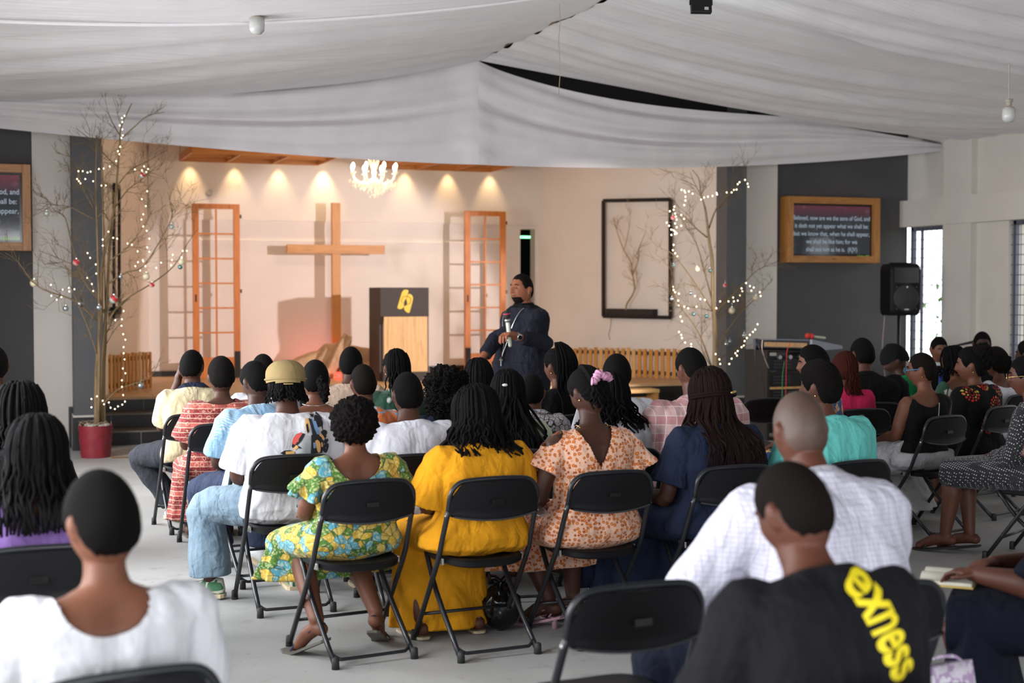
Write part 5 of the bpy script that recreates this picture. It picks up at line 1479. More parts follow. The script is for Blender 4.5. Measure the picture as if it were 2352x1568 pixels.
def skirt(mat, hem=.30, off=.02, spread=1.0, drape=.0, name='skirt', ripple=.012, nf=9, flare=.07, sidehang=0.0, h1=.16, back=0.0):
    """seated skirt: over hips and thighs, then hanging from the knees to the hem"""
    def f(B, P):
        m = MB(); B.torso(m, -.055, h1, off)
        kL, kR = B.legs[-1][1], B.legs[1][1]; kc = (kL + kR) / 2; wk = (abs(kR.x - kL.x) / 2 + .085) * spread
        rs = []
        for t in (0, .3, .6, .9, 1.02):
            y = .0 + (kc.y + .045) * t; w_ = (.19 * B.b + (wk - .19 * B.b) * t) + off
            zc_ = (B.seat + .045) + (kc.z - .0 - (B.seat + .045)) * t; hz = .085 + off - .02 * t
            rs.append([Vector((kc.x * t + w_ * math.copysign(abs(math.cos(a)) ** .7, math.cos(a)), y, zc_ + hz * math.copysign(abs(math.sin(a)) ** .8, math.sin(a)))) for a in [2 * PI * k / 26 for k in range(26)]])
        m.loft(rs)
        rs = []
        for t in (0, .25, .5, .75, 1):
            z = (kc.z + .03) + (hem - kc.z - .03) * t
            rx = wk + off + flare * t; ry = .085 + flare * .8 * t + back * t
            rs.append([Vector((kc.x + rx * math.cos(a) * (1 + ripple * 4 * t * math.sin(a * nf)), kc.y - .035 - back * t * .8 + ry * math.sin(a) * (1 + ripple * 4 * t * math.cos(a * nf)), z)) for a in [2 * PI * k / 72 for k in range(72)]])
        m.loft(rs)
        for sd in ((-1, 1) if sidehang else ()):
            m.loft([[Vector((sd * (.20 * B.b + off + .03 * t), y, (B.seat + .04) - sidehang * t)) + Vector((.02 * math.sin(y * 50 + t * 3) * t, 0, 0)) + Vector((sd * .015 * q, 0, 0)) for y in yy] for t in (0, .5, 1) for q in (0,) for yy in ([-.08 + .02 * k for k in range(22)],)], cap=False, closed=False) if False else None
        me = remesh(m, HV(B.zc) * 1.1, 3)
        displace(me, lambda p, n: p + n * (.009 * noise.noise(Vector((p.x * 9, p.y * 7, p.z * 5))) + .003))
        return link(name, me, mat, P, True)
    return f
def both(*fs):
    def f(B, P):
        for q in fs: q(B, P)
    return f
# decals: flat shapes laid onto a garment from behind -------------------
def decal(o, polys, mat, name, eps=.003, dirv=Vector((0, 1, 0)), back=-1.0, kind=None, sub=.02, flat2=None):
    me0 = o.data; bvh = BVHTree.FromPolygons([v.co.copy() for v in me0.vertices], [tuple(p.vertices) for p in me0.polygons])
    bm = bmesh.new()
    if flat2 is not None: bm.from_mesh(flat2)
    else:
        for poly in polys:
            try: bm.faces.new([bm.verts.new((a, b, 0)) for a, b in poly])
            except Exception: pass
    bmesh.ops.triangulate(bm, faces=bm.faces[:])
    for _ in range(5):
        es = [e for e in bm.edges if e.calc_length() > sub]
        if not es: break
        bmesh.ops.subdivide_edges(bm, edges=es, cuts=1); bmesh.ops.triangulate(bm, faces=[f for f in bm.faces if len(f.verts) > 3])
    dead = []
    for v in bm.verts:
        h, n, i, d = bvh.ray_cast(Vector((v.co.x, back, v.co.y)), dirv, 3)
        if h is None: dead.append(v); continue
        v.co = h + (n if n.dot(dirv) < 0 else -n) * eps
    bmesh.ops.delete(bm, geom=dead, context='VERTS')
    me = bpy.data.meshes.new(name); bm.to_mesh(me); bm.free()
    d = link(name, me, mat, o, True)
    if kind: d['kind'] = kind
    return d
def stroke(pts, w0, w1=None, mid=None):
    pts = smooth_path([Vector((a, b, 0)) for a, b in pts], 4); n = len(pts); Lf = []; Rt = []
    for i, p in enumerate(pts):
        d = (pts[min(i + 1, n - 1)] - pts[max(0, i - 1)]).normalized(); t = i / (n - 1)
        w_ = w0 + ((w1 if w1 is not None else w0) - w0) * t
        if mid: w_ += mid * math.sin(PI * t)
        s = Vector((-d.y, d.x, 0)) * w_ / 2; Lf.append(((p + s).x, (p + s).y)); Rt.append(((p - s).x, (p - s).y))
    return Lf + Rt[::-1]
# ================================================================== patterned cloth
def pat(name, fn, fold=.5, rough=.85):
    m, nt, b = newmat(name); col = fn(nt); L(nt, col, b.inputs['Base Color']); S(b, rough=rough, sheen=.1)
    if fold: foldbump(nt, b, fold)
def vor(nt, co, scale, feat='F1', out='Distance', rnd=1.0):
    v = nt.nodes.new('ShaderNodeTexVoronoi'); v.feature = feat; v.inputs['Scale'].default_value = scale; v.inputs['Randomness'].default_value = rnd
    L(nt, co, v.inputs['Vector']); return v.outputs[out]
def noi(nt, co, scale, det=3.0, dist=0.0):
    t = N(nt, 'ShaderNodeTexNoise', Scale=scale, Detail=det, Distortion=dist); L(nt, co, t.inputs[0]); return t.outputs[0]
def wav(nt, co, scale, dist=0.0, axis='X', prof='SIN'):
    t = nt.nodes.new('ShaderNodeTexWave'); t.bands_direction = axis; t.wave_profile = prof; t.inputs['Scale'].default_value = scale; t.inputs['Distortion'].default_value = dist
    L(nt, co, t.inputs[0]); return t.outputs['Fac']
def warp(nt, co, amt, scale):
    t = N(nt, 'ShaderNodeTexNoise', Scale=scale, Detail=2.0); L(nt, co, t.inputs[0])
    s = nt.nodes.new('ShaderNodeVectorMath'); s.operation = 'SCALE'; L(nt, t.outputs['Color'], s.inputs[0]); s.inputs['Scale'].default_value = amt
    a = nt.nodes.new('ShaderNodeVectorMath'); a.operation = 'ADD'; L(nt, co, a.inputs[0]); L(nt, s.outputs[0], a.inputs[1]); return a.outputs[0]
def sepc(nt, col):
    s = nt.nodes.new('ShaderNodeSeparateColor'); L(nt, col, s.inputs[0]); return s.outputs[0]
def ankara(nt):
    co = warp(nt, coords(nt, (1, .8, 1.15), rot=(0, R(30), 0)), .09, 8)
    cell = sepc(nt, vor(nt, co, 24, out='Color'))
    base = ramp(nt, cell, [(0, hexc('bd9c30')), (.30, hexc('44701f')), (.50, hexc('4f94a4')), (.72, hexc('c4ac4c')), (.86, hexc('37661c'))], True)
    bub = ramp(nt, vor(nt, co, 75), [(.25, 1.0), (.55, 0.0)])
    base = mixc(nt, mth(nt, 'MULTIPLY', bub, .38), base, hexc('e6e2a8'))
    ed = ramp(nt, vor(nt, co, 24, 'DISTANCE_TO_EDGE'), [(.02, .8), (.05, 0.0)])
    return mixc(nt, ed, base, hexc('2c3424'))
pat('cloth_ankara', ankara)
def leopard(nt):
    co = warp(nt, coords(nt), .006, 30)
    d = vor(nt, co, 56, rnd=.7); c = ramp(nt, d, [(0, hexc('e08a2c')), (.25, hexc('dc7a22')), (.30, hexc('7c3820')), (.36, hexc('8c4628')), (.42, hexc('d88048')), (.50, hexc('dcb098'))])
    return c
pat('cloth_leopard', leopard, .4)
def batik(nt):
    co = coords(nt); sp = nt.nodes.new('ShaderNodeSeparateXYZ'); L(nt, co, sp.inputs[0]); z = sp.outputs[2]
    band = wav(nt, co, 2.6, .4, 'Z'); bc = ramp(nt, band, [(.0, hexc('78101a')), (.66, hexc('80141e')), (.78, hexc('a84840'))], True)
    c2 = warp(nt, co, .015, 20)
    ring = vor(nt, c2, 24, rnd=.5); r1 = ramp(nt, ring, [(.27, 0.0), (.30, 1.0), (.33, 1.0), (.36, 0.0)])
    ed = ramp(nt, vor(nt, c2, 46, 'DISTANCE_TO_EDGE'), [(.05, 1.0), (.10, 0.0)])
    ln = ramp(nt, wav(nt, co, 10.4, .3, 'Z'), [(.90, 0.0), (.95, 1.0)])
    f = mth(nt, 'MAXIMUM', mth(nt, 'MULTIPLY', r1, .7), mth(nt, 'MULTIPLY', ln, .6))
    f = mth(nt, 'MAXIMUM', f, mth(nt, 'MULTIPLY', ed, .12))
    return mixc(nt, f, bc, hexc('e0bca0'))
pat('cloth_batik', batik)
def skyblue(nt):
    co = coords(nt); a = wav(nt, co, 34, 6, 'DIAGONAL'); b_ = noi(nt, co, 7)
    f = mth(nt, 'MULTIPLY', ramp(nt, a, [(.5, 0.0), (.6, 1.0)]), ramp(nt, b_, [(.42, 0.1), (.58, .9)]))
    return mixc(nt, f, hexc('7498b4'), hexc('a4b8c4'))
pat('cloth_skyblue', skyblue)
def hibiscus(nt):
    co = warp(nt, coords(nt), .05, 12); d = vor(nt, co, 8); petals = wav(nt, co, 9, 9)
    f = mth(nt, 'MULTIPLY', ramp(nt, d, [(.38, 1.0), (.44, 0.0)]), ramp(nt, petals, [(.25, 0.0), (.35, 1.0)]))
    return mixc(nt, f, hexc('16402e'), hexc('c8ccc4'))
pat('cloth_hibiscus', hibiscus)
def orangeblue(nt):
    c = noi(nt, coords(nt), 9, 1.0); return ramp(nt, c, [(0, hexc('c86c3a')), (.50, hexc('7898b4')), (.56, hexc('c87040')), (.66, hexc('a8c0cc'))], True)
pat('cloth_orangeblue', orangeblue)
def crackle(nt):
    co = warp(nt, coords(nt), .05, 15); e = ramp(nt, vor(nt, co, 26, 'DISTANCE_TO_EDGE'), [(.035, 1.0), (.06, 0.0)]); f = ramp(nt, vor(nt, co, 70, 'DISTANCE_TO_EDGE'), [(.02, .8), (.05, 0.0)])
    return mixc(nt, mth(nt, 'MAXIMUM', e, f), hexc('c4c0c4'), hexc('141418'))
pat('cloth_crackle', crackle)
def plaid(nt):
    co = coords(nt)
    v = ramp(nt, wav(nt, co, 3.2, 0, 'X'), [(.45, 0.0), (.5, 1.0)]); h = ramp(nt, wav(nt, co, 3.2, 0, 'Z'), [(.45, 0.0), (.5, 1.0)])
    c = mixc(nt, mth(nt, 'MULTIPLY', v, .45), hexc('cfaaa6'), hexc('a88488')); c = mixc(nt, mth(nt, 'MULTIPLY', h, .45), c, hexc('b8606a'))
    l1 = ramp(nt, wav(nt, co, 6.4, 0, 'X'), [(.97, 0.0), (.99, 1.0)]); l2 = ramp(nt, wav(nt, co, 6.4, 0, 'Z'), [(.97, 0.0), (.99, 1.0)])
    return mixc(nt, mth(nt, 'MULTIPLY', mth(nt, 'MAXIMUM', l1, l2), .6), c, hexc('e4dcdc'))
pat('cloth_plaid', plaid, .45)
def dotsring(nt):
    co = coords(nt, (1, .2, 1)); d = vor(nt, co, 7.5, rnd=.35); rg = ramp(nt, wav(nt, co, 1, 0), [(0, 1.0), (1, 1.0)])
    dots = ramp(nt, vor(nt, co, 62, rnd=.35), [(.30, 1.0), (.36, 0.0)]); ring = ramp(nt, d, [(.14, 1.0), (.18, 0.0), (.24, 0.0), (.27, 1.0), (.42, 1.0), (.45, 0.0)])
    cc_ = ramp(nt, d, [(.0, hexc('8c1c1c')), (.25, hexc('c89030')), (.34, hexc('a8241c'))])
    return mixc(nt, mth(nt, 'MULTIPLY', dots, ring), hexc('0c0a0c'), cc_)
pat('cloth_reddots', dotsring)
def polka(nt):
    c = ramp(nt, vor(nt, coords(nt, (1, 1, 1), rot=(0, R(45), R(20))), 68, rnd=0.0), [(.26, 1.0), (.32, 0.0)]); return mixc(nt, c, hexc('121216'), hexc('9a9a9e'))
pat('cloth_polka', polka, .4)
def purple(nt):
    co = warp(nt, coords(nt), .06, 9); f = ramp(nt, mth(nt, 'MULTIPLY', ramp(nt, vor(nt, co, 9), [(.3, 1.0), (.5, 0.0)]), noi(nt, co, 30)), [(.35, 0.0), (.45, 1.0)])
    return mixc(nt, f, hexc('7c5c9c'), hexc('241a38'))
pat('cloth_purple', purple)
def pinstripe(nt):
    co = coords(nt); f = mth(nt, 'MAXIMUM', ramp(nt, wav(nt, co, 20, 0, 'X'), [(.93, 0.0), (.98, .7)]), ramp(nt, wav(nt, co, 20, 0, 'Z'), [(.93, 0.0), (.98, .7)]))
    return mixc(nt, f, hexc('c0beca'), hexc('9c98b4'))
pat('cloth_pinstripe', pinstripe, .6)
def blueorange(nt):
    co = warp(nt, coords(nt), .05, 12); c = noi(nt, co, 16, 2); return ramp(nt, c, [(0, hexc('1c4070')), (.50, hexc('d89a50')), (.58, hexc('e8dcc0')), (.62, hexc('1c4070'))], True)
pat('cloth_blueorange', blueorange)
def cream(nt): return ramp(nt, noi(nt, coords(nt), 4), [(.3, hexc('bcae8a')), (.7, hexc('c6b894'))])
pat('cloth_cream', cream)
def denim(nt): return ramp(nt, noi(nt, coords(nt), 5, 6), [(.3, hexc('4a5e6e')), (.7, hexc('748a98'))])
pat('denim_pale', denim, .7)
cloth('cloth_white', 'c6c6cb', fold=.35); cloth('cloth_white2', 'c4c4cc', fold=.35); cloth('cloth_yellow', 'cf8e18', fold=.5); cloth('cloth_navy', '1a2236', fold=.6)
cloth('cloth_navy_trouser', '2c3348', fold=.6); cloth('cloth_charcoal', '2a2c32', fold=.5); cloth('cloth_black', '08080a', fold=.5); cloth('cloth_black_tee', '111115', fold=.5)
cloth('cloth_beige', 'b8a08c'); cloth('cloth_turquoise', '68c4bc', fold=.45); cloth('cloth_green', '0f7a44'); cloth('cloth_pink', 'b82450'); cloth('cloth_paleblue', 'a8c4dc')
cloth('cloth_palegreen', 'c4ccb0'); cloth('cloth_speaker', '1b1c26', fold=.7); cloth('cloth_tulle', 'a6a6a8', fold=.9); cloth('cloth_capfelt', '85734e', fold=.2); cloth('scrunchie_pink', 'c890ac', fold=.8)
cloth('cloth_darknavy', '0c1020', fold=.5)
plain('decal_black', '18181c', .8); plain('decal_blue', '6f8fb8', .8); plain('decal_peach', 'd8a868', .8); plain('decal_red', 'c85048', .8); plain('decal_grey', 'b4b8b8', .8); plain('decal_yellow', 'dcc818', .7)
plain('zip_silver', 'a0a090', .4); plain('button_pale', 'a8b0b8', .3); plain('glasses_blue', '3c6c8c', .3)

# ================================================================== the congregation
def short(mat='hair_short', t=.010, low=0.0, **k): return lambda B, P: hair_cap(B, P, mat, t, low, **k)
def neckl(B, P, r=.0022, depth=.05, mat='gold', name='necklace'):
    pts = [];
    for k in range(25):
        a = 2 * PI * k / 24; rr = B.ring(.60, .004)[k % 24 * 28 // 24 % 28]
        p = Vector(rr); p.z -= depth * max(0, -math.sin(a)) ** 1.5 - .012; p.y -= .006 * max(0, -math.sin(a)); pts.append(p)
    MB().tube(pts, r, 5).build(name, mat, P, True)
def earrings(B, P, mat='gold'):
    for sd in (-1, 1): MB().ell(B.HT @ Vector((sd * .080, -.012, -.042)), (.004, .004, .006), 8, 6).build('earring', mat, P, True)

# --- foreground left
person('white_blouse', 'person with cropped hair in a white blouse, in the left foreground', 233, 1088, 3.35, 'f', face=12, b=1.16, sw=1.10, head=(10, 10, 0), skin='skin_warm', lean=2, bow=12,
       top=shirt('cloth_white', .02, 1.9, h1=.58, end=.02, neckf=scoop(.085, .105, .0), amp=.012), bottom=trousers('cloth_charcoal'), hair=short(t=.011, low=-.006), chair='black folding chair under the person in the white blouse in the left foreground')
def purple_hair(B, P):
    hair_cap(B, P, 'hair_braid', .02)
    strands(B, P, 'hair_braid', 130, .30, .0075, amax=2.5, spread=.05, seed=2, root=.025)
person('purple_dress', 'woman with dark shoulder-length locks in a purple dress with black flowers, far left', 85, 962, 4.9, 'f', face=4, b=1.15, skin='skin_dark', lean=4,
       top=shirt('cloth_purple', .02, .8, neckf=scoop(.05, .10), amp=.01), bottom=skirt('cloth_purple', .3), hair=purple_hair, chair='black folding chair of the woman in the purple dress at the left edge')
def dark_hair(B, P):
    hair_cap(B, P, 'hair_braid', .022)
    strands(B, P, 'hair_braid', 80, .16, .008, amax=2.3, spread=.03, seed=3, root=.03)
person('left_dark', 'woman with dark hair clipped up, seated behind the purple dress at the left edge', 45, 886, 6.1, 'f', face=0, skin='skin_dark', top=shirt('cloth_black', .018, .9), bottom=skirt('cloth_black', .3), hair=dark_hair, chair='black folding chair at the left edge before the dark left wall')
person('left_far', 'person in black at the very left edge before the dark wall', -14, 797, 8.6, 'm', face=0, skin='skin_dark', top=shirt('cloth_black', .018, 1.8), bottom=trousers('cloth_black'), hair=short(), chair='black folding chair of the person in black at the very left edge')

# --- row ends at the left
def polo(B, P):
    o = shirt('cloth_cream', .016, .8, collar=('cloth_navy', .03, .010), loose=.012, amp=.011)(B, P)
A1L = {-1: dict(knee=(-.30, .36, .46), ankle=(-.06, .30, .12)), 1: dict(knee=(.10, .44, .47), ankle=(.04, .10, .10), toe=(.06, .26, .03))}
person('cream_polo', 'man in a cream polo shirt with navy collar, hand raised to his cheek', 440, 806, 9.95, 'm', face=4, b=1.0, head=(-26, 8, 0), skin='skin_dark', lean=6, bow=14,
       top=polo, bottom=trousers('cloth_charcoal', shoe='shoe_white'), hair=short(t=.010), legs=A1L,
       arms=lambda B, P: {-1: (B.shoulder(-1) + Vector((-.02, .14, -.20)), B.HT @ Vector((-.10, .035, -.085))), 1: (B.shoulder(1) + Vector((.07, .02, -.25)), Vector((.10, .16, .60)))},
       extra={'hand-1': dict(d=Vector((.12, .05, .9)), n=Vector((-1, .2, 0)), curl=.25)}, chair='black folding chair of the man in the cream polo, leftmost in its row')
person('red_batik', 'woman in a red and cream patterned dress seated behind the cream polo', 508, 825, 9.2, 'f', face=2, b=1.12, head=(-4, 6, 0), skin='skin_dark', lean=4,
       top=shirt('cloth_batik', .02, .85, neckf=scoop(.03, .10, .01), end=.03, loose=.01, amp=.012), bottom=both(skirt('cloth_batik', .12, .02, .95, flare=.05), lambda B, P: sandals(B, P, 'sole_dark', 'black_matt')), hair=short('hair_fuzzy', t=.012, low=.004, bulge=lambda p: .012 * max(0, p.z / .118)), chair='black folding chair of the woman in the red patterned dress')
person('sky_shirt', 'man in a light blue patterned shirt turned to the left, behind the flat cap man', 588, 834, 8.25, 'm', face=8, b=1.04, head=(16, 16, 0), skin='skin_deep', lean=8, bow=16,
       top=shirt('cloth_skyblue', .018, .85, end=.025, loose=.012, amp=.011), bottom=trousers('cloth_navy_trouser', shoe='shoe_white'), legs={-1: dict(knee=(-.24, .38, .48), ankle=(-.10, .44, .09))},
       hair=short(t=.012), chair='black folding chair of the man in the light blue patterned shirt')
def cap_hair(B, P):
    hair_cap(B, P, 'hair_braid', .008)
    strands(B, P, 'hair_braid', 60, .085, .0065, amax=1.7, spread=.02, seed=5, root=.012, top=.8)
    m = MB(); head_grid(m, B.HT, lambda p, az: .030 + .012 * math.exp(-((p.z - .065) / .03) ** 2) - .012 * sm(.09, .118, p.z), 56, 44, 1, 0, keep=lambda p: p.z > .024 + .012 * (p.y / .09))
    c = m.build('flat_cap', 'cloth_capfelt', P, True)
    q = [B.HT @ Vector((.105 * math.sin(a), .118 * math.cos(a) - .004, .032 + .010 * math.cos(a))) for a in [2 * PI * k / 32 for k in range(33)]]
    MB().tube(q, .008, 8, flat=.8).build('cap_band', 'cloth_capfelt', c, True)
    m = MB(); r1 = []; r2 = []
    for k in range(13):
        a = R(-50 + 100 * k / 12); r1.append((math.sin(a) * .10, math.cos(a) * .115)); r2.append((math.sin(a) * .12, math.cos(a) * .165 + .0))
    poly = r1 + r2[::-1]; m.loft([[B.HT @ Vector((x, y, z + .03 - .25 * (y - .11) ** 1)) for x, y in poly] for z in (0, .006)]); m.build('cap_brim', 'cloth_capfelt', c)
    MB().capsule([B.HT @ Vector((x, -.116, -.006)) for x in (-.022, 0, .022)], .0035, 8).build('hair_clip', 'gold', P, True)
def artee(B, P):
    o = shirt('cloth_white', .02, .85, h0=-.04, end=.03, loose=.018, amp=.012, thick=1.05)(B, P)
    # brush-drawn face motif on the back
    s = 1 / 535.0; sc_ = .00218 * .96
    zc = 1.03; cx = .125
    def T(pts): return [((x - 850) / 1568 * 160 * sc_ + cx, zc - (y - 160) / 1568 * 160 * sc_) for x, y in pts]
    def st(pts, a, b=None, mid=None): return stroke(T(pts), a * sc_ * .1, (b if b is not None else a) * sc_ * .1, (mid or 0) * sc_ * .1)
    decal(o, [T([(770, 400), (700, 430), (665, 560), (690, 720), (760, 740), (800, 560)])], 'decal_peach', 'print_patch')
    decal(o, [T([(800, 400), (900, 450), (980, 600), (1010, 760), (930, 790), (820, 790), (780, 640)])], 'decal_blue', 'print_patch', .0035)
    decal(o, [T([(640, 180), (760, 210), (900, 230), (980, 300), (930, 350), (860, 290), (760, 270), (690, 260)])], 'decal_peach', 'print_patch')
    decal(o, [T([(560, 790), (470, 900), (430, 1000), (330, 1060), (400, 1200), (640, 1230), (760, 1240), (790, 1000), (770, 820), (640, 770)])], 'decal_grey', 'print_patch', .0028)
    decal(o, [T([(800, 800), (900, 770), (1000, 800), (1090, 880), (1120, 1000), (1080, 1250), (780, 1250), (800, 1050)]), T([(690, 560), (730, 520), (750, 700), (720, 760), (690, 700)]), T([(780, 420), (850, 440), (880, 640), (940, 790), (830, 790), (800, 600)]),
               T([(20, 1200), (120, 1140), (280, 1140), (390, 1190), (350, 1250), (150, 1260)]), T([(410, 1030), (470, 1040), (550, 1100), (500, 1110), (430, 1070)]),
               st([(900, 240), (1050, 320), (1150, 450)], 90, 30), st([(1020, 380), (1090, 520), (1100, 700)], 70, 20), st([(920, 450), (1010, 480), (1045, 620)], 90, 160, 120), st([(330, 1080), (480, 860), (640, 770)], 60, 20, 160),
               st([(1070, 780), (1130, 740), (1190, 770), (1130, 830), (1190, 880)], 90, 80), st([(1140, 950), (1190, 980), (1250, 930)], 120, 60), st([(1150, 1040), (1200, 1080), (1270, 1050)], 160, 60), st([(1110, 1110), (1190, 1230), (1260, 1090)], 90, 60),
               st([(900, 340), (890, 400)], 120, 60)], 'decal_black', 'print_lines', .0045)
    decal(o, [st([(570, 740), (430, 860), (350, 1000)], 40, 90, 60), st([(440, 950), (470, 880)], 60, 40)], 'decal_red', 'print_strokes', .005)
    decal(o, [st([(920, 930), (970, 1040), (990, 1230)], 60, 60, 60), st([(1060, 990), (1075, 1100)], 40), st([(150, 1200), (370, 1195)], 70), st([(1010, 800), (1080, 850), (1110, 920)], 60, 60), st([(380, 1060), (430, 1110)], 120)], 'decal_peach', 'print_strokes', .006)
    decal(o, [st([(870, 980), (880, 1120)], 60), st([(900, 500), (940, 640), (980, 740)], 90, 50)], 'decal_blue', 'print_strokes', .006)
    me = text_mesh('unsaid', .030, .0005)
    for v in me.vertices: v.co = Vector((v.co.x + .06, v.co.y + B.seat + .055, 0))
    decal(o, None, 'decal_black', 'print_lettering', .004, flat2=me)
A4L = {-1: dict(knee=(-.36, .30, .49), ankle=(-.34, .28, .10), toe=(-.50, .36, .03)), 1: dict(knee=(.12, .43, .48))}
person('flat_cap', 'man in a beige flat cap and white T-shirt with a drawn print on the back', 656, 822, 7.5, 'm', face=2, b=1.10, sw=1.05, head=(-6, 4, 0), skin='skin_dark', lean=3, bow=14, htop=.145,
       top=artee, bottom=trousers('denim_pale', .022, .05, shoe='shoe_green'), hair=cap_hair, legs=A4L, chair='black folding chair of the man in the flat cap') if pat('shoe_green', lambda nt: ramp(nt, noi(nt, coords(nt), 13, 1), [(0, hexc('3f6e4c')), (.5, hexc('c8c8bc')), (.62, hexc('3f6e4c'))], True), 0) is None else None

# --- middle front row
def afro(B, P):
    ellhair(B, P, 'hair_fuzzy', [((0, -.022, .018), (.112, .115, .118)), ((-.02, -.055, -.035), (.09, .07, .06))], 'hair', .016, 50, sub=6)
def ank_extra(B, P): sandals(B, P, 'sole_dark', 'cloth_navy_trouser')
TUCK = {-1: dict(knee=(-.13, .36, .45), ankle=(-.185, -.03, .17), toe=(-.235, .07, .035)), 1: dict(knee=(.12, .36, .45), ankle=(.115, .0, .17), toe=(.175, -.01 + .1, .035))}
person('ankara_dress', 'woman with a round afro in a yellow, green and blue leaf-print dress', 812, 915, 6.5, 'f', face=9, b=1.05, sw=1.08, head=(-12, 14, 0), skin='skin_warm', lean=1, bow=12, htop=.135, hs=.95,
       top=shirt('cloth_ankara', .018, .62, h1=.60, end=.035, neckf=scoop(.115, .118, .01), loose=.006, amp=.009, ruffle=.022), bottom=both(skirt('cloth_ankara', .30, .022, 1.15, flare=.07, ripple=.02), ank_extra), hair=afro, legs=TUCK,
       chair='black folding chair of the woman in the leaf-print dress')
def locks(B, P):
    hair_cap(B, P, 'hair_braid', .028)
    strands(B, P, 'hair_braid', 210, .215, .0072, amax=2.75, spread=.05, seed=8, root=.034, lmin=.72, back=.035, wav=.008, top=.7)
person('yellow_dress', 'woman with a thick mass of black locks in a long mustard yellow dress', 1094, 882, 6.62, 'f', face=5, b=1.14, sw=1.06, head=(-4, 6, 0), skin='skin_mid', lean=4, bow=10, htop=.142, hs=.98,
       top=shirt('cloth_yellow', .022, .95, h0=-.04, end=.05, loose=.014, flare=.012, amp=.013), bottom=both(skirt('cloth_yellow', .04, .02, .85, flare=.03, ripple=.02, back=.05), lambda B, P: sandals(B, P, 'sole_pale', 'cloth_beige')), hair=locks,
       legs={-1: dict(knee=(-.19, .38, .47), ankle=(-.19, .24, .09)), 1: dict(knee=(.10, .40, .47), ankle=(.10, .24, .09))}, chair='black folding chair of the woman in the mustard yellow dress')
def scrunchie(B, P):
    hair_cap(B, P, 'hair_braid', .012, ridges=44)
    strands(B, P, 'hair_braid', 34, .115, .0075, amax=.55, spread=.03, seed=4, root=.02, top=.2, lmin=.6, back=.0)
    m = MB(); pts = []; rs = []
    for k in range(37):
        a = PI * k / 36; u = -.062 + .124 * k / 36
        pts.append(B.HT @ Vector((u, -.118 - .022 * math.sin(a), .008 + .022 * math.sin(a) - .01 * math.sin(k * .35)))); rs.append(.018 + .0045 * math.sin(k * 2.1))
    m.tube(pts, rs, 12); m.build('scrunchie', 'scrunchie_pink', P, True)
def leo(B, P):
    shirt('cloth_leopard', .016, .52, h0=-.05, h1=.60, end=.045, neckf=vee(.20, .105, .02), cold=.062, loose=.004, amp=.006, ruffle=.016)(B, P)
    neckl(B, P); earrings(B, P)
    m = MB(); z0 = B.seat
    q = [B.at(h, 0.01, -.155) for h in (.30, .2, .12, .05)]
    m.tube(q, .003, 5); m.build('back_zip', 'cloth_black', P)
person('leopard_dress', 'woman in an orange spotted V-back dress with a pink scrunchie', 1349, 850, 6.85, 'f', face=5, b=1.16, sw=1.02, head=(14, 24, 0), skin='skin_dark', lean=4, bow=12, hs=.98, htop=.125,
       top=leo, bottom=both(skirt('cloth_leopard', .28, .03, 1.1, flare=.10, ripple=.02), lambda B, P: sandals(B, P, 'sandal_pink', 'sandal_pink', 1)), hair=scrunchie,
       arms=lambda B, P: {-1: (B.shoulder(-1) + Vector((-.105, .0, -.25)), Vector((-.14, .24, .62))), 1: (B.shoulder(1) + Vector((.10, .02, -.24)), Vector((.16, .26, .60)))},
       legs={-1: dict(knee=(-.20, .40, .49), ankle=(-.12, .20, .14), toe=(-.20, .32, .03)), 1: dict(knee=(.10, .42, .49), ankle=(.02, .22, .14), toe=(-.03, .35, .03))}, chair='black folding chair of the woman in the orange spotted dress') if plain('sandal_pink', 'b08a98', .5) else None
def longbraids(B, P):
    hair_cap(B, P, 'hair_brown', .016, ridges=40)
    strands(B, P, 'hair_brown', 150, .46, .0068, amax=2.2, spread=.07, seed=9, root=.02, lmin=.8, back=.03, top=.8, low_out=1.6)
    q = [B.HT @ Vector((.118 * math.sin(a), -.128 * math.cos(a), -.022)) for a in [R(-95 + 190 * k / 20) for k in range(21)]]
    for dz in (0, .012): MB().tube([p + Vector((0, 0, dz)) for p in q], .007, 7).build('braid_tie', 'hair_brown', P, True)
    MB().capsule([B.HT @ Vector((.028, -.142, -.018)), B.HT @ Vector((.052, -.138, -.014))], .006, 8).build('hair_bead', 'gold', P, True)
person('navy_braids', 'woman in a navy dress with waist-long brown braids down her back', 1632, 842, 7.05, 'f', face=4, b=1.16, sw=1.05, head=(2, 6, 0), skin='skin_dark', lean=4, bow=10, htop=.132,
       top=shirt('cloth_navy', .02, .75, end=.03, loose=.01, amp=.012), bottom=skirt('cloth_navy', .15, .03, 1.15, flare=.08, ripple=.02), hair=longbraids,
       arms=lambda B, P: {-1: (B.shoulder(-1) + Vector((-.08, .02, -.27)), Vector((-.26, .24, .62)))} | {1: (B.shoulder(1) + Vector((.07, .04, -.26)), Vector((.1, .25, .6)))},
       legs={-1: dict(knee=(-.30, .36, .48), ankle=(-.30, .26, .09))}, chair='black folding chair of the woman with waist-long brown braids')

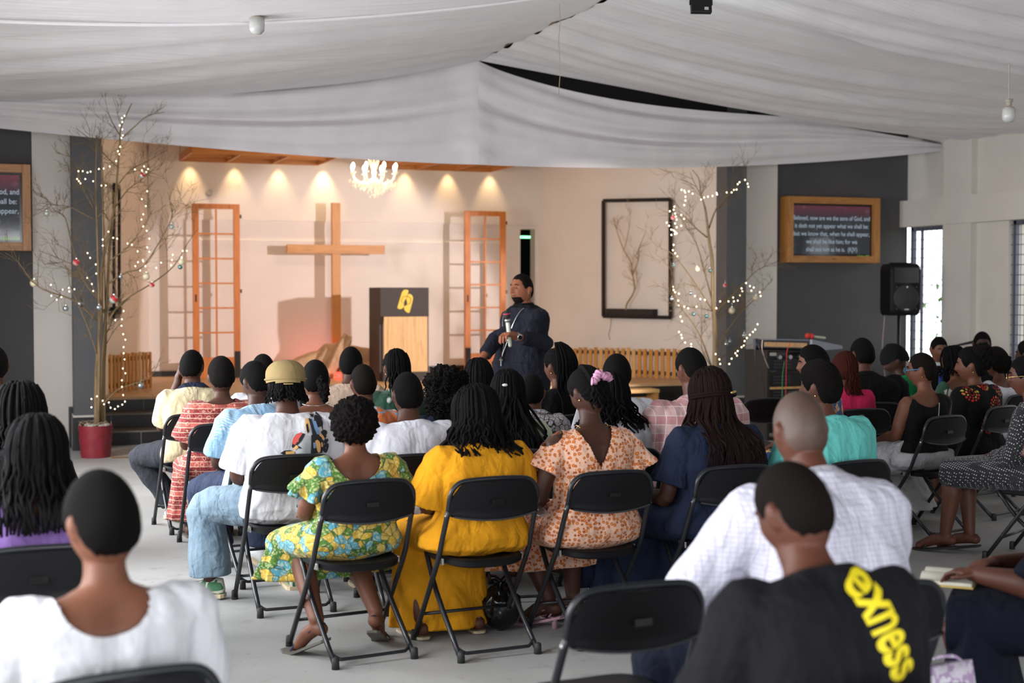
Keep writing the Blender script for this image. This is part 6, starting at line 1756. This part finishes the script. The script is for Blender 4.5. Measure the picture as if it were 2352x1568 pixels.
# --- second and third rows, centre
person('white_tee', 'man with close-cropped hair in a plain white T-shirt, centre', 936, 856, 7.55, 'm', face=0, b=1.12, skin='skin_dark', fat=1.08, lean=6, bow=12,
       top=shirt('cloth_white2', .018, .8, loose=.01, amp=.010), bottom=trousers('cloth_charcoal'), hair=short(t=.007), chair='black folding chair of the man in the plain white T-shirt')
def pony(B, P):
    hair_cap(B, P, 'hair_braid', .010)
    ellhair(B, P, 'hair_fuzzy', [((.03, -.118, -.025), (.028, .03, .035)), ((.045, -.13, -.075), (.034, .03, .045)), ((.05, -.128, -.12), (.022, .02, .03))], 'ponytail', .012, 55)
    neckl(B, P, .002, .02, 'silver')
person('ponytail', 'woman with a low fluffy ponytail and bare upper back beside the flat cap man', 724, 829, 8.6, 'f', face=-6, b=1.1, sw=1.1, head=(-4, 4, 0), skin='skin_warm', top=shirt('cloth_paleblue', .016, .6, h1=.56, neckf=scoop(.10, .14, -.0)), bottom=skirt('cloth_paleblue', .3), hair=pony, chair='black folding chair of the woman with the low fluffy ponytail')
person('small_behind_cap', 'person whose short hair just shows behind the light blue shirt man', 604, 816, 9.9, 'm', face=0, hs=.9, skin='skin_dark', top=shirt('cloth_white2', .016, .8), bottom=trousers('cloth_charcoal'), hair=short('hair_fuzzy', t=.014), chair='black folding chair hidden behind the flat cap man')
person('orange_boy', 'boy in an orange and blue printed shirt behind the afro', 834, 838, 8.4, 'm', face=4, b=.95, hs=.93, skin='skin_mid', top=shirt('cloth_orangeblue', .016, .8), bottom=trousers('cloth_charcoal'), hair=short('hair_fade', t=.007), chair='black folding chair of the boy in the orange and blue shirt')
person('beige_man', 'man in a beige shirt before the heap of stones, left of the lectern', 806, 799, 10.3, 'm', face=-14, b=1.1, head=(-6, 0, 0), skin='skin_dark', top=shirt('cloth_beige', .018, .9, loose=.01), bottom=trousers('cloth_charcoal'), hair=short(t=.012), chair='black folding chair of the man in the beige shirt')
def cornrow(B, P):
    hair_cap(B, P, 'hair_braid', .014, ridges=26)
    strands(B, P, 'hair_braid', 46, .20, .0065, amax=1.3, spread=.04, seed=14, root=.018, top=.6); earrings(B, P)
person('hibiscus', 'woman with braids gathered back in a dark green shirt with white flowers', 909, 801, 9.7, 'f', face=6, b=1.15, hs=1.0, head=(0, 0, 0), skin='skin_dark', htop=.13, top=shirt('cloth_hibiscus', .018, .8, loose=.01), bottom=skirt('cloth_black', .3), hair=cornrow, chair='black folding chair of the woman in the green and white flowered shirt')
def curly(B, P):
    hair_cap(B, P, 'hair_fuzzy', .02)
    ellhair(B, P, 'hair_fuzzy', [((0, -.02, .03), (.115, .12, .11)), ((0, -.05, -.06), (.125, .10, .10)), ((.01, -.07, -.15), (.11, .07, .06))], 'hair', .03, 38, sub=6)
    rn = random.Random(3); m = MB()
    for k in range(170):
        a = rn.uniform(-1.9, 1.9); z = rn.uniform(-.18, .10); r_ = .122 if z > -.1 else .11
        c = Vector((math.sin(a) * r_, -.03 - math.cos(a) * r_, z)); q = [B.HT @ (c + Vector((math.cos(t * 2.6 + k) * .012, math.sin(t * 2.6 + k) * .012, -t * .011))) for t in range(5)]
        m.tube(smooth_path(q, 2), .0032, 5)
    m.build('curls', 'hair_fuzzy', P, True)
person('curly', 'woman with long loose curly black hair in a navy top, centre', 1022, 842, 8.2, 'f', face=0, b=1.1, skin='skin_mid', htop=.135, top=shirt('cloth_navy', .018, .8), bottom=skirt('cloth_navy', .3), hair=curly, chair='black folding chair of the woman with the loose curly hair')
def sleek(B, P):
    hair_cap(B, P, 'hair_braid', .016); strands(B, P, 'hair_braid', 90, .13, .006, amax=2.2, spread=.01, seed=6, root=.018)
person('sleek_hair', 'person with smooth dark hair just before the standing preacher', 1099, 826, 9.3, 'f', face=0, skin='skin_mid', top=shirt('cloth_black', .016, .8), bottom=skirt('cloth_black', .3), hair=sleek, chair='black folding chair right before the standing preacher')
def sidebraid(B, P):
    hair_cap(B, P, 'hair_braid', .016, ridges=30)
    strands(B, P, 'hair_braid', 90, .44, .0085, amax=1.3, spread=.13, seed=11, root=.02, lmin=.75, back=.02, top=.7, low_out=1.6)
    MB().ell(B.HT @ Vector((-.02, -.128, .03)), (.016, .008, .008), 12, 8).build('white_clip', 'shoe_white', P, True)
person('clip_braids', 'woman with long braids and a small white clip, behind the yellow dress', 1165, 850, 7.75, 'f', face=-8, b=1.1, skin='skin_dark', head=(-8, 6, 0), htop=.13, top=shirt('cloth_palegreen', .018, .8), bottom=skirt('cloth_palegreen', .3), hair=sidebraid, chair='black folding chair of the woman with the small white clip')
person('crackle_shirt', 'boy in a white shirt with black crackle lines, right of the white clip', 1223, 861, 8.7, 'm', face=-10, b=.92, hs=.92, head=(-14, 0, 0), skin='skin_mid', top=shirt('cloth_crackle', .016, .8, collar=('cloth_crackle', .02, .008)), bottom=trousers('cloth_black'), hair=short(t=.008), chair='black folding chair of the boy in the crackle-print shirt')
def hightail(B, P):
    hair_cap(B, P, 'hair_braid', .014, ridges=30)
    ellhair(B, P, 'hair_braid', [((0, -.10, .06), (.05, .05, .05))], 'hair_knot', .008)
    strands(B, P, 'hair_braid', 70, .50, .0075, amax=.9, spread=.05, seed=15, root=.05, lmin=.8, top=.15, back=.02); earrings(B, P)
person('black_tail', 'woman in black with a high gathered tail of long braids, right of the preacher', 1279, 799, 9.85, 'f', face=12, b=1.0, head=(16, 0, 0), skin='skin_mid', htop=.13, top=shirt('cloth_black', .016, 1.8), bottom=skirt('cloth_black', .3), hair=hightail, chair='black folding chair of the woman in black right of the preacher')
def wavy(B, P):
    hair_cap(B, P, 'hair_braid', .022)
    strands(B, P, 'hair_braid', 120, .22, .0075, amax=2.2, spread=.07, seed=18, root=.028, lmin=.7, wav=.014, back=.02)
person('wavy_hair', 'woman with wavy black hair in white, just right of the pink scrunchie', 1402, 856, 7.8, 'f', face=-4, b=1.05, skin='skin_mid', head=(-8, 6, 0), htop=.134, top=shirt('cloth_white2', .018, .85), bottom=skirt('cloth_white2', .3), hair=wavy, chair='black folding chair of the woman with wavy black hair')
person('white_tee_right', 'man in a white T-shirt before the slatted screen on the right', 1417, 817, 8.9, 'm', face=-6, b=1.08, head=(-6, 0, 0), skin='skin_mid', top=shirt('cloth_white', .018, .85, loose=.01), bottom=trousers('cloth_charcoal'), hair=short('hair_braid', t=.016), chair='black folding chair of the man in white before the slatted screen')
person('plaid_shirt', 'man in a pink checked shirt behind the long brown braids', 1588, 801, 8.0, 'm', face=2, b=1.26, sw=1.05, head=(10, 14, 0), skin='skin_mid', fat=1.06, top=shirt('cloth_plaid', .02, .9, loose=.014, end=.03, collar=('cloth_plaid', .02, .008), amp=.012), bottom=trousers('cloth_charcoal'), hair=short(t=.008), chair='black folding chair of the man in the pink checked shirt')

# --- right part of the room
def bun_wide(B, P):
    hair_cap(B, P, 'hair_fuzzy', .020, ridges=40, low=-.01); earrings(B, P)
person('turquoise', 'woman in a turquoise top with finely plaited short hair, behind the bald man', 1884, 824, 7.25, 'f', face=10, b=1.35, sw=1.02, head=(20, 0, 0), fat=1.1, skin='skin_mid', htop=.138, hs=1.03, top=shirt('cloth_turquoise', .022, .9, loose=.012, amp=.011), bottom=skirt('cloth_turquoise', .3), hair=bun_wide, chair='black folding chair of the woman in the turquoise top')
def bald(B, P): hair_cap(B, P, 'hair_grey', .003, -.0, ) if False else hair_cap(B, P, 'skin_greyhair', .0025)
plain('skin_greyhair', '4b382f', .6, var=.22, vs=11, nb=(300, .3, .001))
person('bald_man', 'older man with thin grey hair in a pale lavender shirt, leaning forward', 1838, 900, 4.5, 'm', face=2, b=1.24, sw=1.0, head=(-4, 0, 0), skin='skin_mid', fat=1.10, lean=10, bow=14, hs=1.04,
       top=shirt('cloth_pinstripe', .024, 1.85, loose=.022, collar=('cloth_pinstripe', .026, .012), amp=.018), bottom=trousers('cloth_darknavy', .03, .04), hair=bald,
       arms=lambda B, P: {-1: (B.shoulder(-1) + Vector((-.16, .14, -.24)), Vector((-.16, .44, .60))), 1: (B.shoulder(1) + Vector((.10, .14, -.24)), Vector((.16, .42, .58)))},
       legs={-1: dict(knee=(-.36, .40, .50), ankle=(-.36, .42, .09))}, chair='black folding chair of the older man in the lavender shirt')
def logo_tee(B, P):
    o = shirt('cloth_black_tee', .022, 1.0, h0=-.04, loose=.014, end=.02, amp=.012)(B, P)
    me = text_mesh('exness', .125, .003, 'LEFT', .98)
    z0 = .983; x0 = .014
    wd = max(v.co.x for v in me.vertices); xh = max(v.co.y for v in me.vertices)
    for v in me.vertices:
        t = v.co.x / wd; u = v.co.y * .078 / xh
        # baseline runs down the back, curving inward; letter tops point right
        bx = x0 + .062 * t ** .8; bz = z0 - .205 * t
        d = Vector((.062 * .8 * max(.05, t) ** -.2, -.205)).normalized(); up = Vector((-d.y, d.x))
        v.co = Vector((bx + up.x * u, bz + up.y * u, 0))
    decal(o, None, 'decal_yellow', 'back_lettering', .004, flat2=me, sub=.012)
person('exness_man', 'man in a black T-shirt with yellow lettering down the back, nearest at the right', 1825, 1070, 3.4, 'm', face=2, b=1.12, sw=1.02, head=(12, 16, 0), skin='skin_mid', fat=1.06, lean=8, bow=20, hs=1.03,
       top=logo_tee, bottom=trousers('cloth_darknavy'), hair=short('hair_fade', t=.006), chair='black folding chair of the man with yellow lettering, at the bottom right',
       arms=lambda B, P: {-1: (B.shoulder(-1) + Vector((-.09, .05, -.27)), Vector((-.15, .36, .60))), 1: (B.shoulder(1) + Vector((.08, .10, -.26)), Vector((.15, .38, .60)))})
person('blue_orange', 'woman in a blue and orange print turned left beside the equipment rack', 1868, 797, 9.6, 'f', face=40, b=1.1, head=(25, 0, 0), skin='skin_warm', top=shirt('cloth_blueorange', .02, .9), bottom=skirt('cloth_blueorange', .3), hair=lambda B, P: (hair_cap(B, P, 'hair_braid', .02), earrings(B, P)), chair='black folding chair of the woman in the blue and orange print')
def redtail(B, P):
    hair_cap(B, P, 'hair_red', .016)
    strands(B, P, 'hair_red', 50, .22, .006, amax=.5, spread=.03, seed=19, root=.02, top=.3)
person('pink_dress', 'woman in a deep pink dress with reddish brown hair tied back', 1940, 811, 10.3, 'f', face=0, b=1.0, skin='skin_mid', top=shirt('cloth_pink', .018, .7), bottom=skirt('cloth_pink', .3), hair=redtail, chair='black folding chair of the woman in the deep pink dress')
person('black_shirt', 'broad man in a black shirt with a fade haircut below the loudspeaker', 1981, 778, 10.9, 'm', face=-10, b=1.35, sw=1.1, head=(8, 0, 0), fat=1.08, hs=1.06, skin='skin_mid', top=shirt('cloth_black', .018, .9, loose=.01, collar=('cloth_black', .02, .008)), bottom=trousers('cloth_black'), hair=short(t=.010, low=.012), chair='black folding chair of the broad man in the black shirt')
def wrap(B, P):
    m = MB(); head_grid(m, B.HT, lambda p, az: .016 + .010 * az, 48, 40, 1, 0, keep=lambda p: p.z > .022 - .075 * sm(.0, -.09, p.y)); m.build('head_wrap', 'cloth_black', P, True)
person('green_top', 'woman in a green top and dark head wrap, looking down to the left', 2055, 797, 11.9, 'f', face=45, b=1.1, head=(25, 22, 0), skin='skin_deep', lean=10, bow=16, hs=1.03, top=shirt('cloth_green', .018, .9), bottom=skirt('cloth_green', .3), hair=wrap, chair='black folding chair of the woman in green with the head wrap')
def tulle(B, P):
    shirt('cloth_black', .014, 0, h0=-.0, h1=.58, neckf=scoop(.07, .11, -.02), amp=.004)(B, P)
    m = MB(); m.tube([B.at(h, 0.012, -.135) for h in (.50, .42, .34, .26)], .004, 5); m.build('back_zip', 'zip_silver', P)
    g = MB(); f = B.headR
    for sd in (-1, 1): g.tube([B.HT @ Vector((sd * .082, y, .012)) for y in (-.01, .04, .095)], .004, 6)
    for sd in (-1, 1): g.tube([B.HT @ Vector((sd * .034 + .026 * math.cos(a), .108, .008 + .02 * math.sin(a))) for a in [2 * PI * k / 12 for k in range(13)]], .003, 6)
    g.build('glasses', 'glasses_blue', P, True); earrings(B, P)
person('tulle_skirt', 'woman with cropped hair and blue glasses in a black top and white tulle skirt', 2118, 811, 9.75, 'f', face=16, b=1.18, sw=1.1, side=.10, head=(28, 0, 0), skin='skin_warm', lean=4, bow=10, hs=1.0,
       top=tulle, bottom=both(skirt('cloth_tulle', .12, .045, 1.35, flare=.12, ripple=.03, nf=17, back=.06, h1=.10), lambda B, P: sandals(B, P, 'black_matt', 'black_matt', 0)), hair=short('hair_fade', t=.006),
       legs={-1: dict(knee=(-.16, .38, .46), ankle=(-.10, .26, .10)), 1: dict(knee=(.12, .38, .46), ankle=(.06, .30, .10))}, chair='black folding chair of the woman in the white tulle skirt')
def bob(B, P):
    hair_cap(B, P, 'hair_braid', .018); strands(B, P, 'hair_braid', 100, .13, .0065, amax=2.3, spread=.03, seed=23, root=.022, lmin=.6)
person('bob_locks', 'woman with chin-length locks and bare shoulders below the microphone', 2190, 798, 11.5, 'f', face=14, b=1.05, head=(14, 4, 0), skin='skin_warm', top=shirt('cloth_hibiscus', .014, .5, h1=.52, neckf=scoop(.10, .16, -.02)), bottom=skirt('cloth_black', .3), hair=bob, chair='black folding chair of the woman with chin-length locks')
def highbun(B, P):
    hair_cap(B, P, 'hair_braid', .016); ellhair(B, P, 'hair_fuzzy', [((.0, -.075, .085), (.075, .072, .062)), ((0, -.08, .02), (.07, .06, .06))], 'hair_bun', .014, 45); earrings(B, P)
def rosettes(B, P):
    o = shirt('cloth_black', .018, .8, loose=.008)(B, P); rn = random.Random(5); sets = {0: [], 1: [], 2: []}
    for cx, cz, k in ((.07, .80, 1.0), (-.01, .965, .8), (-.165, .90, .9), (.17, .93, 1.0), (-.04, .66, .9), (.14, .64, .8)):
        for r_, n_, d_ in ((.022, 8, .005), (.042, 11, .007), (.064, 14, .009)):
            for j in range(n_):
                a = 2 * PI * j / n_ + r_ * 30; x, z = cx + r_ * k * math.cos(a), cz + r_ * k * math.sin(a) * .95
                sets[(0 if rn.random() < .7 else 1 + (rn.random() < .4)) if r_ > .03 else 0].append([(x + d_ * math.cos(b), z + d_ * math.sin(b)) for b in [2 * PI * q / 8 for q in range(8)]])
    for q, mt in ((0, 'dot_red'), (1, 'dot_orange'), (2, 'dot_yellow')): decal(o, sets[q], mt, 'dot_print', .003, sub=.05, kind='stuff')
plain('dot_red', 'b02018', .7); plain('dot_orange', 'c8702c', .7); plain('dot_yellow', 'b8a040', .7)
person('red_rosettes', 'woman with a high bun in a black dress with rings of red dots', 2232, 800, 10.5, 'f', face=20, b=1.2, sw=1.08, head=(28, 0, 0), skin='skin_warm', lean=4, hs=1.08, top=rosettes, bottom=skirt('cloth_black', .25, .03, 1.1), hair=highbun, chair='black folding chair of the woman in the dress with rings of red dots')
person('white_top_right', 'woman in a white top with dark curls behind the high bun', 2288, 800, 11.7, 'f', face=14, b=1.0, skin='skin_mid', top=shirt('cloth_white2', .016, .6, h1=.57, neckf=scoop(.06, .13, 0)), bottom=skirt('cloth_white2', .3), hair=lambda B, P: (hair_cap(B, P, 'hair_fuzzy', .02), ellhair(B, P, 'hair_fuzzy', [((0, -.05, .0), (.09, .08, .09))], 'hair', .014)), chair='black folding chair of the woman in the white top at the right')
def polka_top(B, P):
    shirt('cloth_polka', .018, 1.8, loose=.004, amp=.007)(B, P); earrings(B, P)
    g = MB()
    for sd in (-1, 1): g.tube([B.HT @ Vector((sd * .080, y, .010)) for y in (-.01, .04, .098)], .0022, 6)
    for sd in (-1, 1): g.tube([B.HT @ Vector((sd * .034 + .026 * math.cos(a), .110, .004 + .021 * math.sin(a))) for a in [2 * PI * k / 14 for k in range(15)]], .002, 6)
    g.build('glasses', 'gold', P, True)
person('polka_dress', 'woman with round gold glasses in a black and white dotted dress, right edge', 2358, 820, 8.75, 'f', face=30, b=1.1, head=(20, 0, 0), skin='skin_mid', lean=4, hs=1.03, top=polka_top, bottom=both(skirt('cloth_polka', .43, .03, 1.0, flare=.0), lambda B, P: sandals(B, P, 'black_matt', 'black_matt')),
       arms=lambda B, P: {-1: (B.shoulder(-1) + Vector((-.06, .04, -.26)), Vector((-.04, .26, .60))), 1: (B.shoulder(1) + Vector((.06, .06, -.26)), Vector((.05, .28, .60)))},
       legs={-1: dict(knee=(-.12, .46, .47), ankle=(-.16, .50, .12), toe=(-.18, .66, .03)), 1: dict(knee=(.06, .46, .52), ankle=(-.02, .40, .12))}, hair=lambda B, P: (hair_cap(B, P, 'hair_braid', .012), ellhair(B, P, 'hair_braid', [((0, -.12, .0), (.05, .045, .05))], 'hair_bun', .006)), chair='black folding chair of the woman in the dotted dress')
person('musician', 'man in a dark suit with blue tie facing us by the window microphone', 2156, 774, 14.0, 'm', face=165, b=1.0, head=(0, 10, 0), skin='skin_warm', top=shirt('cloth_black', .018, 1.85, collar=('cloth_white', .02, .006)), bottom=trousers('cloth_black'), hair=short(t=.008), chair='black folding chair of the man in the dark suit by the window',
       extra={'fn': lambda B, P: MB().tube([B.at(h, 0, .135) for h in (.55, .45, .3)], [.012, .02, .03], 8, flat=.3).build('necktie', 'tie_blue', P)}) if plain('tie_blue', '24347c', .5) else None
person('musician_back', 'man with short hair behind the raised microphone', 2256, 763, 13.8, 'm', face=150, b=1.05, hs=1.02, skin='skin_deep', top=shirt('cloth_black', .018, 1.85), bottom=trousers('cloth_black'), hair=short(t=.010), chair='black folding chair behind the raised microphone')
person('right_edge_far', 'person with short dark hair at the right edge below the window', 2362, 782, 12.0, 'm', face=30, skin='skin_deep', top=shirt('cloth_black', .018, 1.8), bottom=trousers('cloth_black'), hair=short(t=.010), chair='black folding chair at the right edge below the window')
person('right_dark', 'person in dark navy clothes at the right edge with a book on the lap', 2425, 945, 5.0, 'f', face=45, b=1.5, sw=1.0, legs={-1: dict(knee=(-.18, .54, .49), ankle=(-.18, .50, .09)), 1: dict(knee=(.04, .54, .49), ankle=(.04, .50, .09))}, skin='skin_mid', lean=14, bow=14, top=shirt('cloth_darknavy', .024, 1.0, loose=.015, end=.03, amp=.015), bottom=skirt('cloth_darknavy', .2, .04, 1.2), hair=sleek, chair='black folding chair of the person in dark navy at the right edge',
       arms=lambda B, P: {-1: (B.shoulder(-1) + Vector((-.09, .12, -.24)), Vector((-.20, .50, .66))), 1: (B.shoulder(1) + Vector((.08, .08, -.26)), Vector((.06, .46, .66)))})
# open chair in the foreground and the others without sitters
def chair_px(pxc, ptop, dep, rz, lab):
    p = atD(pxc, ptop, dep); f = R(rz); return chair_at(p.x - math.sin(f) * .215 * 1.0, p.y + math.cos(f) * .215, f, lab)
chair_px(1468, 1345, 4.05, 4, 'empty black folding chair in the right foreground, left of the yellow lettering')
chair_px(1762, 912, 11.0, 4, 'empty black folding chair before the equipment rack')

# --- the preacher
def preach_arms(B, P):
    inv = P.matrix_world.inverted()
    zc = 12.0
    w_l = lambda px, py, d: inv @ atD(px, py, d)
    return {1: (w_l(1256, 790, 11.99), w_l(1184, 772, 11.74)), -1: (w_l(1143, 775, 12.05), w_l(1107, 822, 11.9))}
def tunic(B, P):
    m = MB(); B.torso(m, -.05, .60, .022, .03)
    bot = [Vector((p.x * 1.03, p.y * 1.03, .62)) for p in B.ring(-.02, .05)]; m.loft([bot, B.ring(.0, .045), B.ring(.12, .035)])
    for sd in (-1, 1): B.arm(m, sd, .016, 0, 1.82, .008, 1.0)
    me = remesh(m, .007, 3); displace(me, lambda p, n: p + n * (.010 * noise.noise(Vector((p.x * 8, p.y * 8, p.z * 5))) + .005 * noise.noise(p * 22)))
    o = link('tunic', me, 'cloth_speaker', P, True)
    mm = MB(); mm.loft([B.ring(min(h, .735), off) for h, off in ((.585, .028), (.605, .012), (.622, .009), (.622, .003), (.60, .003))], cap=False); mm.build('collar', 'cloth_black', o, True)
    for h in (.52, .44, .36, .10, .0): MB().ell(B.at(h, 0, .168 + .045 * math.exp(-((h - .16) / .14) ** 2)), (.007, .004, .007), 10, 6).build('button', 'button_pale', o, True)
def preach_face(B, P):
    HT = B.HT
    m = MB(); head_grid(m, HT, lambda p, az: .0022 if (p.z < -.055 and p.y > .02 and abs(p.x) < .05) else -.003, 96, 72, B.fat, 1, keep=lambda p: -.112 < p.z < -.034 and p.y > .0 and (p.z < -.064 or abs(p.x) > .026) and p.y > .02)
    m.build('beard', 'hair_fade', P, True)
    for z, k in ((-.047, .0), (-.059, .001)):
        MB().tube([HT @ (head_pt(math.acos(z / .118), x / .075 * 1.0, B.fat) + Vector((0, .001, 0))) for x in (-.024, -.012, 0, .012, .024)], [.002, .0045, .005, .0045, .002], 8).build('lip', 'lips', P, True)
    for sd in (-1, 1): MB().tube([HT @ (head_pt(math.acos(.009 / .118), sd * a, B.fat) + Vector((0, .003, 0))) for a in (.2, .32, .45, .58)], [.0015, .003, .003, .0015], 6).build('eyelid_line', 'iris', P, True)
    # chain with a cross pendant
    A = [B.at(.60, -.075, .02), B.at(.56, -.075, .115), B.at(.46, -.055, .175), B.at(.33, -.02, .195), B.at(.20, .0, .235), B.at(.17, 0.0, .240)]
    C_ = [B.at(.60, .075, .02), B.at(.56, .08, .115), B.at(.46, .06, .175), B.at(.33, .02, .195), B.at(.20, .004, .235), B.at(.17, 0.0, .240)]
    MB().tube(smooth_path(A), .0035, 6).tube(smooth_path(C_), .0035, 6).build('neck_chain', 'silver', P, True)
    c = B.at(.13, 0, .25); m = MB(); m.box(c, (.010, .006, .075)); m.box(c + Vector((0, 0, .014)), (.04, .006, .010)); m.build('cross_pendant', 'silver', P)
    sh, el, wr = B.arms[1]; d = (wr - el).normalized(); x, y = frame_from(d)
    rot = Matrix((x, y, -d)).transposed()
    MB().lathe([(.034, -.012), (.037, 0), (.034, .012)], c=wr - d * .015, n=20, rot=rot).build('watch_strap', 'steel', P, True)
    inv = P.matrix_world.inverted(); tocam = (inv @ Vector((0, 0, CAMH)) - wr).normalized(); tocam = (tocam - d * tocam.dot(d)).normalized()
    xx, yy = frame_from(tocam); rot2 = Matrix((xx, yy, tocam)).transposed()
    w_ = MB().lathe([(0, 0), (.026, 0), (.026, .012), (.021, .014), (0, .014)], c=wr - d * .015 + tocam * .028, n=22, rot=rot2).build('watch_case', 'silver', P, True)
    MB().lathe([(0, .0145), (.019, .0145), (.019, .016), (0, .016)], c=wr - d * .015 + tocam * .028, n=22, rot=rot2).build('watch_dial', 'black_gloss', w_)
PB, PP = person('preacher', 'preacher in a dark navy tunic with silver chain, standing and holding a microphone', 1198, 630, 12.1, 'm', face=112, b=1.22, sw=.94, lean=-3, bow=4, neck=4, head=(4, -6, 0), skin='skin_bright', fat=1.14, hs=1.13, belly=.06, drop=.065,
       top=tunic, bottom=trousers('cloth_darknavy'), hair=short('hair_fade', t=.006, low=.006), arms=preach_arms, seat=.90,
       legs={-1: dict(knee=(-.12, .03, .50), ankle=(-.14, 0, .09), toe=(-.16, .16, .03)), 1: dict(knee=(.12, .03, .50), ankle=(.14, 0, .09), toe=(.16, .16, .03))},
       extra={'fn': preach_face, 'hand1': dict(d=None, n=None, curl=1.0, k=1.3)})
# microphone in his hand
wm = PP.matrix_world
sh, el, wr = PB.arms[1]; hd = (wr - el).normalized()
hp = wm @ (wr + hd * .075)
tm_ = thing('microphone', 'silver hand microphone with a pink ring held up by the preacher', 'microphone', hp)
upv = (atD(1160, 715, 11.68) - atD(1166, 770, 11.7)).normalized()
MB().capsule([upv * -.09, upv * .10], [.015, .018], 12).build('mic_handle', 'mic_silver', tm_, True)
MB().lathe([(.018, .10), (.024, .115), (.026, .125), (.018, .13)], n=18, rot=frame_rot(upv) if False else Matrix((frame_from(upv)[0], frame_from(upv)[1] * -1, upv)).transposed()).build('mic_collar', 'steel', tm_, True)
MB().ell(upv * .165, (.030, .030, .036), 16, 12).build('foam_head', 'black_matt', tm_, True)
plain('mic_pink', 'd83060', .5)
MB().tube([upv * .172 + (frame_from(upv)[0] * math.cos(a) + frame_from(upv)[1] * math.sin(a)) * .0295 for a in [2 * PI * k / 20 for k in range(21)]], .004, 6).build('pink_ring', 'mic_pink', tm_, True)

BKD = 5.1
# --- things on the floor and laps
def blob(name, lab, cat, p, r, mat, seed, knot=True):
    t = thing(name, lab, cat, (p.x, p.y, 0)); m = MB()
    rr = bmesh.ops.create_icosphere(m.bm, subdivisions=5, radius=1)
    for v in rr['verts']:
        d = v.co.copy(); q = Vector((d.x * r[0], d.y * r[1], d.z * r[2] + r[2]))
        k = 1 - .45 * sm(.3, 1, d.z); q.x *= k; q.y *= k
        w_ = abs(noise.noise(Vector((d.x * 2.5 + seed, d.y * 2.5, d.z * 1.2)))) + .4 * abs(noise.noise(Vector((d.x * 6, d.y * 6 + seed, d.z * 3))))
        q *= 1 - .22 * w_; q.z = max(q.z, .004); v.co = q
    m.build('bag_body', mat, t, True)
    if knot:
        m = MB(); 
        for s in (-1, 1): m.tube(smooth_path([(0, 0, r[2] * 1.85), (s * .03, 0, r[2] * 2.05), (s * .055, .01, r[2] * 2.0)]), [.012] * 4 + [.014] * 4 + [.004], 7)
        m.build('bag_handle', mat, t, True)
    return t
plain('plastic_black', '0c0c0e', .22); plain('plastic_green', '0f7a64', .4)
blob('plastic_bag', 'black plastic bag on the floor beside the mustard yellow dress', 'bag', atZ(1150, 1446, 0), (.105, .10, .125), 'plastic_black', 3)
blob('plastic_bag', 'green bag on the floor beneath the red patterned dress', 'bag', atZ(482, 1240, 0), (.10, .10, .09), 'plastic_green', 8, False)
pat('bag_floral', lambda nt: ramp(nt, noi(nt, coords(nt), 14, 2), [(0, hexc('c8c0cc')), (.46, hexc('a890b0')), (.52, hexc('d0ccd4')), (.6, hexc('5c8c7c')), (.64, hexc('c8b8c4'))], True))
t = thing('handbag', 'floral cloth bag standing on the floor right of the yellow lettering', 'bag', (atD(2178, 1480, 4.35).x, atD(2178, 1480, 4.35).y, 0), R(10))
m = MB(); m.loft([[Vector((x * .13 * k, y * .06 * k2, z)) for x, y in [(math.cos(a), math.sin(a)) for a in [2 * PI * i / 20 for i in range(20)]]] for z, k, k2 in ((0, .9, 1), (.02, 1, 1.1), (.3, 1.0, 1.0), (.46, .85, .5), (.5, .8, .3))]); m.build('bag_body', 'bag_floral', t, True)
MB().tube(smooth_path([(-.07, 0, .49), (-.05, .03, .51), (.05, .03, .51), (.07, 0, .49)]), .006, 6).build('bag_handle', 'bag_floral', t, True)
bk = atD(2182, 1328, BKD)
t = thing('open_book', 'open book with pale pages resting on the lap at the right edge', 'book', bk, R(45))
plain('page', 'c8c4b4', .8, var=.04); plain('page_edge', 'b89c50', .7)
for s in (-1, 1):
    m = MB(); m.loft([[Vector((s * (.002 + .125 * u), y, .012 + .016 * math.sin(PI * min(1, u * 1.2 + .1)))) for u in [k / 8 for k in range(9)]] + [Vector((s * (.002 + .125 * u), y, 0)) for u in [1 - k / 8 for k in range(9)]] for y in (-.09, .09)])
    m.build('page_block', 'page', t, False, 50)
MB().box((0, 0, -.004), (.26, .19, .006)).build('book_cover', 'gold' if False else 'page_edge', t)
# phone in the hand beside the leopard dress and a paper on the tulle lap
t = thing('phone', 'grey phone held low beside the orange spotted dress', 'phone', atD(1228, 1167, 6.62), R(20))
MB().box((0, 0, 0), (.075, .15, .009), rot=Euler((R(20), 0, 0)).to_matrix(), bev=.003).build('phone_body', 'steel', t)
